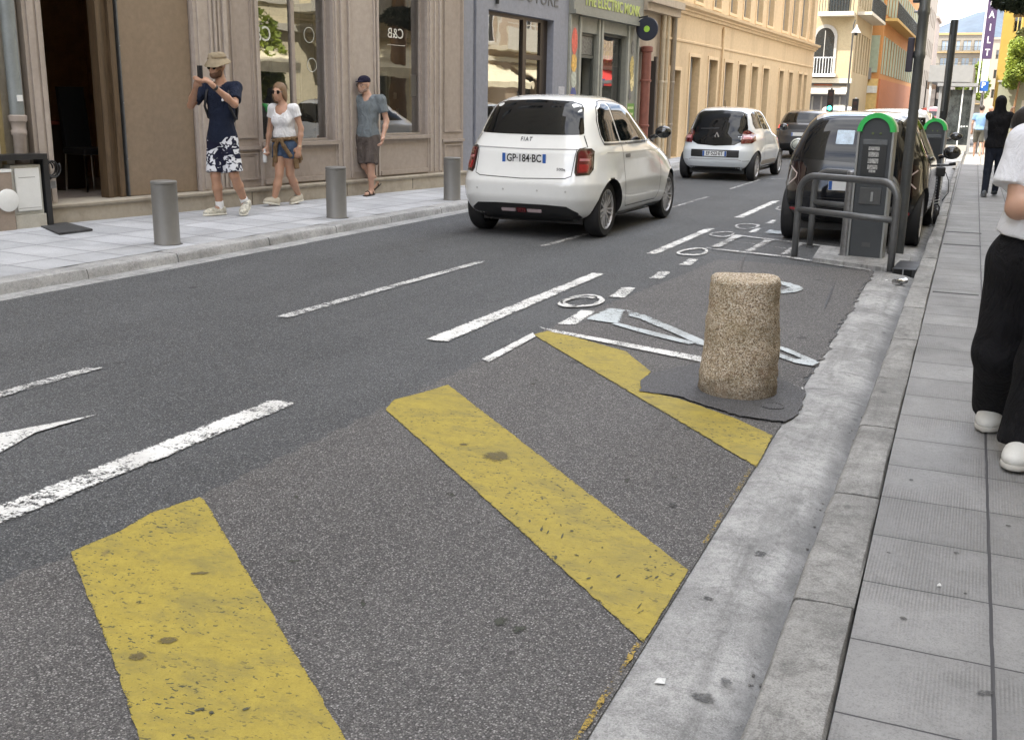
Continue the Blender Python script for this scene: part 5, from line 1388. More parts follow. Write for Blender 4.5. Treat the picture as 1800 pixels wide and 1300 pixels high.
for vw in ('right', 'left'):
    c2.patch('side_window', [(0.60, 1.10), (0.58, 1.2), (0.66, 1.40), (0.85, 1.455), (1.1, 1.465), (1.14, 1.10)], CARGLASS, vw, step=0.05, off=0.005)
    c2.patch('side_window', [(1.20, 1.08), (1.16, 1.465), (1.6, 1.455), (2.0, 1.38), (2.28, 1.22), (2.52, 1.08)], CARGLASS, vw, step=0.05, off=0.005)
    c2.line('door_seam', [(1.16, 1.06), (1.18, 0.5), (1.2, 0.33), (2.3, 0.33), (2.45, 0.5), (2.5, 1.06)], 0.009, SEAM_M, vw)
    c2.patch('side_trim', rrect(1.0, 2.5, 0.33, 0.42, 0.02), M('taupe_trim', (0.30, 0.26, 0.22), 0.4, bump=0), vw)
c2.mirror(2.38, -0.84, 1.10, -1, M('mirror_black', bump=0), (0.12, 0.2, 0.16)); c2.mirror(2.38, 0.84, 1.10, 1, M('mirror_black', bump=0), (0.12, 0.2, 0.16))
c2.wheels(10, 0.70)
MB().tube([(0.70, 0.0, 1.53), (0.62, 0.0, 1.68)], 0.007, 6).build('aerial', BLKPL, c2.root)
c2.line('window_wiper', [(-0.02, 1.10), (0.38, 1.08)], 0.02, BLKPL, off=0.012)
MB().box(0.3, 3.2, -0.6, 0.6, 0.15, 0.3).build('underside', BLKPL, c2.root)

# --- dark crossover beyond
GR = carpaint('graphite_paint', (0.055, 0.055, 0.06), 0.25, 0.3)
TAB = [(0.25, 0.2, 4, 0.74, 5.4, 3.8), (0.34, 0.08, 4.1, 0.84, 5.4, 3.8), (0.5, 0, 4.17, 0.87, 5.4, 3.8), (0.7, 0, 4.2, 0.88, 5.4, 3.8), (0.86, 0.04, 4.1, 0.88, 5.4, 3.8), (1, 0.08, 3.8, 0.865, 3.6, 2.6),
       (1.1, 0.14, 3.2, 0.82, 3.6, 2.8), (1.2, 0.22, 2.95, 0.77, 3.9, 3.3), (1.34, 0.36, 2.7, 0.7, 4, 3.4), (1.44, 0.46, 2.5, 0.64, 3.8, 3.2), (1.5, 0.58, 2.3, 0.55, 3.2, 3), (1.54, 0.85, 1.95, 0.32, 2.6, 2.6)]
c3 = Car('dark_crossover', 'dark grey crossover with a full-width red lamp line, farthest car of the lane', 'car', (-4.62, 30.2, 0), R(90) - 0.02, TAB, GR, (0.75, 3.3), 0.35, 0.77, scale=0.86)
c3.patch('rear_window', [(-0.62, 1.14), (-0.52, 1.42), (0, 1.46), (0.52, 1.42), (0.62, 1.14)], CARGLASS, off=0.006)
c3.patch('lamp_bar', rrect(-0.80, 0.80, 0.94, 1.08, 0.02), BLKPL, off=0.004)
for sg in (-1, 1): c3.patch('tail_light', [(sg * 0.42, 1.06), (sg * 0.82, 1.06), (sg * 0.84, 0.95), (sg * 0.44, 0.95)], M('lit_red_lamp', (0.6, 0.02, 0.02), 0.2, bump=0, es=1.2), off=0.009, step=0.04)
c3.plate(0, 0.78, 0.52, 0.12, None)
c3.patch('lower_bumper', [(-0.78, 0.27), (-0.74, 0.5), (0.74, 0.5), (0.78, 0.27)], BLKPL)
for vw in ('right', 'left'): c3.patch('side_window', [(0.7, 1.14), (0.8, 1.42), (1.4, 1.47), (2.2, 1.42), (2.8, 1.16)], CARGLASS, vw)
c3.wheels(5, 0.72)
c3.mirror(2.7, -0.88, 1.12, -1, BLKPL); c3.mirror(2.7, 0.88, 1.12, 1, BLKPL)

# --- black two-box city car parked behind the stands
BK = carpaint('black_paint', (0.006, 0.007, 0.010), 0.12, 0.0, 0.15)
TAB = [(0.24, 0.18, 3.2, 0.7, 5.4, 3.8), (0.32, 0.05, 3.3, 0.8, 5.4, 3.8), (0.45, 0, 3.4, 0.825, 5.4, 3.8), (0.62, 0, 3.45, 0.832, 5.4, 3.8), (0.78, 0.03, 3.4, 0.83, 5.4, 3.8), (0.92, 0.06, 3.2, 0.82, 5.4, 3.8),
       (1.02, 0.09, 2.95, 0.795, 5.6, 2.6), (1.1, 0.12, 2.75, 0.755, 5.6, 3.2), (1.22, 0.18, 2.5, 0.70, 5.8, 3.6), (1.36, 0.26, 2.3, 0.64, 5.6, 3.6), (1.45, 0.34, 2.15, 0.585, 5.0, 3.4), (1.5, 0.42, 2, 0.53, 4.2, 3), (1.53, 0.56, 1.8, 0.43, 3.2, 2.8), (1.548, 0.85, 1.5, 0.22, 2.4, 2.4)]
c4 = Car('black_city_car', 'black city car with a pale roof parked behind the parking meter', 'car', (-1.235, 11.72, 0), R(90) - 0.012, TAB, BK, (0.50, 2.99), 0.33, 0.715, scale=0.90)
ROOFW = carpaint('silver_white_roof', (0.42, 0.46, 0.52), 0.2)
c4.patch('rear_window', [(-0.58, 1.0), (-0.60, 1.06), (-0.545, 1.36), (-0.48, 1.43), (0, 1.455), (0.48, 1.43), (0.545, 1.36), (0.60, 1.06), (0.58, 1.0), (0, 0.97)], CARGLASS)
# roof panel: laid on the body from above
rp = MB(); N_ = 26
grid = {}
for i in range(N_ + 1):
    for j in range(N_ + 1):
        x = 0.40 + (2.05 - 0.40) * i / N_; y = (-0.56 + 1.12 * j / N_) * (0.98 - 0.10 * abs(2 * i / N_ - 1) ** 3)
        h = c4.bvh.ray_cast(Vector((x, y, 3)), Vector((0, 0, -1)), 5)
        if h[0] is None: h = (Vector((x, y, 1.45)), Vector((0, 0, 1)))
        grid[i, j] = len(rp.v); rp.v.append(tuple(h[0] + Vector((0, 0, 0.006))))
for i in range(N_):
    for j in range(N_):
        rp.f.append((grid[i, j], grid[i + 1, j], grid[i + 1, j + 1], grid[i, j + 1])); rp.m.append(0)
rp.build('roof_panel', ROOFW, c4.root, smooth='all')
for sg in (-1, 1):
    pl = [(sg * 0.52, 0.89), (sg * 0.57, 0.955), (sg * 0.72, 0.955), (sg * 0.755, 0.90), (sg * 0.755, 0.66), (sg * 0.72, 0.61), (sg * 0.58, 0.61), (sg * 0.53, 0.67)]
    lt = c4.patch('tail_light', pl, M('smoked_lamp', (0.028, 0.015, 0.014), 0.1, bump=0.2, bscale=40, coat=1), step=0.03, off=0.012)
    c4.line('light_guide', [(sg * 0.71, 0.90), (sg * 0.62, 0.82), (sg * 0.63, 0.77), (sg * 0.71, 0.69)], 0.014, M('clear_guide', (0.6, 0.5, 0.48), 0.15, bump=0), off=0.017, parent=lt)
c4.patch('sticker', rrect(0.02, 0.22, 1.17, 1.33, 0.01), M('screen_sticker', (0.42, 0.52, 0.62), 0.3, var=0.4, scale=10, bump=0), off=0.007)
c4.line('tailgate_seam', [(-0.62, 0.95), (-0.58, 0.75), (-0.56, 0.55), (0.56, 0.55), (0.58, 0.75), (0.62, 0.95)], 0.008, SEAM_M)
c4.plate(-0.02, 0.70, 0.52, 0.11, None)
c4.patch('lower_bumper', [(-0.70, 0.26), (-0.66, 0.44), (0.66, 0.44), (0.70, 0.26)], BLKPL)
for sg in (-1, 1): c4.patch('reflector', [(sg * 0.55, 0.42), (sg * 0.72, 0.42), (sg * 0.72, 0.39), (sg * 0.55, 0.39)], REDL2, off=0.008, step=0.04)
for vw in ('right', 'left'):
    c4.patch('side_window', [(0.50, 1.08), (0.56, 1.40), (1.2, 1.47), (1.22, 1.06)], CARGLASS, vw, step=0.05, off=0.005)
    c4.patch('side_window', [(1.28, 1.06), (1.26, 1.47), (1.9, 1.42), (2.3, 1.22), (2.48, 1.06)], CARGLASS, vw, step=0.05, off=0.005)
c4.mirror(2.20, -0.86, 1.02, -1, M('mirror_black', bump=0), (0.13, 0.22, 0.18)); c4.mirror(2.20, 0.86, 1.06, 1, M('mirror_pale', (0.45, 0.47, 0.42), 0.15, bump=0, coat=1), (0.13, 0.22, 0.18))
c4.wheels(8, 0.7)
MB().box(0.3, 3.0, -0.6, 0.6, 0.15, 0.3).build('underside', BLKPL, c4.root)

# --- white car parked beyond it
TABW = [(a, b, c * 1.1, d, e, f) for a, b, c, d, e, f in TAB]
c5 = Car('white_parked_car', 'white car parked farther along the right kerb, mostly hidden by the black city car', 'car', (-1.36, 17.6, 0), R(90) - 0.012, TABW, carpaint('parked_white', (0.72, 0.72, 0.70), 0.25), (0.6, 3.2), 0.30, 0.715, scale=0.92)
c5.patch('rear_window', [(-0.60, 1.0), (-0.54, 1.40), (0, 1.44), (0.54, 1.40), (0.60, 1.0)], CARGLASS)
for sg in (-1, 1): c5.patch('tail_light', [(sg * 0.60, 0.92), (sg * 0.78, 0.92), (sg * 0.79, 0.74), (sg * 0.62, 0.74)], REDL2, off=0.008, step=0.04)
for vw in ('right', 'left'):
    c5.patch('side_window', [(0.50, 1.08), (0.62, 1.38), (1.3, 1.46), (1.32, 1.06)], CARGLASS, vw, step=0.05, off=0.005)
    c5.patch('side_window', [(1.38, 1.06), (1.36, 1.46), (2.0, 1.42), (2.4, 1.22), (2.6, 1.06)], CARGLASS, vw, step=0.05, off=0.005)
c5.mirror(2.35, -0.86, 1.04, -1, M('mirror_black', bump=0)); c5.wheels(8, 0.7)

# --- tiny cars far down the street
FT = [(0.25, 0.15, 4.1, 0.78, 5.4, 3.8), (0.45, 0, 4.2, 0.86, 5.4, 3.8), (0.8, 0.03, 4.1, 0.86, 5.4, 3.8), (0.95, 0.1, 3.6, 0.83, 3.6, 2.6), (1.1, 0.3, 2.9, 0.74, 3.8, 3), (1.35, 0.6, 2.4, 0.64, 3.8, 3.4), (1.45, 0.9, 2, 0.42, 3, 3), (1.48, 1.2, 1.7, 0.2, 2.4, 2.4)]
for (nm, lab, loc, rz, col) in (('red_car', 'small red car far away at the crossing behind the poles', (-2.65, 62, 0), R(90), (0.45, 0.03, 0.03)),
                                ('pale_car', 'pale silver car far away beside the red one at the crossing', (-1.9, 66, 0), R(90), (0.6, 0.62, 0.62)),
                                ('far_white_car', 'white car half hidden behind the crossover at the far crossing', (-5.9, 47.5, 0), R(90), (0.7, 0.7, 0.68))):
    cc_ = Car(nm, lab, 'car', loc, rz, FT, carpaint(nm + '_paint', col), (0.75, 3.3), 0.31, 0.75)
    cc_.patch('rear_window', [(-0.6, 1.0), (-0.5, 1.35), (0.5, 1.35), (0.6, 1.0)], CARGLASS, step=0.15)
    for sg in (-1, 1): cc_.patch('tail_light', [(sg * 0.6, 0.85), (sg * 0.8, 0.85), (sg * 0.8, 0.7), (sg * 0.6, 0.7)], REDL2, step=0.1, off=0.01)
    for vw in ('right', 'left'): cc_.patch('side_window', [(0.8, 1.0), (1.0, 1.35), (2.0, 1.38), (2.7, 1.02)], CARGLASS, vw, step=0.15)
    cc_.wheels(5, 0.7)
# ---------------------------------------------------------------- street furniture
for k, (x, y, lab) in enumerate(((-6.93, 7.78, 'taupe-grey round post nearest the camera on the left pavement, leftmost of the three'),
                                 (-6.83, 10.53, 'middle one of three taupe-grey round posts, in front of the man in the blue-grey T-shirt'),
                                 (-6.72, 13.3, 'taupe-grey round post just left of the small rounded white car'))):
    t = empty('bollard', (x, y, zl(x) - 0.005), 0, lab, 'bollard', 'round posts along the left kerb')
    r = 0.118
    MB().lathe([(r + 0.006, 0.0), (r + 0.006, 0.012), (r, 0.02), (r, 0.555), (r - 0.004, 0.558), (r - 0.004, 0.562), (r + 0.002, 0.565), (r + 0.002, 0.585), (r - 0.006, 0.593), (r - 0.05, 0.597), (0.001, 0.598)], 40, caps=False).build('post', POST, t, smooth=True)
    MB().lathe([(r + 0.02, 0.0), (r + 0.022, 0.004), (r + 0.004, 0.006)], 40, caps=False).build('base_ring', BLKPL, t)

# worn granite bollard in the road
bm = bmesh.new()
bmesh.ops.create_cone(bm, cap_ends=True, segments=96, radius1=0.203, radius2=0.169, depth=0.60)
bmesh.ops.translate(bm, verts=bm.verts, vec=(0, 0, 0.295))
bmesh.ops.bevel(bm, geom=[e for e in bm.edges if all(v.co.z > 0.5 for v in e.verts) and len(e.link_faces) == 2 and any(abs(f.normal.z) > .9 for f in e.link_faces)], offset=0.016, segments=3, affect='EDGES', profile=0.5)
top = [f for f in bm.faces if f.normal.z > 0.9 and len(f.verts) > 20]
bmesh.ops.poke(bm, faces=top)
bmesh.ops.subdivide_edges(bm, edges=[e for e in bm.edges if abs(e.verts[0].co.z - e.verts[1].co.z) > 0.3], cuts=46, use_grid_fill=True)
bmesh.ops.subdivide_edges(bm, edges=[e for e in bm.edges if e.calc_length() > 0.1], cuts=12, use_grid_fill=False)
bmesh.ops.triangulate(bm, faces=[f for f in bm.faces if len(f.verts) > 4])
from mathutils import noise as mnoise
for v in bm.verts:
    p = v.co
    d = mnoise.noise(p * 7) * 0.010 + mnoise.noise(p * 38 + Vector((3, 1, 2))) * 0.006 + mnoise.noise(p * 95) * 0.0035
    rad = Vector((p.x, p.y, 0))
    n = rad.normalized() if rad.length > 0.14 else Vector((0, 0, 1))
    v.co = p + n * d
    if p.z > 0.5 and rad.length > 0.1:
        v.co.z += 0.006 * math.sin(math.atan2(p.y, p.x) * 2 + 1)
st_ = MB().bm(bm).build('stone_bollard', GRAN, smooth='all', loc=(-1.02, 5.315, 0.012))
tag(st_, 'squat worn granite post standing in the road on a dark round asphalt patch', 'bollard')

def hoop(x0, y0, x1, y1, lab, h=0.80, zc=0.47, r=0.032):
    t = empty('cycle_stand', ((x0 + x1) / 2, (y0 + y1) / 2, 0.0), math.atan2(y1 - y0, x1 - x0), lab, 'cycle stand', 'tubular hoops round the parking meter')
    L = math.dist((x0, y0), (x1, y1)) / 2
    R_ = 0.17
    pts = [(-L, 0, -0.02), (-L, 0, 0.3), (-L, 0, h - R_)] + [(-L + R_ - R_ * math.cos(R(a)), 0, h - R_ + R_ * math.sin(R(a))) for a in range(10, 90, 10)] + [(-L + R_, 0, h), (0, 0, h), (L - R_, 0, h)] + [(L - R_ + R_ * math.sin(R(a)), 0, h - R_ + R_ * math.cos(R(a))) for a in range(10, 90, 10)] + [(L, 0, h - R_), (L, 0, 0.3), (L, 0, -0.02)]
    MB().tube(pts, r, 16).build('hoop', STEEL, t, smooth='all')
    MB().tube([(-L + 0.01, 0, zc), (0, 0, zc), (L - 0.01, 0, zc)], r * 0.95, 14).build('crossbar', STEEL, t, smooth='all')
    b = MB()
    for s_ in (-L, L): b.lathe([(r * 1.35, 0.0), (r * 1.35, 0.008), (r, 0.012)], 18, (s_, 0, 0.004), caps=False)
    b.build('foot_plate', STEEL, t)
hoop(-1.565, 10.52, -0.632, 9.98, 'nearer grey tubular hoop in front of the parking meter')
hoop(-1.55, 11.42, -0.71, 10.97, 'farther grey tubular hoop behind the parking meter')

# plinth, posts and meter
pm_ = MB().poly([(-1.36, 10.30), (-1.42, 11.30), (-0.52, 11.0), (-0.48, 9.98), (-0.66, 9.98)], -0.02, 0.045)
tag(pm_.build('concrete_plinth', CONC), 'low concrete slab under the parking meter', 'plinth')
for (x, y, r, h, lab) in ((-1.11, 10.66, 0.047, 0.80, 'bare steel post left of the parking meter'), (-1.02, 10.98, 0.035, 0.80, 'thinner dark steel post just behind the bare steel post')):
    t = empty('steel_post', (x, y, 0.04), 0, lab, 'post')
    MB().lathe([(r, 0), (r, h), (r * 0.8, h + 0.01), (0.001, h + 0.012)], 24).build('tube', STEEL2 if r > 0.04 else STEEL, t, smooth=True)
    MB().lathe([(r * 1.3, 0), (r * 1.3, 0.012), (r, 0.016)], 24, caps=False).build('collar', STEEL2, t, smooth=True)
METB = M('meter_charcoal', (0.05, 0.056, 0.062), 0.5, var=0.12)
METS = M('meter_silver_edge', (0.30, 0.31, 0.31), 0.35, 0.6, var=0.12)
METG = M('meter_green', (0.03, 0.50, 0.10), 0.4, var=0.06, bump=0)
INKW = M('pale_print', (0.60, 0.60, 0.58), 0.6, bump=0)
def arch_prof(hw, z0, z1, n=20):
    return [(-hw, z0)] + [(-hw * math.cos(math.pi * i / n), z1 - hw + hw * math.sin(math.pi * i / n)) for i in range(n + 1)] + [(hw, z0)]
def prism_y(mb, prof, y0, y1):
    n = len(prof)
    mb.add([(p[0], y0, p[1]) for p in prof] + [(p[0], y1, p[1]) for p in prof], [tuple(range(n)), tuple(reversed(range(n, 2 * n)))] + [(i, n + i, n + (i + 1) % n, (i + 1) % n) for i in range(n)])
def meter(x, y, z, rz, lab, sc=1.0, text=True):
    t = empty('parking_meter', (x, y, z), rz, lab, 'parking meter', 'parking meters with green half rings')
    t.scale = (sc,) * 3
    H = 1.335
    m = MB(); prism_y(m, arch_prof(0.145, 0, H), -0.055, 0.07); m.build('body', METB, t)
    m = MB()
    for s_ in (-1, 1): m.box(min(s_ * 0.147, s_ * 0.165), max(s_ * 0.147, s_ * 0.165), -0.075, 0.085, 0.0, H - 0.145)
    m.build('side_rail', METS, t)
    a = arch_prof(0.172, H - 0.165, H + 0.012, 28)[1:-1]; b = arch_prof(0.126, H - 0.165, H - 0.034, 28)[1:-1]
    m = MB(); n = len(a)
    m.add([(p[0], -0.085, p[1]) for p in a] + [(p[0], -0.085, p[1]) for p in b] + [(p[0], 0.0, p[1]) for p in a] + [(p[0], 0.0, p[1]) for p in b],
          [(i, i + 1, n + i + 1, n + i) for i in range(n - 1)] + [(i, 2 * n + i, 2 * n + i + 1, i + 1) for i in range(n - 1)] + [(n + i, n + i + 1, 3 * n + i + 1, 3 * n + i) for i in range(n - 1)])
    m.build('green_ring', METG, t)
    m = MB(); m.add([(p[0] * 1.0, 0.0, p[1]) for p in a] + [(p[0], 0.09, p[1]) for p in a], [(i, n + i, n + i + 1, i + 1) for i in range(n - 1)]); m.build('rear_ring', M('pale_ring', (0.62, 0.66, 0.55), 0.4), t)
    MB().box(-0.112, 0.112, -0.066, -0.056, 1.055, 1.105, 0.004).build('display', M('meter_screen', (0.11, 0.12, 0.13), 0.25), t)
    MB().box(-0.112, 0.112, -0.062, -0.055, 0.70, 1.05, 0.003).build('instruction_panel', M('panel_dark', (0.020, 0.022, 0.024), 0.35), t)
    if text:
        for k, (z0, z1, w_) in enumerate(((1.005, 1.038, 0.10), (0.945, 0.99, 0.095), (0.885, 0.93, 0.095), (0.83, 0.87, 0.09), (0.80, 0.825, 0.06))):
            MB().box(-w_ / 2 - 0.005, w_ / 2 - 0.005, -0.0645, -0.062, z0, z1).build('printed_line', M('meter_print', (0.34, 0.34, 0.33), 0.6, var=0.95, scale=70, bump=0), t)
    MB().box(-0.10, 0.10, -0.064, -0.055, 0.50, 0.66, 0.006).build('coin_panel', M('coin_grey', (0.075, 0.078, 0.08), 0.4), t)
    MB().box(0.005, 0.030, -0.072, -0.063, 0.53, 0.62, 0.003).build('card_slot', METS, t)
    for xx in (-0.03, 0.04): MB().lathe([(0.012, -0.008), (0.001, -0.01)], 12, axis='y', caps=False).build('button', M('olive_button', (0.10, 0.13, 0.05), 0.5, bump=0), t, loc=(xx, -0.055, 1.16))
    MB().box(-0.035, 0.045, -0.058, -0.054, 0.10, 0.14, 0.002).build('maker_plate', M('coin_grey', rough=0.4), t)
meter(-0.915, 10.66, 0.045, -0.10, 'tall charcoal parking meter with a bright green half ring, behind the grey hoop')
meter(-0.665, 17.2, 0.0, -0.10, 'farther parking meter, its green half ring showing beside the white parked car', 0.96, False)

# tall dark pole beside the hoop
PD = M('dark_green_pole', (0.040, 0.045, 0.045), 0.42, 0.3, var=0.25)
PD2 = M('grey_pole', (0.10, 0.105, 0.105), 0.42, 0.35, var=0.2)
t = empty('street_pole', (-0.66, 11.35, 0), 0, 'tall dark tapered pole rising out of the picture beside the grey hoop', 'pole')
MB().lathe([(0.052, 0), (0.050, 1.3), (0.048, 1.9), (0.056, 1.92), (0.056, 1.96), (0.050, 1.98), (0.050, 2.3), (0.058, 2.32), (0.058, 2.36), (0.05, 2.38), (0.048, 7)], 24).build('shaft', PD2, t, smooth=True)
MB().box(-0.115, -0.055, -0.05, 0.05, 1.78, 2.10, 0.01).build('control_box', M('plum_box', (0.03, 0.025, 0.04), 0.5), t)
MB().box(-0.11, -0.045, -0.035, 0.035, 2.42, 6.0, 0.01).build('banner_rail', PD, t)
for z in (1.94, 2.34): MB().tube([(-0.09, 0, z), (0.0, 0, z)], 0.012, 8).build('clamp', STEEL2, t)
t = empty('dark_post', (-0.825, 24.8, 0.02), 0, 'dark flat-topped post farther down the right kerb, standing against the sky', 'post')
MB().lathe([(0.060, 0), (0.058, 1.2), (0.075, 1.25), (0.078, 3.17), (0.07, 3.2), (0.001, 3.2)], 20).build('shaft', PD, t, smooth=True)
MB().box(-0.06, -0.02, -0.09, -0.03, 1.35, 2.9).build('rail', PD2, t)

# storm drain mouth
t = empty('storm_drain', (-0.50, 10.20, 0), -0.05, 'black open drain mouth in the gutter at the foot of the hoop', 'drain')
MB().box(-0.10, 0.10, -0.28, 0.28, -0.02, 0.055, 0.006).build('frame', BLACKM, t)
MB().box(-0.085, 0.07, -0.285, -0.279, -0.02, 0.048).build('mouth', M('void_black', (0.003, 0.003, 0.003), 0.9, bump=0), t)
MB().box(-0.01, 0.0, -0.292, -0.284, 0.0, 0.05).build('bar', STEEL2, t)
# crushed can, litter
t = empty('drink_can', (-0.505, 9.32, 0.03), 0.7, 'crumpled silver drink can lying in the gutter near the drain', 'can')
bm = bmesh.new(); bmesh.ops.create_cone(bm, cap_ends=True, segments=24, radius1=0.03, radius2=0.03, depth=0.11)
bmesh.ops.subdivide_edges(bm, edges=[e for e in bm.edges if abs(e.verts[0].co.z - e.verts[1].co.z) > .05], cuts=8)
for v in bm.verts:
    v.co += mnoise.noise_vector(v.co * 28) * 0.012
    v.co = Vector((v.co.z, v.co.x, v.co.y * 0.85))
MB().bm(bm).build('shell', CHROME, t, smooth=True)
for k, (x, y, z, s_, m, lab) in enumerate(((-0.60, 2.38, 0.012, 0.014, WHITEP, 'tiny white scrap of paper in the gutter nearest the camera'), (-0.62, 9.45, 0.012, 0.012, WHITEP, 'small white scrap left of the crumpled can'),
                                         (0.03, 3.02, 0.131, 0.006, WHITEP, 'tiny white speck lying on the grey slabs'))):
    o = MB().add([(-s_, -s_, 0), (s_, -s_ * 0.7, 0.002), (s_ * 0.7, s_, 0.004), (-s_ * 0.8, s_ * 0.9, 0.001), (0, 0, 0.009)], [(0, 1, 4), (1, 2, 4), (2, 3, 4), (3, 0, 4)]).build('paper_scrap', m, loc=(x, y, z))
    tag(o, lab, 'litter')
gr = MB(); r_ = random.Random(4)
for k in range(90):
    y = 1.9 + r_.random() ** 1.5 * 3.5
    x = lerp_tab(KR, y) - 0.030 - r_.random() ** 2 * 0.07
    gr.ball((x, y, -0.018 + r_.random() * 0.006), 0.0018 + 0.0045 * r_.random() ** 3, 6, sc=(1, 1.3, 0.7))
tag(gr.build('gravel', M('grit', (0.15, 0.145, 0.14), 0.9, var=0.6, scale=30)), kind='stuff')

# kick scooter standing end-on behind the black car
t = empty('kick_scooter', (-0.45, 14.6, 0), 0.06, 'black folded scooter parked end-on at the right kerb beside the black city car', 'scooter')
for y in (0.0, 0.75):
    wz = MB(); wz.lathe([(0.035, -0.022), (0.075, -0.025), (0.095, -0.012), (0.095, 0.012), (0.075, 0.025), (0.035, 0.022)], 24, axis='x'); e = wz.build('wheel', RUBBER, t, smooth=True, loc=(0, y, 0.095))
    MB().lathe([(0.001, -0.027), (0.035, -0.027), (0.035, 0.027), (0.001, 0.027)], 16, axis='x', caps=False).build('hub', STEEL2, e)
MB().box(-0.07, 0.07, 0.12, 0.68, 0.09, 0.125, 0.01).build('deck', BLKPL, t)
MB().tube([(-0.035, 0, 0.095), (-0.035, 0.0, 0.22), (0, 0.02, 0.27), (0.035, 0, 0.22), (0.035, 0, 0.095)], 0.009, 8).build('fork', BLACKM, t, smooth='all')
MB().tube([(0, 0.02, 0.24), (0, 0.08, 0.62), (0, 0.10, 0.74)], 0.02, 10).build('stem', BLACKM, t, smooth='all')
spr = [(0.028 * math.cos(a * 0.9), 0.0 + 0.028 * math.sin(a * 0.9) + 0.02 + 0.0016 * a, 0.24 + 0.0052 * a) for a in range(60)]
MB().tube(spr, 0.006, 6).build('coil_spring', PAPER, t, smooth='all')
MB().tube([(-0.15, 0.08, 0.76), (-0.08, 0.1, 0.74), (0.08, 0.1, 0.74), (0.15, 0.08, 0.76)], 0.014, 8).build('handlebar', BLACKM, t, smooth='all')
for s_ in (-1, 1): MB().tube([(s_ * 0.10, 0.09, 0.75), (s_ * 0.17, 0.07, 0.765)], 0.021, 8).build('grip', RUBBER, t, smooth='all')
MB().box(-0.06, 0.06, 0.0, 0.12, 0.60, 0.72, 0.02).build('bag', BLKPL, t)
MB().tube([(0.06, 0.0, 0.66), (0.11, -0.02, 0.55), (0.12, 0, 0.4), (0.06, 0.02, 0.3)], 0.005, 6).build('brake_cable', BLKPL, t, smooth='all')
# ---------------------------------------------------------------- people (distance-field bodies, one continuous mesh each)
def surf_nets(F, org, res):
    S = F < 0
    nx, ny, nz = F.shape
    c = np.zeros((nx - 1, ny - 1, nz - 1, 3)); cnt = np.zeros((nx - 1, ny - 1, nz - 1))
    corners = [(i, j, k) for i in (0, 1) for j in (0, 1) for k in (0, 1)]
    sl = lambda o: tuple(slice(o[d], F.shape[d] - 1 + o[d]) for d in range(3))
    for a in corners:
        for d in range(3):
            if a[d]: continue
            b = list(a); b[d] = 1; b = tuple(b)
            fa, fb = F[sl(a)], F[sl(b)]
            m = (fa < 0) != (fb < 0)
            t = np.where(m, fa / np.where(m, fa - fb, 1), 0)
            for e in range(3):
                c[..., e] += np.where(m, a[e] + (t if e == d else 0), 0)
            cnt += m
    act = cnt > 0
    idx = -np.ones(act.shape, int); idx[act] = np.arange(act.sum())
    ijk = np.argwhere(act)
    V = (ijk + c[act] / cnt[act][:, None]) * res + org
    Q = []
    for d in range(3):
        a = [slice(None)] * 3; b = [slice(None)] * 3
        a[d] = slice(0, -1); b[d] = slice(1, None)
        ch = S[tuple(a)] != S[tuple(b)]
        inn = S[tuple(a)]
        e1, e2 = [x for x in range(3) if x != d]
        P = np.argwhere(ch)
        P = P[(P[:, e1] > 0) & (P[:, e2] > 0) & (P[:, e1] < act.shape[e1]) & (P[:, e2] < act.shape[e2])]
        if not len(P): continue
        def at(o1, o2):
            q = P.copy(); q[:, e1] += o1; q[:, e2] += o2
            return idx[q[:, 0], q[:, 1], q[:, 2]]
        q = np.stack([at(-1, -1), at(0, -1), at(0, 0), at(-1, 0)], 1)
        s = inn[P[:, 0], P[:, 1], P[:, 2]]
        if d == 1: s = ~s
        q[~s] = q[~s][:, ::-1]
        Q.append(q)
    Q = np.concatenate(Q)
    Q = Q[(Q >= 0).all(1)]
    return V, Q

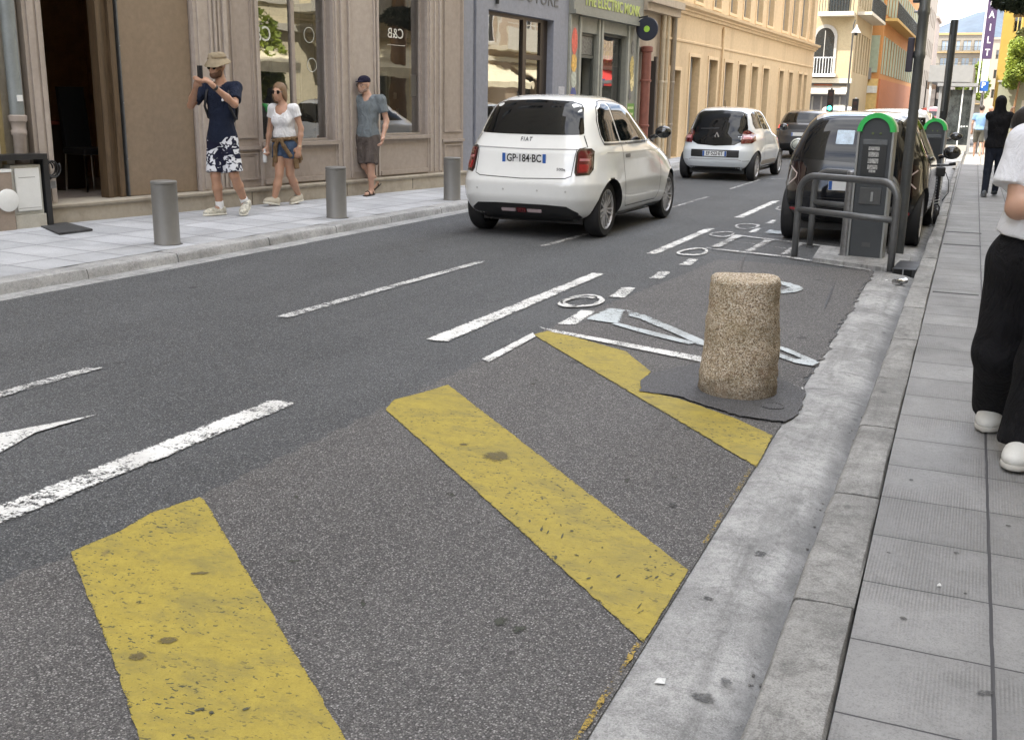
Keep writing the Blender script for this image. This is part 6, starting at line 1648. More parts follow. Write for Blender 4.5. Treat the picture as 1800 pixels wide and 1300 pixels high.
def sdf_mesh(name, prims, mat, parent, res=0.010, k=0.03, cuts=(), sm=2, sub=()):
    P = []
    for p in prims:
        if p[0] == 'c': rm = max(p[3], p[4]); lo = np.minimum(p[1], p[2]) - rm; hi = np.maximum(p[1], p[2]) + rm
        else: rm = max(p[2]); lo = np.array(p[1]) - rm; hi = np.array(p[1]) + rm
        P.append((lo, hi))
    lo = np.min([a for a, b in P], 0) - 3 * res; hi = np.max([b for a, b in P], 0) + 3 * res
    n = np.ceil((hi - lo) / res).astype(int) + 1
    ax = [lo[d] + np.arange(n[d]) * res for d in range(3)]
    F = np.full(tuple(n), 1e3)
    mg = max(k, 0.02) + 2 * res
    for p, (a, b) in zip(prims, P):
        i0 = np.maximum(((a - mg - lo) / res).astype(int), 0); i1 = np.minimum(((b + mg - lo) / res).astype(int) + 2, n)
        s = tuple(slice(i0[d], i1[d]) for d in range(3))
        X, Y, Z = np.meshgrid(*[ax[d][s[d]] for d in range(3)], indexing='ij')
        kk = k
        if p[0] == 'c':
            A, B = np.array(p[1], float), np.array(p[2], float); ba = B - A; L = max(ba @ ba, 1e-9)
            px, py, pz = X - A[0], Y - A[1], Z - A[2]
            t = np.clip((px * ba[0] + py * ba[1] + pz * ba[2]) / L, 0, 1)
            d = np.sqrt((px - t * ba[0]) ** 2 + (py - t * ba[1]) ** 2 + (pz - t * ba[2]) ** 2) - (p[3] + (p[4] - p[3]) * t)
            if len(p) > 5:
                u = ba / math.sqrt(L)
                e = (X - B[0]) * u[0] + (Y - B[1]) * u[1] + (Z - B[2]) * u[2]
                d = np.maximum(d, e)
                if p[5] == 'ff': d = np.maximum(d, -((X - A[0]) * u[0] + (Y - A[1]) * u[1] + (Z - A[2]) * u[2]))
        else:
            c = np.array(p[1], float); r = np.array(p[2], float)
            q = np.stack([X - c[0], Y - c[1], Z - c[2]], -1)
            if len(p) > 3 and p[3] is not None: q = q @ np.array(p[3]).T
            k0 = np.sqrt(((q / r) ** 2).sum(-1)); k1 = np.sqrt(((q / r ** 2) ** 2).sum(-1))
            d = k0 * (k0 - 1) / np.maximum(k1, 1e-6)
            d = np.where(k0 < 1e-3, -min(r), d)
        if len(p) > 6 and p[6]: kk = p[6]
        f = F[s]
        h = np.clip(0.5 + 0.5 * (f - d) / kk, 0, 1)
        F[s] = np.where(f > 100, d, f + (d - f) * h - kk * h * (1 - h))
    for (A, B, ra, rb) in sub:
        X, Y, Z = np.meshgrid(*ax, indexing='ij', sparse=True)
        A, B = np.array(A, float), np.array(B, float); ba = B - A
        t = np.clip(((X - A[0]) * ba[0] + (Y - A[1]) * ba[1] + (Z - A[2]) * ba[2]) / (ba @ ba), 0, 1)
        F = np.maximum(F, ra + (rb - ra) * t - np.sqrt((X - A[0] - t * ba[0]) ** 2 + (Y - A[1] - t * ba[1]) ** 2 + (Z - A[2] - t * ba[2]) ** 2))
    for pt, nn in cuts:
        nn = np.array(nn, float) / np.linalg.norm(nn)
        X, Y, Z = np.meshgrid(*ax, indexing='ij', sparse=True)
        F = np.maximum(F, (X - pt[0]) * nn[0] + (Y - pt[1]) * nn[1] + (Z - pt[2]) * nn[2])
    V, Q = surf_nets(F, lo, res)
    me = bpy.data.meshes.new(name)
    me.from_pydata(V.tolist(), [], Q.tolist())
    me.materials.append(mat)
    if sm:
        bm = bmesh.new(); bm.from_mesh(me)
        for _ in range(sm): bmesh.ops.smooth_vert(bm, verts=bm.verts, factor=0.4, use_axis_x=True, use_axis_y=True, use_axis_z=True)
        bmesh.ops.recalc_face_normals(bm, faces=bm.faces)
        bm.to_mesh(me); bm.free()
    me.polygons.foreach_set('use_smooth', [True] * len(me.polygons))
    o = bpy.data.objects.new(name, me); COL.objects.link(o)
    if parent:
        o.parent = parent
        o.matrix_parent_inverse = parent.matrix_world.inverted() if False else Matrix.Translation(-Vector(parent.location))
    return o

def skin(name, c):
    n = NT(name); v = n.vec()
    a = n.noise(v, 9, 5, 0.6)
    col = n.mix(n.ramp(a, [(0.35, 0.0), (0.7, 1.0)]), tuple(x * 0.85 for x in c), c)
    b = n.t.nodes.new('ShaderNodeBsdfPrincipled'); n.L(col, b.inputs['Base Color']); b.inputs['Roughness'].default_value = 0.5
    b.inputs['Subsurface Weight'].default_value = 0.12; b.inputs['Subsurface Scale'].default_value = 0.02
    b.inputs['Subsurface Radius'].default_value = (1, 0.4, 0.25)
    return n.done(b.outputs[0])
def cloth(name, c, fold=0.6, var=0.12, scale=7):
    n = NT(name); v = n.vec()
    a = n.noise(v, scale, 6, 0.6, 0.5)
    col = n.mix(n.ramp(a, [(0.3, 0.0), (0.7, 1.0)]), tuple(x * (1 - var) for x in c), tuple(min(1, x * (1 + var)) for x in c))
    f = n.noise(n.vec((1, 1, 0.5), rot=(0.3, 0.4, 0)), 8, 5, 0.6, 1.8)
    return n.done(n.bsdf(col, 0.85, 0, n.bump(n.m('ADD', f, n.m('MULTIPLY', n.noise(v, 300, 2), 0.05)), min(1.0, fold * 1.4), 0.07), 0.2))
V3 = lambda p: np.array(p, float)
def nrm(v): v = np.array(v, float); return v / (np.linalg.norm(v) + 1e-9)

def hand_prims(w, tip, n, curl=0.5, side=1, s=1.0):
    """palm, four fingers of unequal length with two joints, and a thumb leaving the side of the palm"""
    w, tip, n = V3(w), V3(tip), nrm(n)
    d = nrm(tip - w); n = nrm(n - d * (n @ d)); sd = np.cross(d, n) * side
    P = [('c', w, w + d * 0.03 * s, 0.024 * s, 0.026 * s)]
    for k in (-1, 0, 1): P.append(('c', w + d * 0.02 * s + sd * k * 0.012 * s, w + d * 0.078 * s + sd * k * 0.022 * s, 0.015 * s, 0.014 * s))
    for k, (o, L) in enumerate(((0.032, 0.068), (0.011, 0.078), (-0.011, 0.073), (-0.031, 0.056))):
        a = w + d * 0.085 * s + sd * o * s
        b = a + (d * math.cos(curl * 0.7) + n * math.sin(curl * 0.7)) * L * 0.5 * s
        c = b + (d * math.cos(curl * 1.9) + n * math.sin(curl * 1.9)) * L * 0.32 * s
        e = c + (d * math.cos(curl * 2.8) + n * math.sin(curl * 2.8)) * L * 0.22 * s
        P += [('c', a, b, 0.0098 * s, 0.009 * s, '', 0.006), ('c', b, c, 0.009 * s, 0.0085 * s, '', 0.006), ('c', c, e, 0.0085 * s, 0.0078 * s, '', 0.006)]
    P = [q if len(q) < 6 or q[5] != '' else (q[0], q[1], q[2], q[3], q[4]) for q in P]
    t0 = w + d * 0.03 * s + sd * 0.026 * s
    t1 = t0 + nrm(d * 0.6 + sd * 0.7 + n * 0.35) * 0.036 * s
    t2 = t1 + nrm(d * 0.85 + sd * 0.1 + n * 0.5) * 0.03 * s
    P += [('c', t0, t1, 0.014 * s, 0.011 * s), ('c', t1, t2, 0.011 * s, 0.009 * s)]
    return P

def head_prims(c, f, up=(0, 0, 1), s=1.0):
    """skull, jaw, nose, lips, brow and ears; f = where the face looks"""
    c, f = V3(c), nrm(f); up = nrm(up); sd = nrm(np.cross(f, up)); up = np.cross(sd, f)
    RT = np.stack([sd, f, up])
    L = lambda a, b, d: c + (sd * a + f * b + up * d) * s
    return [('e', L(0, -0.012, 0.035), (0.074 * s, 0.094 * s, 0.088 * s), RT), ('e', L(0, 0.018, -0.030), (0.060 * s, 0.074 * s, 0.080 * s), RT),
            ('e', L(0, 0.055, -0.088), (0.034 * s, 0.030 * s, 0.024 * s), RT), ('c', L(0, 0.088, 0.012), L(0, 0.106, -0.026), 0.009 * s, 0.013 * s),
            ('e', L(0, 0.086, -0.058), (0.024 * s, 0.012 * s, 0.010 * s), RT), ('c', L(-0.030, 0.076, 0.022), L(0.030, 0.076, 0.022), 0.012 * s, 0.012 * s),
            ('e', L(-0.076, -0.005, -0.008), (0.010 * s, 0.019 * s, 0.030 * s), RT), ('e', L(0.076, -0.005, -0.008), (0.010 * s, 0.019 * s, 0.030 * s), RT),
            ('e', L(-0.036, 0.066, -0.022), (0.022 * s, 0.020 * s, 0.018 * s), RT), ('e', L(0.036, 0.066, -0.022), (0.022 * s, 0.020 * s, 0.018 * s), RT)], L, RT

def shoe(parent, heel, toe, up, mat, solemat, w=0.045, s=1.0, name='shoe', ankle=None):
    h, t = V3(heel), V3(toe); d = nrm(t - h); up = nrm(V3(up) - d * (V3(up) @ d)); sd = np.cross(d, up)
    RT = np.stack([sd, d, up]); L = np.linalg.norm(t - h)
    c = (h + t) / 2
    P = [('e', h + d * 0.045 + up * 0.045, (w * 0.85, 0.06, 0.055), RT), ('e', c + up * 0.045, (w * 0.92, L * 0.36, 0.045), RT), ('e', t - d * 0.065 + up * 0.034, (w, 0.072, 0.038), RT)]
    if ankle is not None: P.append(('c', h + d * 0.055 + up * 0.05, h + d * 0.05 + up * 0.085, 0.042, 0.042, 'f'))
    sh = sdf_mesh(name, P, mat, parent, 0.008 * s, 0.03, [(h + up * 0.012, -up)], 1)
    Q = [('e', h + d * 0.05, (w * 0.98, 0.066, 0.06), RT), ('e', c, (w * 0.88, L * 0.38, 0.06), RT), ('e', t - d * 0.065, (w * 1.08, 0.078, 0.06), RT)]
    so = sdf_mesh('sole', Q, solemat, sh, 0.008 * s, 0.03, [(h + up * 0.022, up), (h - up * 0.002, -up)], 1)
    so.matrix_parent_inverse = Matrix.Identity(4)
    lc = MB()
    for q in range(4):
        p0 = h + d * (L * (0.42 + 0.085 * q)); hh = 0.104 - 0.011 * q
        lc.tube([tuple(p0 + sd * 0.026 + up * (hh - 0.012)), tuple(p0 + up * hh), tuple(p0 - sd * 0.026 + up * (hh - 0.012))], 0.0050, 6)
    lc.build('laces', M('lace_grey', (0.34, 0.34, 0.33), 0.8), sh, smooth='all')
    so.location = (0, 0, 0)
    return sh

def person_root(label, at, group=None):
    return empty('person', at, 0, label, 'person', group)
def limb(a, b, ra, rb, mid=None):
    a, b = V3(a), V3(b)
    if mid is None: return [('c', a, b, ra, rb)]
    m = a + (b - a) * 0.38
    return [('c', a, m, ra, mid), ('c', m, b, mid, rb)]
def torso(J, k=1.0, wide=1.0, fem=False):
    shL, shR, hipL, hipR = V3(J['shL']), V3(J['shR']), V3(J['hipL']), V3(J['hipR'])
    sc, hc = (shL + shR) / 2, (hipL + hipR) / 2
    up = nrm(sc - hc); sd = nrm(shL - shR); f = nrm(np.cross(sd, up)); sd = np.cross(up, f)
    RT = np.stack([sd, f, up]); L = np.linalg.norm(sc - hc)
    at = lambda t, b=0.0, s_=0.0: hc + up * (L * t) + f * b + sd * s_
    P = [('e', at(0.80, 0.0), (0.158 * wide * k, 0.108 * k, 0.15 * k), RT), ('e', at(0.55, 0.0), (0.140 * wide * k, 0.100 * k, 0.15 * k), RT),
         ('e', at(0.28, 0.008), (0.128 * wide * k, 0.098 * k, 0.13 * k), RT), ('e', at(0.02, -0.01), (0.155 * wide * k, 0.112 * k, 0.12 * k), RT),
         ('c', shL, shR, 0.052 * k, 0.052 * k), ('c', at(0.9, -0.01), V3(J['neck']), 0.075 * k, 0.052 * k)]
    if fem: P += [('e', at(0.68, 0.066, 0.058), (0.066, 0.055, 0.066), RT), ('e', at(0.68, 0.066, -0.058), (0.066, 0.055, 0.066), RT)]
    return P, at, RT

# ---- man filming with his phone
SK1 = skin('tanned_skin', (0.42, 0.235, 0.15)); SK2 = skin('fair_tanned_skin', (0.47, 0.27, 0.18)); SK3 = skin('light_skin', (0.50, 0.30, 0.215))
J = {'head': (-7.885, 9.82, 1.745), 'neck': (-7.866, 9.855, 1.60), 'shR': (-8.045, 9.80, 1.525), 'elR': (-8.105, 9.61, 1.335), 'wrR': (-7.865, 9.43, 1.545), 'haR': (-7.80, 9.395, 1.625),
     'shL': (-7.70, 9.90, 1.535), 'elL': (-7.575, 9.70, 1.355), 'wrL': (-7.665, 9.47, 1.545), 'haL': (-7.715, 9.40, 1.625),
     'hipR': (-7.975, 9.84, 0.955), 'knR': (-7.945, 9.77, 0.56), 'anR': (-7.965, 9.845, 0.21), 'hipL': (-7.80, 9.86, 0.955), 'knL': (-7.745, 9.85, 0.57), 'anL': (-7.775, 10.06, 0.25)}
pr = person_root('man in a khaki bucket hat, navy T-shirt and patterned shorts, filming with a phone', (-7.89, 9.84, 0.11))
F1_ = nrm((-0.06, -0.99, -0.02))
hp, HL, HR = head_prims(J['head'], F1_)
tp, at1, RT1 = torso(J, 1.0, 1.0)
P = hp + tp + [('c', V3(J['neck']), V3(J['head']) + V3((0, 0.01, -0.03)), 0.055, 0.052)]
for s_ in 'RL':
    P += limb(J['sh' + s_], J['el' + s_], 0.050, 0.038, 0.046) + limb(J['el' + s_], J['wr' + s_], 0.038, 0.025, 0.040)
    P += limb(J['hip' + s_], J['kn' + s_], 0.082, 0.054, 0.078) + limb(J['kn' + s_], J['an' + s_], 0.052, 0.036, 0.056)
    P += hand_prims(J['wr' + s_], V3(J['ha' + s_]), nrm(V3((0.18 if s_ == 'R' else -0.5, -0.3, 0.1))), 0.75, 1 if s_ == 'R' else -1)
P += [('c', V3(J['anR']), V3(J['anR']) + V3((-0.03, -0.08, -0.05)), 0.036, 0.03), ('c', V3(J['anL']), V3(J['anL']) + V3((0.03, -0.06, -0.06)), 0.036, 0.03)]
sdf_mesh('body', P, SK1, pr, 0.0095, 0.022)
NAVY = cloth('navy_cotton', (0.012, 0.017, 0.035), 0.5)
infl = lambda P, d: [('e', p[1], tuple(r + d for r in p[2]), p[3]) if p[0] == 'e' else (p[0], p[1], p[2], p[3] + d, p[4] + d, *p[5:]) for p in P]
P = infl(tp[:5], 0.016) + [('e', at1(0.10, 0.0), (0.168, 0.128, 0.16), RT1), ('c', V3(J['shR']), V3(J['shR']) * .25 + V3(J['elR']) * .75, 0.064, 0.068, 'f'), ('c', V3(J['shL']), V3(J['shL']) * .25 + V3(J['elL']) * .75, 0.064, 0.068, 'f'),
     ('c', at1(0.93), V3(J['neck']) + V3((0, 0, -0.035)), 0.085, 0.068, 'f')]
sh = sdf_mesh('t_shirt', P, NAVY, pr, 0.010, 0.03, [(at1(-0.04), -np.array(RT1[2]))], 2, [(at1(1.02, 0.02), V3(J['neck']) + V3((0, 0, 0.05)), 0.064, 0.075)])
def patt(name, c0, c1, scale=9, thr=0.52):
    n = NT(name); v = n.vec((1, 1, 1.3)); a = n.noise(v, scale, 3, 0.5, 2.2); b = n.voro(v, scale * 1.1, 'F1', 'Color')
    cs = n.t.nodes.new('ShaderNodeSeparateColor'); n.L(b, cs.inputs[0])
    f = n.m('ADD', n.m('MULTIPLY', a, 0.7), n.m('MULTIPLY', cs.outputs[0], 0.3))
    return n.done(n.bsdf(n.ramp(f, [(thr - 0.015, c0), (thr + 0.015, c1)]), 0.8, 0, n.bump(n.noise(v, 8, 4), 0.5, 0.02), 0.2))
def shorts(J, at, RT, mat, pr, r0=0.098, r1=0.102, t=0.80, k=0.03, waist=0.10, name='shorts', w=1.0):
    P = [('e', at(0.03, -0.008), (0.172 * w, 0.132 * w, 0.15), RT)]
    for s_ in 'RL':
        e = V3(J['hip' + s_]) * (1 - t) + V3(J['kn' + s_]) * t
        P.append(('c', V3(J['hip' + s_]), e, r0, r1, 'f'))
    return sdf_mesh(name, P, mat, pr, 0.010, k, [(at(waist), np.array(RT[2]))])
shorts(J, at1, RT1, patt('patterned_shorts', (0.012, 0.013, 0.03), (0.62, 0.63, 0.66)), pr, 0.097, 0.105, 0.90)
SOCK = cloth('white_sock', (0.72, 0.72, 0.72), 0.2); SNK = M('cream_sneaker', (0.46, 0.44, 0.37), 0.6, var=0.65, scale=34); SOLE = M('pale_sole', (0.62, 0.60, 0.52), 0.6)
for a_, b_ in (('anR', 'knR'), ('anL', 'knL')):
    A, B = V3(J[a_]), V3(J[b_]); sdf_mesh('sock', [('c', A + nrm(A - B) * 0.05, A + nrm(B - A) * 0.07, 0.046, 0.046, 'f')], SOCK, pr, 0.008, 0.01)
shoe(pr, (-7.945, 9.91, 0.115), (-8.035, 9.645, 0.115), (0, 0, 1), SNK, SOLE, 0.048, ankle=1)
shoe(pr, (-7.785, 10.13, 0.205), (-7.705, 9.905, 0.115), (0, 0.35, 1), SNK, SOLE, 0.048, ankle=1)
KHAKI = cloth('khaki_cotton', (0.30, 0.245, 0.165), 0.3)
hat = MB()
prof = [(0.148, -0.034), (0.136, -0.010), (0.112, 0.018), (0.103, 0.032), (0.098, 0.066), (0.086, 0.088), (0.055, 0.098), (0.001, 0.100)]
hat.lathe(prof, 36, caps=False); hat.lathe([(0.146, -0.038), (0.134, -0.014), (0.110, 0.014), (0.098, 0.03)], 36, caps=False)
for i, p in enumerate(hat.v):
    a = math.atan2(p[1], p[0]); r = math.hypot(p[0], p[1])
    k = max(0, (r - 0.1)) / 0.065
    hat.v[i] = (p[0] * 0.94, p[1] * 1.05, p[2] + k * 0.016 * math.sin(2 * a + 0.6) - k * 0.012 * math.sin(a) + 0.003 * math.sin(5 * a))
hc_ = HL(0, -0.012, 0.066)
h_ = hat.build('bucket_hat', KHAKI, pr, smooth='all', loc=tuple(hc_ - V3(pr.location)), rot=(R(-6), R(3), math.atan2(F1_[1], F1_[0]) - math.pi / 2))
HB = M('dark_hat_band', (0.20, 0.15, 0.09), 0.8); MB().lathe([(0.104, 0.034), (0.107, 0.036), (0.105, 0.050), (0.101, 0.05)], 36, caps=False).build('hat_band', HB, h_)
def sunglasses(HL, RT, pr, mat, w=1.0, zo=0.004):
    g = MB()
    for s_ in (-1, 1):
        c = HL(0.034 * s_, 0.094, zo); sd, f, up = RT
        n = 16
        ring0 = [c + sd * (0.027 * w * math.cos(2 * math.pi * i / n)) + up * (0.024 * w * math.sin(2 * math.pi * i / n)) for i in range(n)]
        ring1 = [p - f * 0.008 - sd * 0.0 for p in ring0]
        b = len(g.v); g.add(ring0 + ring1, [tuple(range(n)), tuple(reversed(range(n, 2 * n)))] + [(i, (i + 1) % n, n + (i + 1) % n, n + i) for i in range(n)])
        g.tube([HL(0.058 * s_, 0.085, zo + 0.006), HL(0.080 * s_, 0.0, zo)], 0.0035, 6)
    g.tube([HL(-0.012, 0.098, zo + 0.008), HL(0.012, 0.098, zo + 0.008)], 0.003, 6)
    L0 = V3(pr.location); g.v = [tuple(V3(p) - L0) for p in g.v]
    return g.build('sunglasses', mat, pr, smooth=True)
SG = M('sunglass_lens', (0.012, 0.010, 0.010), 0.08, bump=0)
sunglasses(HL, HR, pr, SG)
BEARD = M('brown_beard', (0.10, 0.05, 0.028), 0.85, var=0.4, scale=60, bump=0.8, bscale=200)
sdf_mesh('beard', [('e', HL(0, 0.052, -0.075), (0.055, 0.048, 0.046), HR), ('e', HL(-0.055, 0.02, -0.05), (0.016, 0.034, 0.05), HR), ('e', HL(0.055, 0.02, -0.05), (0.016, 0.034, 0.05), HR)], BEARD, pr, 0.007, 0.02, [(HL(0, 0.09, -0.042), nrm(HR[2] * 0.8 + HR[1] * 0.3))], 1)
w_ = V3(J['wrL']); el_ = V3(J['elL']); dW = nrm(el_ - w_)
sdf_mesh('wristwatch', [('c', w_ + dW * 0.015, w_ + dW * 0.045, 0.033, 0.033, 'ff')], BLKPL, pr, 0.006, 0.01, (), 1)
L0 = V3(pr.location)
lg = MB(); c = at1(0.78, 0.126, 0.07)
lg.ball(tuple(c - L0), 0.018, 10, sc=(1, 0.4, 1)); lg.build('chest_print', PAPER, pr)
bp = empty('backpack', tuple(at1(0.6, -0.17)), 0, 'dark small backpack on the back of the man filming', 'backpack')
sdf_mesh('pouch', [('e', at1(0.62, -0.18), (0.13, 0.075, 0.20), RT1)], M('charcoal_nylon', (0.02, 0.02, 0.024), 0.7), bp, 0.012, 0.03)
for s_ in (-1, 1): 
    q = [at1(0.40, -0.14, s_ * 0.12), at1(0.75, -0.13, s_ * 0.135), at1(1.03, -0.02, s_ * 0.12), at1(0.93, 0.10, s_ * 0.125), at1(0.65, 0.115, s_ * 0.145), at1(0.42, -0.02, s_ * 0.16)]
    tb = MB().tube([tuple(V3(p) - V3(bp.location)) for p in q], 0.014, 8); tb.build('strap', M('charcoal_nylon', rough=0.7), bp, smooth='all')
ph = empty('phone', (-7.765, 9.385, 1.66), math.atan2(F1_[1], F1_[0]) - math.pi / 2 + 0.05, 'black phone held up in front of the face of the man in the bucket hat', 'phone')
MB().box(-0.036, 0.036, -0.004, 0.005, -0.055, 0.095, 0.004).build('case', BLKPL, ph)
MB().box(-0.030, 0.004, 0.005, 0.008, 0.05, 0.088, 0.002).build('camera_bump', M('dark_lens', (0.02, 0.02, 0.025), 0.1), ph)

# ---- woman in a white V-neck
J = {'head': (-8.055, 11.19, 1.495), 'neck': (-8.025, 11.22, 1.36), 'shR': (-8.165, 11.20, 1.30), 'elR': (-8.245, 11.23, 1.05), 'wrR': (-8.265, 11.19, 0.83), 'haR': (-8.262, 11.17, 0.76),
     'shL': (-7.865, 11.23, 1.305), 'elL': (-7.80, 11.27, 1.065), 'wrL': (-7.80, 11.22, 0.845), 'haL': (-7.805, 11.20, 0.77),
     'hipR': (-8.085, 11.20, 0.85), 'knR': (-8.03, 11.10, 0.50), 'anR': (-8.075, 11.03, 0.185), 'hipL': (-7.93, 11.22, 0.85), 'knL': (-7.96, 11.23, 0.50), 'anL': (-7.985, 11.45, 0.20)}
pr = person_root('woman in sunglasses and white V-neck top, brown jacket tied round her waist', (-8.02, 11.2, 0.11))
F2_ = nrm((0.10, -0.99, 0.0))
hp, HL, HR = head_prims(J['head'], F2_, s=0.93)
tp, at2, RT2_ = torso(J, 0.88, 0.95, True)
P = hp + tp + [('c', V3(J['neck']), V3(J['head']) + V3((0, 0.01, -0.03)), 0.045, 0.043)]
for s_ in 'RL':
    P += limb(J['sh' + s_], J['el' + s_], 0.042, 0.032, 0.040) + limb(J['el' + s_], J['wr' + s_], 0.032, 0.021, 0.033)
    P += limb(J['hip' + s_], J['kn' + s_], 0.084, 0.050, 0.076) + limb(J['kn' + s_], J['an' + s_], 0.046, 0.031, 0.052)
P += hand_prims(J['wrR'], J['haR'], (0.5, -0.8, 0), 0.8, 1, 0.9) + hand_prims(J['wrL'], J['haL'], (-0.5, 0.5, 0), 0.4, -1, 0.9)
P += [('c', V3(J['anR']), V3(J['anR']) + V3((-0.01, -0.07, -0.03)), 0.032, 0.028), ('c', V3(J['anL']), V3(J['anL']) + V3((-0.01, -0.05, -0.06)), 0.032, 0.028)]
sdf_mesh('body', P, SK2, pr, 0.0095, 0.022)
WHITEC = cloth('white_cotton', (0.76, 0.76, 0.77), 0.5, 0.03)
# V-neck: upper front is cut away by two planes meeting at the V
P = infl(tp[:3], 0.017) + infl([tp[4]], 0.014) + infl(tp[6:], 0.012) + [('e', at2(0.30, 0.005), (0.150, 0.115, 0.13), RT2_)]
for s_ in 'RL': P.append(('c', V3(J['sh' + s_]), V3(J['sh' + s_]) * .58 + V3(J['el' + s_]) * .42, 0.058, 0.060, 'f'))
P = [(q[0], q[1], tuple(x * 0.93 for x in q[2]), q[3]) if q[0] == 'e' and False else q for q in P]
top_ = sdf_mesh('v_neck_top', P, WHITEC, pr, 0.0085, 0.025, [(at2(0.20), -np.array(RT2_[2]))], 1, [(at2(0.70, 0.145), at2(1.06, 0.115), 0.004, 0.085), (at2(1.0, 0.05), at2(1.12, 0.0), 0.085, 0.08)])
shorts(J, at2, RT2_, cloth('denim_blue', (0.06, 0.09, 0.15), 0.3, 0.25, 25), pr, 0.090, 0.094, 0.42, 0.03, 0.16, 'denim_shorts', 0.93)
BRN = cloth('brown_jacket_cloth', (0.20, 0.13, 0.07), 0.8, 0.25)
c = at2(0.16)
sd, f, up = RT2_
Pj = []
for i in range(14):
    a, b = 2 * math.pi * i / 14, 2 * math.pi * (i + 1) / 14
    q = lambda a: at2(0.17 + 0.04 * math.cos(a), 0.126 * math.sin(a) - 0.005, 0.148 * math.cos(a))
    Pj.append(('c', q(a), q(b), 0.020, 0.020))
for s0, t1, f1, s1, r1 in ((0.12, -0.62, 0.03, 0.165, 0.035), (0.14, -0.40, -0.07, 0.15, 0.05), (-0.12, -0.58, -0.02, -0.17, 0.04), (-0.13, -0.45, -0.08, -0.12, 0.05), (0.0, -0.50, -0.13, 0.03, 0.05), (0.07, -0.48, -0.12, 0.10, 0.05), (-0.06, -0.48, -0.12, -0.07, 0.05)):
    a0 = math.copysign(1, s0)
    st_p = at2(0.15, -0.09 if abs(s0) < 0.1 else 0.0, s0)
    Pj.append(('c', st_p, at2(t1, f1 - 0.01, s1), 0.028, r1, 'f'))
Pj += [('c', at2(0.16, 0.135, -0.02), at2(-0.02, 0.14, -0.06), 0.022, 0.026), ('c', at2(-0.02, 0.14, -0.06), at2(-0.45, 0.13, -0.07), 0.026, 0.030, 'f'), ('c', at2(0.16, 0.135, 0.02), at2(0.0, 0.135, 0.06), 0.022, 0.024), ('c', at2(0.0, 0.135, 0.06), at2(-0.30, 0.10, 0.14), 0.024, 0.028, 'f')]
sdf_mesh('jacket_round_waist', Pj, BRN, pr, 0.010, 0.022)
HAIR = M('blond_hair', (0.17, 0.10, 0.05), 0.55, var=0.5, scale=30, stretch=(4, 4, 1), bump=0.9, bscale=120)
sdf_mesh('hair', [('e', HL(0, -0.022, 0.045), (0.080, 0.094, 0.086), HR), ('e', HL(-0.058, -0.03, -0.03), (0.028, 0.06, 0.09), HR), ('e', HL(0.058, -0.03, -0.03), (0.028, 0.06, 0.09), HR), ('e', HL(0, -0.085, -0.07), (0.06, 0.035, 0.10), HR), ('e', HL(0.074, -0.015, -0.045), (0.024, 0.045, 0.10), HR), ('e', HL(-0.074, -0.015, -0.045), (0.024, 0.045, 0.10), HR), ('c', HL(0.05, -0.05, -0.07), HL(0.055, -0.03, -0.14), 0.028, 0.018), ('c', HL(-0.05, -0.05, -0.06), HL(-0.055, -0.03, -0.12), 0.026, 0.016)],
         HAIR, pr, 0.0075, 0.02, [(HL(0, 0.052, 0), nrm(HR[1] - HR[2] * 0.6))], 1)
sunglasses(HL, HR, pr, SG, 0.95)
BEI = M('beige_sneaker', (0.46, 0.42, 0.34), 0.6, var=0.15, scale=20)
shoe(pr, (-8.055, 11.10, 0.115), (-8.11, 10.87, 0.155), (0, 0.15, 1), BEI, SOLE, 0.042, ankle=1)
shoe(pr, (-7.975, 11.50, 0.150), (-8.01, 11.29, 0.115), (0, 0.2, 1), BEI, SOLE, 0.042, ankle=1)
w_ = V3(J['wrL']); sdf_mesh('bracelet', [('c', w_ + V3((0, 0, 0.0)), w_ + V3((0, 0, 0.012)), 0.027, 0.027, 'ff')], M('pale_bracelet', (0.7, 0.6, 0.35), 0.4), pr, 0.005, 0.01, (), 0)
bt = empty('bottle', (-8.262, 11.13, 0.64), 0, 'small white bottle held at her side by the woman in the white top', 'bottle')
MB().lathe([(0.024, 0), (0.026, 0.008), (0.026, 0.10), (0.018, 0.125), (0.012, 0.13), (0.012, 0.15)], 18).build('flask', WHITEP, bt, smooth=True)
MB().lathe([(0.013, 0.145), (0.013, 0.165), (0.001, 0.168)], 14).build('cap', PAPER, bt)

# ---- older man in a blue-grey T-shirt
J = {'head': (-7.965, 13.04, 1.62), 'neck': (-7.935, 13.08, 1.49), 'shR': (-8.105, 13.06, 1.425), 'elR': (-8.185, 13.12, 1.14), 'wrR': (-8.185, 13.05, 0.895), 'haR': (-8.185, 13.03, 0.82),
     'shL': (-7.725, 13.10, 1.43), 'elL': (-7.665, 13.14, 1.14), 'wrL': (-7.655, 13.02, 0.93), 'haL': (-7.655, 12.99, 0.86),
     'hipR': (-8.02, 13.06, 0.90), 'knR': (-7.99, 13.07, 0.52), 'anR': (-7.965, 13.34, 0.285), 'hipL': (-7.85, 13.08, 0.90), 'knL': (-7.83, 12.98, 0.52), 'anL': (-7.865, 13.03, 0.185)}
pr = person_root('older man in a navy cap, blue-grey T-shirt and brown cargo shorts walking in sandals', (-7.94, 13.06, 0.115))
F3_ = nrm((-0.15, -0.98, -0.03))
hp, HL, HR = head_prims(J['head'], F3_)
tp, at3, RT3_ = torso(J, 0.98, 1.0)
P = hp + tp + [('c', V3(J['neck']), V3(J['head']) + V3((0, 0.01, -0.03)), 0.054, 0.052)]
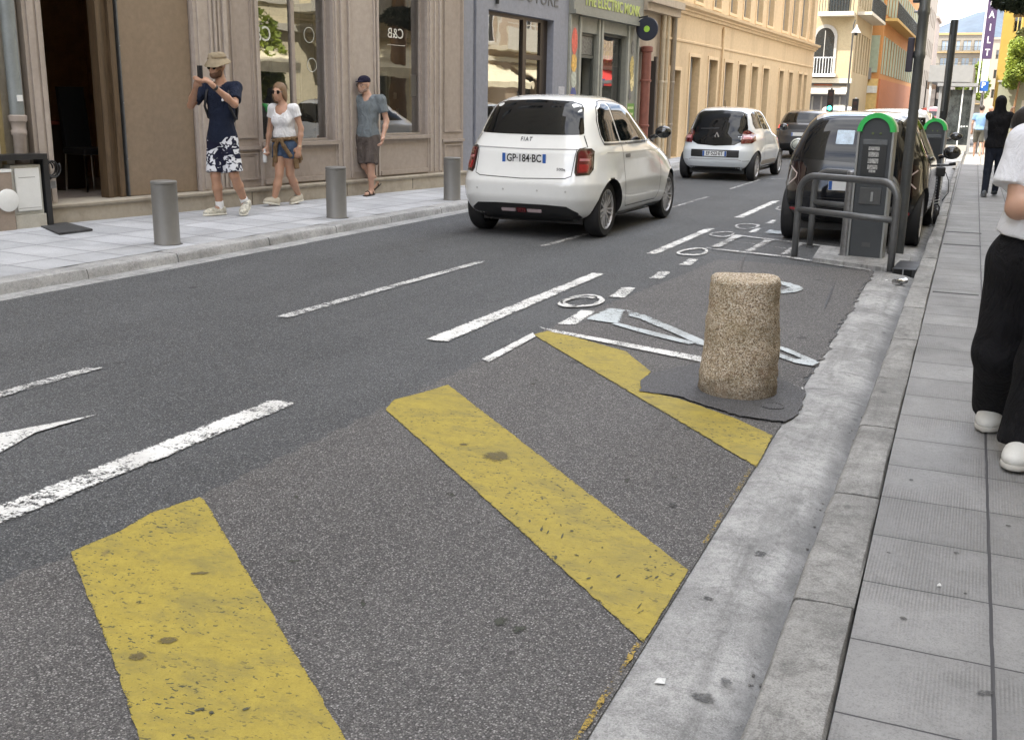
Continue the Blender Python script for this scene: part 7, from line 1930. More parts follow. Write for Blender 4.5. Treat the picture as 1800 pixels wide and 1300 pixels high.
for s_ in 'RL':
    P += limb(J['sh' + s_], J['el' + s_], 0.048, 0.036, 0.045) + limb(J['el' + s_], J['wr' + s_], 0.036, 0.025, 0.038)
    P += limb(J['hip' + s_], J['kn' + s_], 0.082, 0.052, 0.076) + limb(J['kn' + s_], J['an' + s_], 0.048, 0.033, 0.050)
    P += hand_prims(J['wr' + s_], J['ha' + s_], (0.5 if s_ == 'R' else -0.5, -0.5, 0), 0.5, 1 if s_ == 'R' else -1)
P += [('c', (-7.87, 13.07, 0.150), (-7.84, 12.84, 0.140), 0.030, 0.026), ('c', V3(J['anL']), (-7.865, 13.05, 0.15), 0.033, 0.032),
      ('c', (-7.965, 13.36, 0.26), (-7.985, 13.22, 0.165), 0.030, 0.028)]
sdf_mesh('body', P, SK3, pr, 0.0095, 0.022)
GREYT = cloth('blue_grey_cotton', (0.175, 0.20, 0.215), 0.6)
P = infl(tp[:5], 0.017) + [('e', at3(0.12, 0.0), (0.168, 0.128, 0.15), RT3_), ('c', at3(0.93), V3(J['neck']) + V3((0, 0, -0.04)), 0.085, 0.070, 'f')]
for s_ in 'RL': P.append(('c', V3(J['sh' + s_]), V3(J['sh' + s_]) * .40 + V3(J['el' + s_]) * .60, 0.062, 0.066, 'f'))
sdf_mesh('t_shirt', P, GREYT, pr, 0.010, 0.03, [(at3(0.02), -np.array(RT3_[2]))], 2, [(at3(0.98, 0.04), V3(J['neck']) + V3((0, 0, 0.05)), 0.060, 0.078)])
CARGO = cloth('brown_cargo_cloth', (0.115, 0.095, 0.085), 0.7)
s3 = shorts(J, at3, RT3_, CARGO, pr, 0.098, 0.098, 0.92, waist=0.12)
k_ = V3(J['knL']) * .65 + V3(J['hipL']) * .35; L0 = V3(pr.location)
q = k_ - L0 + V3((0.075, -0.06, -0.02)); MB().box(q[0] - 0.02, q[0] + 0.03, q[1] - 0.05, q[1] + 0.05, q[2] - 0.07, q[2] + 0.07, 0.012).build('cargo_pocket', CARGO, pr)
CAPM = cloth('navy_cap_cloth', (0.014, 0.012, 0.028), 0.3)
cp = sdf_mesh('cap', [('e', HL(0, -0.014, 0.060), (0.084, 0.100, 0.072), HR), ('e', HL(0, 0.085, 0.045), (0.062, 0.060, 0.012), HR)], CAPM, pr, 0.0075, 0.015, [(HL(0, 0, 0.036), -np.array(HR[2]))], 1)
g = MB()
for s_ in (-1, 1):
    c = HL(0.032 * s_, 0.094, 0.002); n = 14; sd, f, up = HR
    ro = [c + sd * 0.025 * math.cos(2 * math.pi * i / n) + up * 0.017 * math.sin(2 * math.pi * i / n) for i in range(n)]
    g.tube([tuple(p - L0) for p in ro + ro[:1]], 0.003, 6, caps=False); g.tube([tuple(HL(0.056 * s_, 0.085, 0.004) - L0), tuple(HL(0.078 * s_, 0, 0.0) - L0)], 0.003, 6)
g.build('glasses', BLKPL, pr)
sdf_mesh('stubble', [('e', HL(0, 0.054, -0.078), (0.046, 0.042, 0.034), HR), ('e', HL(-0.054, 0.02, -0.055), (0.012, 0.03, 0.036), HR), ('e', HL(0.054, 0.02, -0.055), (0.012, 0.03, 0.036), HR)], M('grey_stubble', (0.28, 0.19, 0.15), 0.8, var=0.3, scale=80), pr, 0.007, 0.02, [(HL(0, 0.09, -0.058), nrm(HR[2] * 0.8 + HR[1] * 0.3))], 1)
sn = MB(); 
for a_, b_ in (((-7.872, 13.10, 0.122), (-7.838, 12.82, 0.118)), ((-7.955, 13.42, 0.245), (-7.99, 13.19, 0.125))):
    A, B = V3(a_) - L0, V3(b_) - L0
    m = MB(); m.tube([tuple(A), tuple((A + B) / 2), tuple(B)], [0.036, 0.036, 0.042], 12); m.v = [(x, y, z) for x, y, z in m.v]
    d = nrm(B - A); upv = nrm(V3((0, 0, 1)) - d * d[2])
    c0 = (A + B) / 2
    m.v = [tuple(V3(p) - upv * ((V3(p) - A) @ upv) * 0.72) for p in m.v]
    so = m.build('sandal', M('dark_sandal', (0.05, 0.035, 0.025), 0.6), pr, smooth='all')
    for t_ in (0.25, 0.7):
        c1_ = A + (B - A) * t_; sdv = np.cross(d, upv)
        MB().tube([tuple(c1_ - sdv * 0.038), tuple(c1_ - sdv * 0.03 + upv * 0.045), tuple(c1_ + upv * 0.060), tuple(c1_ + sdv * 0.03 + upv * 0.045), tuple(c1_ + sdv * 0.038)], 0.008, 8).build('strap', M('dark_sandal', rough=0.6), so, smooth='all')
w_ = V3(J['wrL']); sdf_mesh('bracelet', [('c', w_ + V3((0, 0, 0.0)), w_ + V3((0, 0, 0.010)), 0.030, 0.030, 'ff')], M('gold_bracelet', (0.7, 0.5, 0.2), 0.3, 0.6), pr, 0.005, 0.01, (), 0)

# ---- person in a white T-shirt and black trousers cut by the right edge
J = {'head': (0.275, 4.49, 1.545), 'neck': (0.285, 4.54, 1.40), 'shR': (0.155, 4.53, 1.325), 'elR': (0.150, 4.43, 1.09), 'wrR': (0.345, 4.30, 1.12), 'haR': (0.41, 4.27, 1.14),
     'shL': (0.475, 4.53, 1.325), 'elL': (0.54, 4.45, 1.10), 'wrL': (0.44, 4.30, 1.16), 'haL': (0.39, 4.27, 1.20),
     'hipR': (0.175, 4.56, 0.86), 'knR': (0.155, 4.58, 0.50), 'anR': (0.165, 4.83, 0.22), 'hipL': (0.365, 4.54, 0.86), 'knL': (0.31, 4.40, 0.50), 'anL': (0.265, 4.36, 0.20)}
pr = person_root('person in a loose white T-shirt and wide black trousers, cut off by the right edge', (0.27, 4.5, 0.13))
F4_ = nrm((0.15, -1, -0.05))
hp, HL, HR = head_prims(J['head'], F4_, s=0.95)
tp, at4, RT4_ = torso(J, 0.95, 1.0, True)
P = hp + tp + [('c', V3(J['neck']), V3(J['head']) + V3((0, 0.01, -0.03)), 0.048, 0.046)]
for s_ in 'RL':
    P += limb(J['sh' + s_], J['el' + s_], 0.050, 0.043, 0.050) + limb(J['el' + s_], J['wr' + s_], 0.043, 0.026, 0.044)
    P += limb(J['hip' + s_], J['kn' + s_], 0.085, 0.052) + limb(J['kn' + s_], J['an' + s_], 0.05, 0.033)
    P += hand_prims(J['wr' + s_], J['ha' + s_], (0, -0.2, 1), 0.7, 1 if s_ == 'R' else -1, 0.92)
sdf_mesh('body', P, SK3, pr, 0.0085, 0.022)
P = [('e', at4(0.78, 0.0), (0.185, 0.135, 0.16), RT4_), ('e', at4(0.50, 0.01), (0.185, 0.14, 0.17), RT4_), ('e', at4(0.26, 0.01), (0.195, 0.15, 0.14), RT4_), ('c', V3(J['shL']), V3(J['shR']), 0.066, 0.066), ('c', at4(0.93), V3(J['neck']) + V3((0, 0, -0.045)), 0.085, 0.07, 'f')]
for s_, dx in (('R', -0.045), ('L', 0.045)):
    P.append(('c', V3(J['sh' + s_]), V3(J['sh' + s_]) + V3((dx * 0.6, -0.045, -0.165)), 0.068, 0.082, 'f'))
P += infl(tp[6:], 0.02)
sdf_mesh('t_shirt', P, cloth('bright_white_cotton', (0.72, 0.73, 0.77), 0.25, 0.02, 5), pr, 0.0085, 0.035, [(at4(0.23), -np.array(RT4_[2]))])
BLKC = cloth('black_trouser_cloth', (0.010, 0.010, 0.012), 0.7, 0.3)
P = [('e', at4(0.05, 0.0), (0.190, 0.145, 0.17), RT4_)]
for s_, e, r in (('R', (0.165, 4.82, 0.205), 0.080), ('L', (0.275, 4.35, 0.185), 0.098)):
    P += [('c', V3(J['hip' + s_]), V3(J['kn' + s_]), 0.110, 0.092), ('c', V3(J['kn' + s_]), e, 0.092, r, 'f')]
sdf_mesh('trousers', P, BLKC, pr, 0.0095, 0.05, [(at4(0.30), np.array(RT4_[2]))])
SNW = M('white_sneaker', (0.66, 0.66, 0.63), 0.6, var=0.1, scale=18)
shoe(pr, (0.175, 4.90, 0.150), (0.150, 4.665, 0.135), (0, 0.12, 1), SNW, M('sole_grey', (0.42, 0.41, 0.38), 0.7), 0.050, ankle=1)
shoe(pr, (0.275, 4.42, 0.137), (0.245, 4.165, 0.140), (0, 0, 1), SNW, M('sole_grey', rough=0.7), 0.052, ankle=1)
sdf_mesh('hair', [('e', HL(0, -0.022, 0.04), (0.085, 0.098, 0.09), HR), ('e', HL(0, -0.07, -0.06), (0.085, 0.045, 0.12), HR), ('c', HL(-0.05, -0.06, -0.08), (0.135, 4.60, 1.40), 0.055, 0.045), ('c', HL(0.05, -0.06, -0.08), (0.44, 4.58, 1.32), 0.045, 0.03), ('c', HL(-0.07, -0.05, -0.05), (0.15, 4.57, 1.42), 0.05, 0.045)],
         M('black_hair', (0.012, 0.010, 0.010), 0.45, var=0.4, bump=0.8, bscale=140), pr, 0.009, 0.03, [(HL(0, 0.05, 0), nrm(HR[1] - HR[2] * 0.5))], 1)
bg_ = empty('shoulder_bag', (0.40, 4.4, 1.1), 0, 'small black bag hanging under the arm of the person in white at the right edge', 'bag')
sdf_mesh('pouch', [('e', (0.385, 4.34, 1.05), (0.10, 0.045, 0.08))], BLKPL, bg_, 0.01, 0.02)
MB().tube([(-0.12, -0.03, 0.0), (-0.14, -0.05, 0.12), (-0.125, 0.05, 0.28)], 0.010, 8).build('strap', BLKPL, bg_, smooth='all')

# ---- dark hooded person walking away
J = {'head': (0.185, 18.0, 1.535), 'neck': (0.185, 17.98, 1.42), 'shL': (0.060, 17.98, 1.335), 'elL': (0.035, 18.0, 1.15), 'wrL': (0.05, 18.05, 0.97), 'shR': (0.325, 17.98, 1.335), 'elR': (0.375, 18.03, 1.20), 'wrR': (0.345, 18.2, 1.36),
     'hipL': (0.125, 18.0, 0.85), 'knL': (0.115, 17.98, 0.51), 'anL': (0.11, 17.93, 0.21), 'hipR': (0.255, 18.0, 0.85), 'knR': (0.27, 18.07, 0.52), 'anR': (0.255, 18.2, 0.24)}
pr = person_root('person seen from behind in a black hooded gilet walking away on the right pavement', (0.19, 18, 0.13))
hp, HL, HR = head_prims(J['head'], (0, 1, 0), s=0.85)
J2 = dict(J); J2['shL'], J2['shR'] = J['shR'], J['shL']; J2['hipL'], J2['hipR'] = J['hipR'], J['hipL']
tp, at5, RT5 = torso(J, 0.85, 1.0)
P = hp + tp + [('c', V3(J['neck']), V3(J['head']), 0.045, 0.045)]
for s_ in 'RL':
    P += limb(J['sh' + s_], J['el' + s_], 0.040, 0.032) + limb(J['el' + s_], J['wr' + s_], 0.032, 0.022) + hand_prims(J['wr' + s_], V3(J['wr' + s_]) + V3((0, 0.02, -0.08 if s_ == 'L' else 0.08)), (1, 0, 0), 0.5, 1, 0.85)
    P += limb(J['hip' + s_], J['kn' + s_], 0.07, 0.045) + limb(J['kn' + s_], J['an' + s_], 0.044, 0.03)
sdf_mesh('body', P, SK3, pr, 0.012, 0.02)
P = infl(tp, 0.028) + [('e', V3(J['head']) + V3((0, -0.012, 0.012)), (0.083, 0.10, 0.10)), ('c', V3(J['head']) + V3((0, -0.03, -0.05)), at5(0.95, 0), 0.075, 0.10), ('e', at5(0.15), (0.165, 0.12, 0.13), RT5)]
sdf_mesh('hooded_gilet', P, cloth('black_gilet', (0.008, 0.008, 0.010), 0.5, 0.3), pr, 0.012, 0.03, [(at5(0.03), (0, 0, -1)), (V3(J['head']) + V3((0, 0.065, 0)), (0, 1, 0.0))])
P = []
for s_ in 'RL':
    P += [('c', V3(J['sh' + s_]), V3(J['el' + s_]), 0.052, 0.042), ('c', V3(J['el' + s_]), V3(J['wr' + s_]), 0.042, 0.034, 'f')]
sdf_mesh('sleeves', P, cloth('grey_sleeve', (0.35, 0.36, 0.38), 0.4), pr, 0.012, 0.02)
P = [('e', at5(0.03), (0.145, 0.11, 0.12), RT5)]
for s_ in 'RL': P += [('c', V3(J['hip' + s_]), V3(J['kn' + s_]), 0.080, 0.058), ('c', V3(J['kn' + s_]), V3(J['an' + s_]) + V3((0, 0, -0.03)), 0.058, 0.048, 'f')]
sdf_mesh('trousers', P, cloth('dark_navy_denim', (0.018, 0.022, 0.035), 0.4), pr, 0.012, 0.02)
SHD = M('grey_shoe', (0.12, 0.13, 0.14), 0.7)
shoe(pr, (0.11, 17.87, 0.14), (0.10, 18.09, 0.135), (0, 0, 1), SHD, SHD, 0.042); shoe(pr, (0.255, 18.16, 0.20), (0.25, 18.36, 0.135), (0, 0.3, 1), SHD, SHD, 0.042)

# ---- people farther off
def far_person(label, x, y, z, h, top, bot, hair, rz=0.0, sk=SK3, group='people far down the street', stride=0.12):
    pr = person_root(label, (x, y, z), group)
    k = h / 1.72
    c, s = math.cos(rz), math.sin(rz)
    W = lambda a, b, d: V3((x + (a * c - b * s) * k, y + (a * s + b * c) * k, z + d * k))
    J = {'head': W(0, 0.01, 1.59), 'neck': W(0, 0, 1.46), 'shL': W(-0.18, 0, 1.38), 'shR': W(0.18, 0, 1.38), 'elL': W(-0.24, 0, 1.12), 'elR': W(0.24, -0.03, 1.12), 'wrL': W(-0.24, 0.06, 0.90), 'wrR': W(0.24, 0.08, 0.90),
         'hipL': W(-0.09, 0, 0.90), 'hipR': W(0.09, 0, 0.90), 'knL': W(-0.09, stride * 0.5, 0.50), 'knR': W(0.09, -stride * 0.2, 0.50), 'anL': W(-0.09, stride, 0.09), 'anR': W(0.09, -stride * 1.6, 0.12)}
    hp, HL, HR = head_prims(J['head'], W(0, 1, 0) - W(0, 0, 0), s=0.97 * k)
    tp, at, RT = torso(J, 0.95 * k)
    P = hp + tp + [('c', J['neck'], J['head'], 0.05 * k, 0.05 * k)]
    for q in 'LR':
        P += limb(J['sh' + q], J['el' + q], 0.045 * k, 0.036 * k) + limb(J['el' + q], J['wr' + q], 0.036 * k, 0.024 * k) + hand_prims(J['wr' + q], J['wr' + q] + V3((0, 0, -0.08)), (0, 1, 0), 0.5, 1, k)
        P += limb(J['hip' + q], J['kn' + q], 0.08 * k, 0.05 * k) + limb(J['kn' + q], J['an' + q], 0.05 * k, 0.033 * k) + [('c', J['an' + q] + V3((0, 0, -0.04 * k)), J['an' + q] + W(0, 0.15, 0) - W(0, 0, 0) + V3((0, 0, -0.05 * k)), 0.035 * k, 0.03 * k)]
    sdf_mesh('body', P, sk, pr, 0.02, 0.02)
    P = infl(tp[:5], 0.02) + [('c', J['sh' + q], J['sh' + q] * .4 + J['el' + q] * .6, 0.064 * k, 0.068 * k, 'f') for q in 'LR']
    sdf_mesh('shirt', P, top, pr, 0.02, 0.03, [(at(0.0), (0, 0, -1))])
    sdf_mesh('shorts', [('e', at(0.02), (0.17 * k, 0.13 * k, 0.13 * k), RT)] + [('c', J['hip' + q], J['kn' + q], 0.09 * k, 0.08 * k, 'f') for q in 'LR'], bot, pr, 0.02, 0.03, [(at(0.1), (0, 0, 1))])
    sdf_mesh('hair', [('e', HL(0, -0.02, 0.04), (0.085 * k, 0.10 * k, 0.09 * k), HR)], hair, pr, 0.018, 0.02, [(HL(0, 0.05, 0), nrm(HR[1] - HR[2]))], 1)
far_person('person in a light blue shirt and dark shorts walking ahead of the hooded person', -0.13, 35.0, 0.02, 1.52, cloth('light_blue_shirt', (0.22, 0.36, 0.58), 0.4), cloth('olive_shorts', (0.09, 0.085, 0.07), 0.4), M('dark_hair', (0.03, 0.02, 0.015), 0.6))
far_person('balding person in a pink top beside the one in light blue', 0.12, 36.4, 0.02, 1.5, cloth('pink_shirt', (0.6, 0.36, 0.32), 0.4), cloth('pale_shorts', (0.5, 0.48, 0.42), 0.4), M('pink_scalp', (0.5, 0.3, 0.22), 0.6))
far_person('tiny far pedestrian in white by the red car', -3.05, 55, 0.0, 1.6, WHITEC, cloth('blue_shorts', (0.05, 0.07, 0.14), 0.4), M('dark_hair', rough=0.6))
# ---------------------------------------------------------------- beyond the crossing
def simple_building(name, label, x0, x1, y0, y1, h, m, storeys=(), faces='SE', win=(1.0, 1.7), trim=None, glassm=None, shutter=None, balc=None, zs=None, pitch=2.4, roof=None, rzz=0.0, doors=True):
    """box building; windows recessed as parts on the faces the photo shows. S faces -y, E faces +x, W faces -x"""
    t = empty(name, ((x0 + x1) / 2, y0, 0), rzz, label, 'building')
    w, d = (x1 - x0), (y1 - y0)
    trim = trim or m; glassm = glassm or WINDK
    frames = {'S': (Matrix.Translation((-w / 2, 0, 0)), w), 'E': (Matrix.Translation((w / 2, 0, 0)) @ Matrix.Rotation(R(90), 4, 'Z'), d), 'W': (Matrix.Translation((-w / 2, d, 0)) @ Matrix.Rotation(R(-90), 4, 'Z'), d)}
    wallm = MB()
    for key in 'SEW':
        mt, L = frames[key]
        holes = []
        if key in faces:
            n = max(1, int((L - 0.6) / pitch)); off = (L - (n - 1) * pitch - win[0]) / 2
            for z in zs or ():
                for i in range(n): holes.append((off + i * pitch, off + i * pitch + win[0], z, z + win[1]))
        q = MB(); wall(q, 0, L, 0, h, holes, 0.2)
        wallm.add([tuple(mt @ Vector(v)) for v in q.v], q.f)
        for (a, b, c, e) in holes:
            f = MB(); frame_box(f, a, b, c, e, 0.06, 0.12, 0.19); f.box((a + b) / 2 - 0.03, (a + b) / 2 + 0.03, 0.11, 0.18, c + 0.06, e - 0.06)
            f.v = [tuple(mt @ Vector(v)) for v in f.v]; fo = f.build('window', trim, t)
            g = MB().box(a + 0.06, b - 0.06, 0.15, 0.17, c + 0.06, e - 0.06); g.v = [tuple(mt @ Vector(v)) for v in g.v]; g.build('pane', glassm, fo)
            if shutter:
                g = MB(); g.box(a - 0.42, a - 0.02, -0.05, -0.01, c, e); g.box(b + 0.02, b + 0.42, -0.05, -0.01, c, e)
                g.v = [tuple(mt @ Vector(v)) for v in g.v]; g.build('shutters', shutter, fo)
        if balc and key in faces:
            for z in balc:
                g = MB(); g.box(0.3, L - 0.3, -0.7, 0.0, z - 0.15, z); g.v = [tuple(mt @ Vector(v)) for v in g.v]; bo = g.build('balcony', trim, t)
                g = MB()
                g.box(0.32, L - 0.32, -0.68, -0.65, z + 0.85, z + 0.9)
                k = 0.35
                while k < L - 0.3: g.box(k, k + 0.025, -0.68, -0.655, z, z + 0.85); k += 0.14 if L < 30 else 0.3
                g.v = [tuple(mt @ Vector(v)) for v in g.v]; g.build('railing', IRON, bo)
    wallm.add([(-w / 2, 0, h), (w / 2, 0, h), (w / 2, d, h), (-w / 2, d, h)], [(0, 1, 2, 3)]); wallm.add([(w / 2, d, 0), (-w / 2, d, 0), (-w / 2, d, h), (w / 2, d, h)], [(0, 1, 2, 3)])
    wallm.build('wall', m, t)
    c = MB(); c.box(-w / 2 - 0.25, w / 2 + 0.25, -0.25, d, h - 0.25, h + 0.1); c.build('cornice', trim, t)
    if roof: MB().add([(-w / 2 - .3, -.3, h + .1), (w / 2 + .3, -.3, h + .1), (w / 2 + .3, d + .3, h + .1), (-w / 2 - .3, d + .3, h + .1), (-w / 4, d / 2, h + 1.8), (w / 4, d / 2, h + 1.8)], [(0, 1, 5, 4), (1, 2, 5), (2, 3, 4, 5), (3, 0, 4)]).build('roof', roof, t)
    return t, frames
TILE = M('roof_tiles', (0.40, 0.18, 0.10), 0.8, var=0.3, scale=20)
CREAMT = weathered('cream_trim', (0.58, 0.54, 0.44), (0.4, 0.36, 0.28), 0.2)
# cream corner house
t, fr_ = simple_building('cream_corner_house', 'cream corner house with an arched window and balconies just past the ochre building', -14, -6.45, 57.2, 65.5, 13, CREAM, faces='E', win=(0.7, 2.0), zs=(3.1, 6.3, 9.6), trim=CREAMT, pitch=1.25, balc=(6.0,))
g = MB(); g.box(-3.85, 3.85, -0.35, -0.02, 2.55, 2.78); g.build('ledge', CREAMT, t)
MB().box(-3.78, 3.76, -0.06, -0.01, 0.0, 2.54).build('ground_floor', M('grey_front', (0.16, 0.16, 0.17), 0.6), t)
# arched window on the face towards the camera
ar = MB(); prof = arch_prof(0.60, 3.0, 5.4); ar.add([(p[0] + 2.35, -0.05, p[1]) for p in prof] + [(p[0] * 0.78 + 2.35, -0.05, 3.0 + (p[1] - 3.0) * 0.93) for p in prof], [(i, i + 1, len(prof) + i + 1, len(prof) + i) for i in range(len(prof) - 1)])
ar.build('arch_surround', WHITER, t)
ar = MB(); prism_y(ar, [(p[0] * 0.78 + 2.35, 3.0 + (p[1] - 3.0) * 0.93) for p in arch_prof(0.60, 3.0, 5.4)], -0.04, -0.01); aw = ar.build('arched_window', WINDK, t)
MB().box(2.33, 2.37, -0.06, -0.04, 3.0, 5.1).build('mullion', WHITER, aw)
g = MB(); g.box(1.4, 3.0, -0.6, -0.56, 3.75, 3.80)
for k in range(12): g.box(1.42 + k * 0.14, 1.445 + k * 0.14, -0.6, -0.575, 3.0, 3.75)
g.box(1.35, 3.05, -0.62, 0.0, 2.85, 3.0); g.build('balcony_railing', WHITEP, t)
g = MB(); g.box(2.0, 3.7, -0.75, 0.0, 5.75, 5.95); g.build('balcony', CREAMT, t)
g = MB(); g.box(2.02, 3.68, -0.74, -0.70, 6.7, 6.75)
for k in range(13): g.box(2.04 + k * 0.135, 2.07 + k * 0.135, -0.74, -0.715, 5.95, 6.7)
g.build('railing', IRON, t)
MB().box(0.3, 1.6, -0.06, -0.02, 6.1, 8.2).build('window', WINDK, t)
MB().box(2.4, 3.4, -0.06, -0.02, 6.0, 8.2).build('window', WINDK, t)
MB().extr([(-0.9, 2.05), (-0.04, 2.45), (-0.04, 2.40), (-0.9, 2.0)], 0.2, 3.7).build('awning', M('taupe_awning', (0.42, 0.38, 0.32), 0.7), t)
for k in range(5): MB().box(1.5 + k * 0.45, 1.58 + k * 0.45, -0.09, -0.06, 0.2, 1.9).build('shopfront_post', WHITER, t)
MB().box(2.0, 2.9, -0.10, -0.06, 2.10, 2.5).build('menu_board', M('brick_red_board', (0.35, 0.12, 0.07), 0.6), t)
# orange house
t, _ = simple_building('orange_house', 'orange house with pale green shutters and a dark balcony, behind the cream corner house', -12.2, -5.95, 66.5, 95, 15, ORANGE, faces='SE', win=(0.95, 2.1), zs=(3.3, 6.6, 9.9), trim=M('yellow_trim', (0.55, 0.38, 0.13), 0.8), glassm=GREENSH, shutter=GREENSH, pitch=2.1, balc=(6.35,))
MB().box(-3.1, 3.1, -0.08, 0.0, 0.0, 3.0).build('ground_floor', M('yellow_render', (0.66, 0.47, 0.18), 0.85), t)
MB().box(3.12, 3.2, 0.2, 28, 0.0, 3.0).build('side_ground_floor', M('brick_orange', (0.45, 0.16, 0.06), 0.8), t)
for z0, z1 in ((3.35, 5.4), (6.4, 8.7)):
    MB().box(2.45, 3.0, -0.09, -0.02, z0, z1).build('shutters', GREENSH, t)
MB().box(1.9, 2.7, -0.5, -0.02, 2.95, 3.6).build('air_conditioner', M('ac_grey', (0.25, 0.24, 0.22), 0.6), t)
MB().box(2.3, 3.1, -0.14, -0.08, 2.2, 2.6).build('shop_sign', M('sign_pale', (0.7, 0.7, 0.62), 0.6), t)
# farther left side of the street
simple_building('grey_beige_block', 'beige apartment block beyond the orange house, mostly hidden by the tall pole', -14, -6.2, 97, 130, 17, PALE, faces='E', win=(1.1, 1.6), zs=(3.5, 6.5, 9.5, 12.5), pitch=3)
simple_building('pink_beige_tower', 'plain pinkish tower end wall standing between the two dark poles', -9.6, -7.1, 150, 160, 12.6, weathered('pinkish_render', (0.29, 0.23, 0.195), (0.4, 0.3, 0.25), 0.2, 0.8, 0.2), faces='S', win=(0.9, 1.2), zs=(2.6, 5.2, 7.8), pitch=3.2)
t, _ = simple_building('terraced_apartment_block', 'long beige apartment block with ochre balconies closing the end of the street', -9.4, -0.9, 201, 215, 13.6, M('terrace_render', (0.21, 0.185, 0.15), 0.8, var=0.1, scale=0.4), faces='S', win=(1.3, 1.7), zs=(2.4, 5.2, 8.0, 10.8), pitch=1.7, trim=M('ochre_balcony', (0.34, 0.24, 0.11), 0.8), glassm=M('blue_grey_pane', (0.22, 0.26, 0.30), 0.2), balc=(2.2, 5.0, 7.8, 10.6))
simple_building('cream_far_block', 'small cream flat-roofed block beside the vertical sign, at the far end of the street', -1.0, 2.5, 190, 200, 12.2, PALE, faces='S', win=(0.9, 1.4), zs=(3, 6, 9), pitch=1.6)
# hill
hm = MB(); n = 60; r_ = random.Random(2)
vs = []
for i in range(n + 1):
    x = -700 + 1400 * i / n
    hgt = 62 + 18 * math.sin(i * 0.23 + 1) + 9 * math.sin(i * 0.9) + 5 * r_.random()
    vs += [(x, 1150, -2), (x, 1250, hgt * 0.75), (x, 1400, hgt * 1.25), (x, 1500, hgt * 1.1)]
hm.add(vs, [(i * 4 + j, i * 4 + 4 + j, i * 4 + 5 + j, i * 4 + j + 1) for i in range(n) for j in range(3)])
tag(hm.build('hills', M('far_hill', (0.06, 0.08, 0.105), 0.9, var=0.35, scale=0.02), smooth='all'), kind='structure')

# shelter and its white canopy
SOFTW = M('shelter_white', (0.27, 0.27, 0.265), 0.5, var=0.08)
t = empty('glass_shelter', (-0.9, 37, 0), 0, 'glass shelter with white posts at the crossing, right of the dark post', 'shelter')
for x in (-0.55, 0.44): MB().box(x, x + 0.09, 0, 0.1, 0, 2.1).build('post', SOFTW, t)
MB().box(0.13, 0.17, 0.02, 0.07, 0.3, 2.08).build('mullion', WHITEP, t)
MB().box(-0.62, 0.56, -0.1, 1.2, 2.1, 2.2).build('roof', SOFTW, t)
gp_ = MB().box(-0.46, 0.44, 0.03, 0.05, 0.3, 2.0).build('pane', M('smoked_pane', (0.045, 0.05, 0.048), 0.1, var=0.95, scale=5, bump=0, stretch=(1, 1, 0.6)), t)
MB().box(-0.46, 0.44, -0.02, 0.1, 0.12, 0.3).build('kick_panel', WHITER, t)
for q in range(3): MB().box(0.2 + q * 0.08, 0.25 + q * 0.08, 0.01, 0.025, 0.85 + q * 0.01, 0.9).build('pane_marks', WHITEP, gp_)
t = empty('white_canopy', (-1.1, 43, 0), 0, 'large flat white canopy above the glass shelter', 'canopy')
MB().box(-1.0, 0.5, 0, 6, 2.36, 2.95).build('roof', SOFTW, t)
for x in (-0.95, 0.42): MB().box(x, x + 0.08, 0.3, 0.38, 0, 2.36).build('post', WHITEP, t)
# parking sign
t = empty('parking_sign', (-0.16, 38.2, 0), 0, 'blue square sign with a white P in front of the hedge', 'sign')
MB().box(-0.13, 0.12, -0.02, 0.0, 1.98, 2.28, 0.008).build('plate', M('sign_blue', (0.02, 0.10, 0.36), 0.4, bump=0), t)
text_mesh('P', 0.24, WHITEP, 'lettering', t, on_facade(-0.03, 2.16, -0.022), 0.002, bold=0.006)
MB().tube([(0, 0.02, 0), (0, 0.02, 2.3)], 0.03, 10).build('pole', STEEL2, t)
# vertical hotel-style sign
t = empty('vertical_sign', (-0.30, 60, 0), R(4), 'tall narrow dark sign with white letters stacked vertically against the yellow building', 'sign')
MB().box(-0.24, 0.22, -0.06, 0.06, 3.85, 9.5).build('panel', M('sign_purple', (0.06, 0.035, 0.09), 0.5, bump=0), t)
MB().box(-0.32, -0.245, -0.05, 0.05, 2.2, 9.6).build('edge', WHITEP, t)
MB().box(-0.16, 0.16, -0.05, 0.05, 2.2, 3.84).build('lower_panel', M('pale_grey_panel', (0.5, 0.5, 0.5), 0.6, var=0.3, scale=6), t)
for k, ch in enumerate('TLIADEI'):
    text_mesh(ch, 0.46, WHITEP, 'letter', t, on_facade(-0.01, 4.14 + k * 0.60, -0.065), 0.003, sx=0.8, bold=0.008)
MB().tube([(0, 0.1, 0), (0, 0.1, 4)], 0.05, 8).build('mast', STEEL2, t)
# right-hand side far off
t, _ = simple_building('yellow_house', 'saturated yellow house behind the vertical sign', 0.35, 2.9, 78, 90, 14, M('vivid_yellow', (0.46, 0.32, 0.07), 0.8, var=0.12, scale=1), faces='SW', win=(0.5, 1.7), zs=(3.4, 6.2, 9.0), pitch=0.85, trim=M('yellow_trim2', (0.66, 0.52, 0.18), 0.8))
t, _ = simple_building('beige_balcony_house', 'beige house with balconies at the upper right edge above the creeper', 1.55, 9, 66, 76, 13, CREAM, faces='SW', win=(1.2, 1.9), zs=(4.2, 7.2, 10), pitch=2.2, balc=(4.1, 7.1))
MB().add([(-3.4, -0.1, 7.3), (-2.2, -0.1, 7.3), (-2.2, -1.6, 5.2), (-3.4, -1.6, 5.2)], [(0, 1, 2, 3)]).build('awning', M('cream_awning', (0.74, 0.66, 0.46), 0.8), t)
tw = empty('garden_wall', (1.0, 52, 0), 0, 'pale green-beige garden wall behind the hooded person', 'wall')
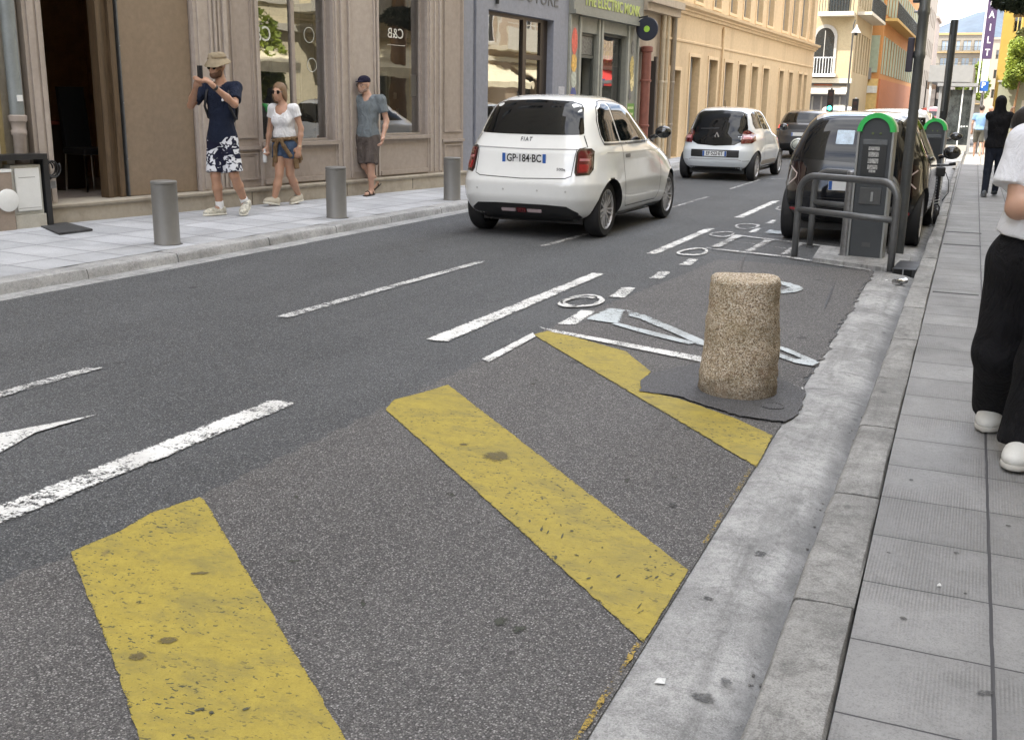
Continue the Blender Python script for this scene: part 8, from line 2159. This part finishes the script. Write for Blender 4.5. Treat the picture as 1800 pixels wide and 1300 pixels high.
MB().box(-0.65, 4, 0, 0.3, 0, 2.55).build('masonry', weathered('green_beige_wall', (0.30, 0.30, 0.215), (0.25, 0.25, 0.17), 0.3), tw)
MB().box(-0.7, 4, -0.05, 0.35, 2.56, 2.64).build('coping', WHITER, tw)
MB().box(0.35, 1.1, -0.03, -0.001, 0.9, 1.8).build('panel', CREAMT, tw)

# ---- leaves: many small faces spread through a crown
def leaf_mat(name, c0, c1):
    n = NT(name); v = n.vec((1, 1, 1), 'World'); a = n.noise(v, 2.2, 4); w2 = n.noise(v, 15, 2)
    col = n.ramp(n.m('ADD', n.m('MULTIPLY', a, .6), n.m('MULTIPLY', w2, .4)), [(0.36, c0), (0.62, c1)])
    b = n.t.nodes.new('ShaderNodeBsdfPrincipled'); n.L(col, b.inputs['Base Color']); b.inputs['Roughness'].default_value = 0.55
    tr = n.t.nodes.new('ShaderNodeBsdfTranslucent'); n.L(col, tr.inputs[0])
    mx = n.t.nodes.new('ShaderNodeMixShader'); mx.inputs[0].default_value = 0.3
    n.L(b.outputs[0], mx.inputs[1]); n.L(tr.outputs[0], mx.inputs[2])
    return n.done(mx.outputs[0])
def leaves(name, blobs, n, size, mat, parent, seed=1, long=1.6, droop=0.0, loc=(0, 0, 0)):
    r = random.Random(seed); vs, fs = [], []
    wt = [b[3] * b[4] * b[5] for b in blobs]; tot = sum(wt)
    for b, w_ in zip(blobs, wt):
        for _ in range(int(n * w_ / tot)):
            d = Vector((r.gauss(0, 1), r.gauss(0, 1), r.gauss(0, 1))).normalized() * (0.45 + 0.6 * r.random() ** 0.6)
            p = Vector((b[0] + d.x * b[3], b[1] + d.y * b[4], b[2] + d.z * b[5]))
            a = Vector((r.gauss(0, 1), r.gauss(0, 1), r.gauss(0, 0.6) - droop)).normalized()
            c = a.cross(Vector((r.gauss(0, 1), r.gauss(0, 1), r.gauss(0, 1)))).normalized()
            s = size * (0.6 + 0.8 * r.random()); k = len(vs)
            vs += [p - a * s * long * .5, p + c * s * .5, p + a * s * long * .5, p - c * s * .5]
            fs.append((k, k + 1, k + 2, k + 3))
    return MB().add(vs, fs).build(name, mat, parent)
r_ = random.Random(8)
LG = leaf_mat('light_leaves', (0.10, 0.15, 0.025), (0.30, 0.36, 0.05)); DG = leaf_mat('dark_leaves', (0.015, 0.028, 0.012), (0.06, 0.09, 0.04)); PN = leaf_mat('needles', (0.006, 0.012, 0.006), (0.03, 0.045, 0.02))
t = empty('light_green_bush', (0.9, 50.5, 0), 0, 'light yellow-green climbing bush spilling over the garden wall below the yellow house', 'bush')
leaves('crown', [(0.15 + 0.35 * r_.random() * k / 5 - 0.2, r_.random(), 2.6 + 0.28 * k, 0.35 + .2 * r_.random(), 0.5, 0.35) for k in range(6)] + [(1.0, 0.4, 3.4, 0.6, 0.5, 0.5), (0.6, 0.4, 2.9, 0.5, 0.5, 0.4)], 5200, 0.09, LG, t, 3)
MB().tube([(0.2, 0.3, 0), (0.15, 0.3, 1.5), (0.3, 0.4, 3.4)], [0.06, 0.05, 0.02], 8).build('stem', WOOD, t)
t = empty('dark_creeper', (1.3, 51.2, 0), 0, 'dark green creeper covering the railing at the right edge', 'creeper')
leaves('crown', [(0.3 + 0.35 * k, 0.3 * r_.random(), 3.0 + 0.2 * r_.random(), 0.32, 0.25, 0.42) for k in range(6)], 4200, 0.08, DG, t, 5)
MB().box(-0.2, 2.4, 0.2, 0.23, 2.64, 3.5).build('railing', IRON, t)
t = empty('balcony_plants', (1.9, 64.5, 0), 0, 'dark plants hanging from the balcony of the beige house', 'plant')
leaves('crown', [(0.4 * k - 0.6, 0.1, 4.9 + 0.3 * r_.random(), 0.35, 0.3, 0.6) for k in range(4)], 2400, 0.10, leaf_mat('reddish_leaves', (0.06, 0.045, 0.02), (0.16, 0.17, 0.06)), t, 6)
MB().box(-0.9, 1.2, -0.1, 0.1, 4.2, 4.4).build('trough', CREAMT, t)
t = empty('street_tree', (-2.3, 150, 0), 0, 'small light green tree in front of the far apartment block', 'tree')
leaves('crown', [(-1.2, 0, 4.2, 1.6, 1.2, 1.0), (0.3, 0, 5.2, 1.0, 1, 1.4), (1.3, 0, 4.0, 1.1, 1, 1.6), (1.0, 0, 6.2, 0.8, 0.8, 1.0)], 2600, 0.26, LG, t, 9)
MB().tube([(0.3, 0, 0), (0.3, 0, 2.5), (0.5, 0, 5)], [0.22, 0.17, 0.06], 8).build('trunk', WOOD, t)
# dark pine whose lowest branches hang into the top right of the picture
t = empty('pine_tree', (1.9, 23.5, 0.12), 0, 'dark pine whose lowest needles hang into the top right corner', 'tree')
MB().tube([(0, 0, 0), (0.05, 0.1, 2.5), (-0.05, 0.1, 5), (0, 0, 9)], [0.24, 0.20, 0.16, 0.05], 12).build('trunk', WOOD, t, smooth='all')
br = MB()
for k in range(14):
    a = r_.random() * 6.28; z = 3.9 + k * 0.32; L = 2.6 - k * 0.12
    br.tube([(0, 0, z), (math.cos(a) * L * .5, math.sin(a) * L * .5, z + 0.25), (math.cos(a) * L, math.sin(a) * L, z + 0.05)], [0.06, 0.04, 0.012], 6)
br.build('branches', WOOD, t)
bl = [(-2.30 + 0.26 * k, -0.3 + 0.5 * r_.random(), 3.40 - 0.012 * k + 0.12 * math.sin(k * 1.9) + 0.05 * abs(k - 4) , 0.28, 0.5, 0.17) for k in range(10)]
bl += [(-1.4 + 2.8 * r_.random(), -1.5 + 3 * r_.random(), 4.6 + 3.8 * r_.random(), 0.9, 0.9, 0.5) for _ in range(16)]
leaves('crown', bl[10:], 14000, 0.026, PN, t, 11, long=8, droop=0.5)
leaves('low_bough', [(b[0], b[1], b[2] - 0.05, b[3], b[4], b[5]) for b in bl[:10]], 13000, 0.024, PN, t, 12, long=6, droop=0.6)

# lights and lamps at the crossing
for k, (x, y, z, lab) in enumerate(((-6.02, 46.9, 1.35, 'traffic light showing green at the corner of the ochre building'), (-5.15, 48.2, 1.0, 'lower green traffic light in front of the cream corner house'))):
    t = empty('traffic_light', (x, y, 0), 0, lab, 'traffic light', 'traffic lights at the crossing')
    MB().tube([(0, 0.05, 0), (0, 0.05, z + 0.8)], 0.04, 8).build('pole', PD if k == 0 else WHITEP, t)
    MB().box(-0.13, 0.13, -0.12, 0.04, z - 0.15, z + 0.75, 0.02).build('housing', BLKPL, t)
    MB().lathe([(0.09, -0.01), (0.001, -0.015)], 16, axis='y', caps=False).build('green_lens', M('lit_green', (0.05, 0.75, 0.45), 0.4, bump=0, es=3.0), t, loc=(0, -0.12, z))
    for dz in (0.28, 0.56): MB().lathe([(0.09, -0.01), (0.001, -0.015)], 16, axis='y', caps=False).build('dark_lens', M('unlit_lens', (0.04, 0.02, 0.02), 0.3, bump=0), t, loc=(0, -0.12, z + dz))
t = empty('street_lamp', (-5.45, 47.6, 0), 0, 'slim street lamp with a white bell shade in front of the cream corner house', 'street lamp')
MB().tube([(0.0, 0, 0), (0.0, 0, 4.7), (0.05, 0, 4.9)], [0.045, 0.03, 0.02], 8).build('pole', STEEL, t)
MB().lathe([(0.20, 4.38), (0.16, 4.45), (0.06, 4.60), (0.03, 4.72)], 18, (0.12, 0, 0)).build('shade', WHITEP, t, smooth=True)
MB().box(0.06, 0.18, -0.06, 0.06, 4.28, 4.38).build('lantern', BLKPL, t)
# clutter at the far crossing: signs and posts
for k, (x, y, z, s_, c_, lab) in enumerate(((-3.2, 70, 2.5, 0.5, (0.25, 0.18, 0.12), 'small brown hanging shop sign far down the street'), (-2.75, 74, 2.7, 0.55, (0.05, 0.05, 0.06), 'small black square hanging sign far down the street'), (-2.35, 76, 3.0, 0.5, (0.55, 0.3, 0.25), 'small pink hanging sign far down the street'))):
    t = empty('hanging_sign', (x, y, 0), 0, lab, 'sign')
    MB().box(-s_ / 2, s_ / 2, -0.05, 0.05, z, z + s_).build('board', M('far_sign_%d' % k, c_, 0.6), t)
    MB().tube([(-s_ / 2 - 0.05, 0.0, 0), (-s_ / 2 - 0.05, 0, z + s_)], 0.04, 6).build('post', BLKPL, t)
simple_building('far_row_of_shops', 'distant row of low beige shopfronts behind the red car', -6.1, -4.0, 132, 150, 5.2, M('dim_shops', (0.33, 0.28, 0.24), 0.8, var=0.5, scale=1.2), faces='SE', win=(1.0, 1.8), zs=(0.6, 3.0), pitch=2.2)

# ---------------------------------------------------------------- sunlit houses across the street (behind and right of the camera)
def across(name, label, y0, y1, x, h, m, zs, pitch, awn=None, awm=None, off=0.0, arch=False, balc=()):
    L = y1 - y0
    t = empty(name, (x, y1, 0), R(-90), label, 'building')
    holes = []
    n = max(1, int((L - 0.8) / pitch)); o = (L - (n - 1) * pitch - 1.1) / 2
    for z in zs:
        for i in range(n): holes.append((o + i * pitch, o + i * pitch + 1.1, z, z + 2.1))
    gh = [(o + i * pitch - 0.2, o + i * pitch + 1.4, 0.15, 2.5) for i in range(0, n, 2)]
    mb = MB(); wall(mb, 0, L, 0, h, holes + gh, 0.25); shell(mb, 0, L, h, 0, 8); mb.build('wall', m, t)
    for (a, b, c, d) in holes:
        f = MB(); frame_box(f, a, b, c, d, 0.07, 0.14, 0.2); f.box((a + b) / 2 - 0.03, (a + b) / 2 + 0.03, 0.13, 0.19, c + 0.07, d - 0.07); f = f.build('window', WHITEP, t)
        MB().box(a + 0.07, b - 0.07, 0.16, 0.18, c + 0.07, d - 0.07).build('pane', WINDK, f)
        s = MB(); frame_box(s, a - 0.12, b + 0.12, c - 0.12, d + 0.12, 0.115, -0.06, 0.002); s.build('surround', CREAMT, f)
    for (a, b, c, d) in gh:
        f = MB(); frame_box(f, a, b, c, d, 0.08, 0.14, 0.2); f = f.build('shopfront', M('shopfront_dark', (0.05, 0.045, 0.04), 0.5), t)
        MB().box(a + 0.08, b - 0.08, 0.16, 0.18, c + 0.08, d - 0.08).build('pane', WINDK, f)
    b = MB(); b.box(0, L, -0.14, 0.0, 3.1, 3.3); b.box(0, L, -0.35, 0, h - 0.35, h); b.build('cornice', CREAMT, t)
    for z, a, e in balc:
        b = MB(); b.box(a, e, -0.95, 0, z - 0.18, z); b = b.build('balcony', CREAMT, t)
        g = MB(); g.box(a, e, -0.95, -0.90, z, z + 0.75); g.box(a, e, -0.93, -0.89, z + 0.9, z + 0.95); g.build('parapet', CREAMT, b)
    for k, (a, e, c, z) in enumerate(awn or ()):
        aw_ = MB(); aw_.extr([(-1.7, z - 0.75), (-0.02, z), (-0.02, z - 0.05), (-1.66, z - 0.80)], a, e); aw_.box(a, e, -1.72, -1.69, z - 1.0, z - 0.76); aw_.build('awning', c, t)
    return t
REDA = M('red_awning', (0.62, 0.05, 0.04), 0.8, var=0.08, bump=0); CRA = M('cream_awning', rough=0.8)
SUNF = weathered('pale_yellow_render', (0.74, 0.66, 0.46), (0.45, 0.35, 0.2), 0.25, 0.85, 0.5)
across('cream_house_across', 'cream house front across the pavement behind the camera', -30, 8, 3.3, 17, CREAM, (3.9, 7.2, 10.5), 3.0, [(3, 9, CRA, 2.95), (14, 20, CRA, 2.95)])
across('pale_yellow_house_across', 'pale yellow balconied house opposite the taupe shopfront', 8.1, 27, 3.3, 15, SUNF, (3.9, 7.2, 10.5), 3.1, [(1, 5.5, CRA, 3.0), (7, 11, CRA, 3.0), (13, 17, CRA, 3.0)], balc=((3.75, 0.5, 6), (3.75, 8, 14), (7.05, 2, 17)))
across('restaurant_house_across', 'tan house with a red restaurant awning across the square', 36, 62, 7.0, 14, weathered('tan_render', (0.48, 0.38, 0.27), (0.3, 0.22, 0.15), 0.25, 0.85, 0.5), (3.9, 7.2, 10.5), 3.4, [(0.5, 5, CRA, 2.95), (5.5, 13.2, REDA, 3.1), (14, 18, CRA, 3.0), (19, 25, CRA, 2.95)], balc=((3.75, 2, 9), (3.75, 12, 20)))
for k, (x, y) in enumerate(((2.6, 19.5), (2.7, 8.5), (4.2, 30.5))):
    t = empty('planter_tree', (x, y, 0.13), 0, ('small leafy tree in a planter outside the pale yellow house, farther one', 'small leafy tree in a planter outside the pale yellow house, nearer one', 'small leafy tree at the corner of the square')[k], 'tree')
    leaves('crown', [(0, 0, 2.2, 0.7, 0.7, 0.8), (0.3, 0.2, 2.8, 0.5, 0.5, 0.6), (-0.3, -0.1, 1.7, 0.5, 0.5, 0.5)], 1500, 0.11, LG, t, 20 + k)
    MB().tube([(0, 0, 0.4), (0, 0, 2.2)], [0.05, 0.03], 8).build('trunk', WOOD, t)
    MB().box(-0.3, 0.3, -0.3, 0.3, 0, 0.5, 0.02).build('planter', M('planter_grey', (0.2, 0.2, 0.2), 0.7), t)

# street behind the camera, seen only in reflections
simple_building('house_row_behind', 'pale house closing the street behind the camera', -14, 6, -75, -60, 16, CREAM, faces='S', win=(1.1, 1.8), zs=(3.5, 7, 10.5), pitch=3)
t = empty('plane_tree', (-1.6, -34, 0), 0, 'broad leafy street tree behind the camera', 'tree')
leaves('crown', [(0, 0, 6.5, 3.4, 3, 2.2), (-2.5, 0, 6, 2, 2, 1.6), (2.5, 0, 5.6, 2, 2, 1.6)], 6000, 0.28, DG, t, 31)
MB().tube([(0, 0, 0), (0, 0, 3), (0.2, 0, 6)], [0.25, 0.2, 0.1], 8).build('trunk', WOOD, t)
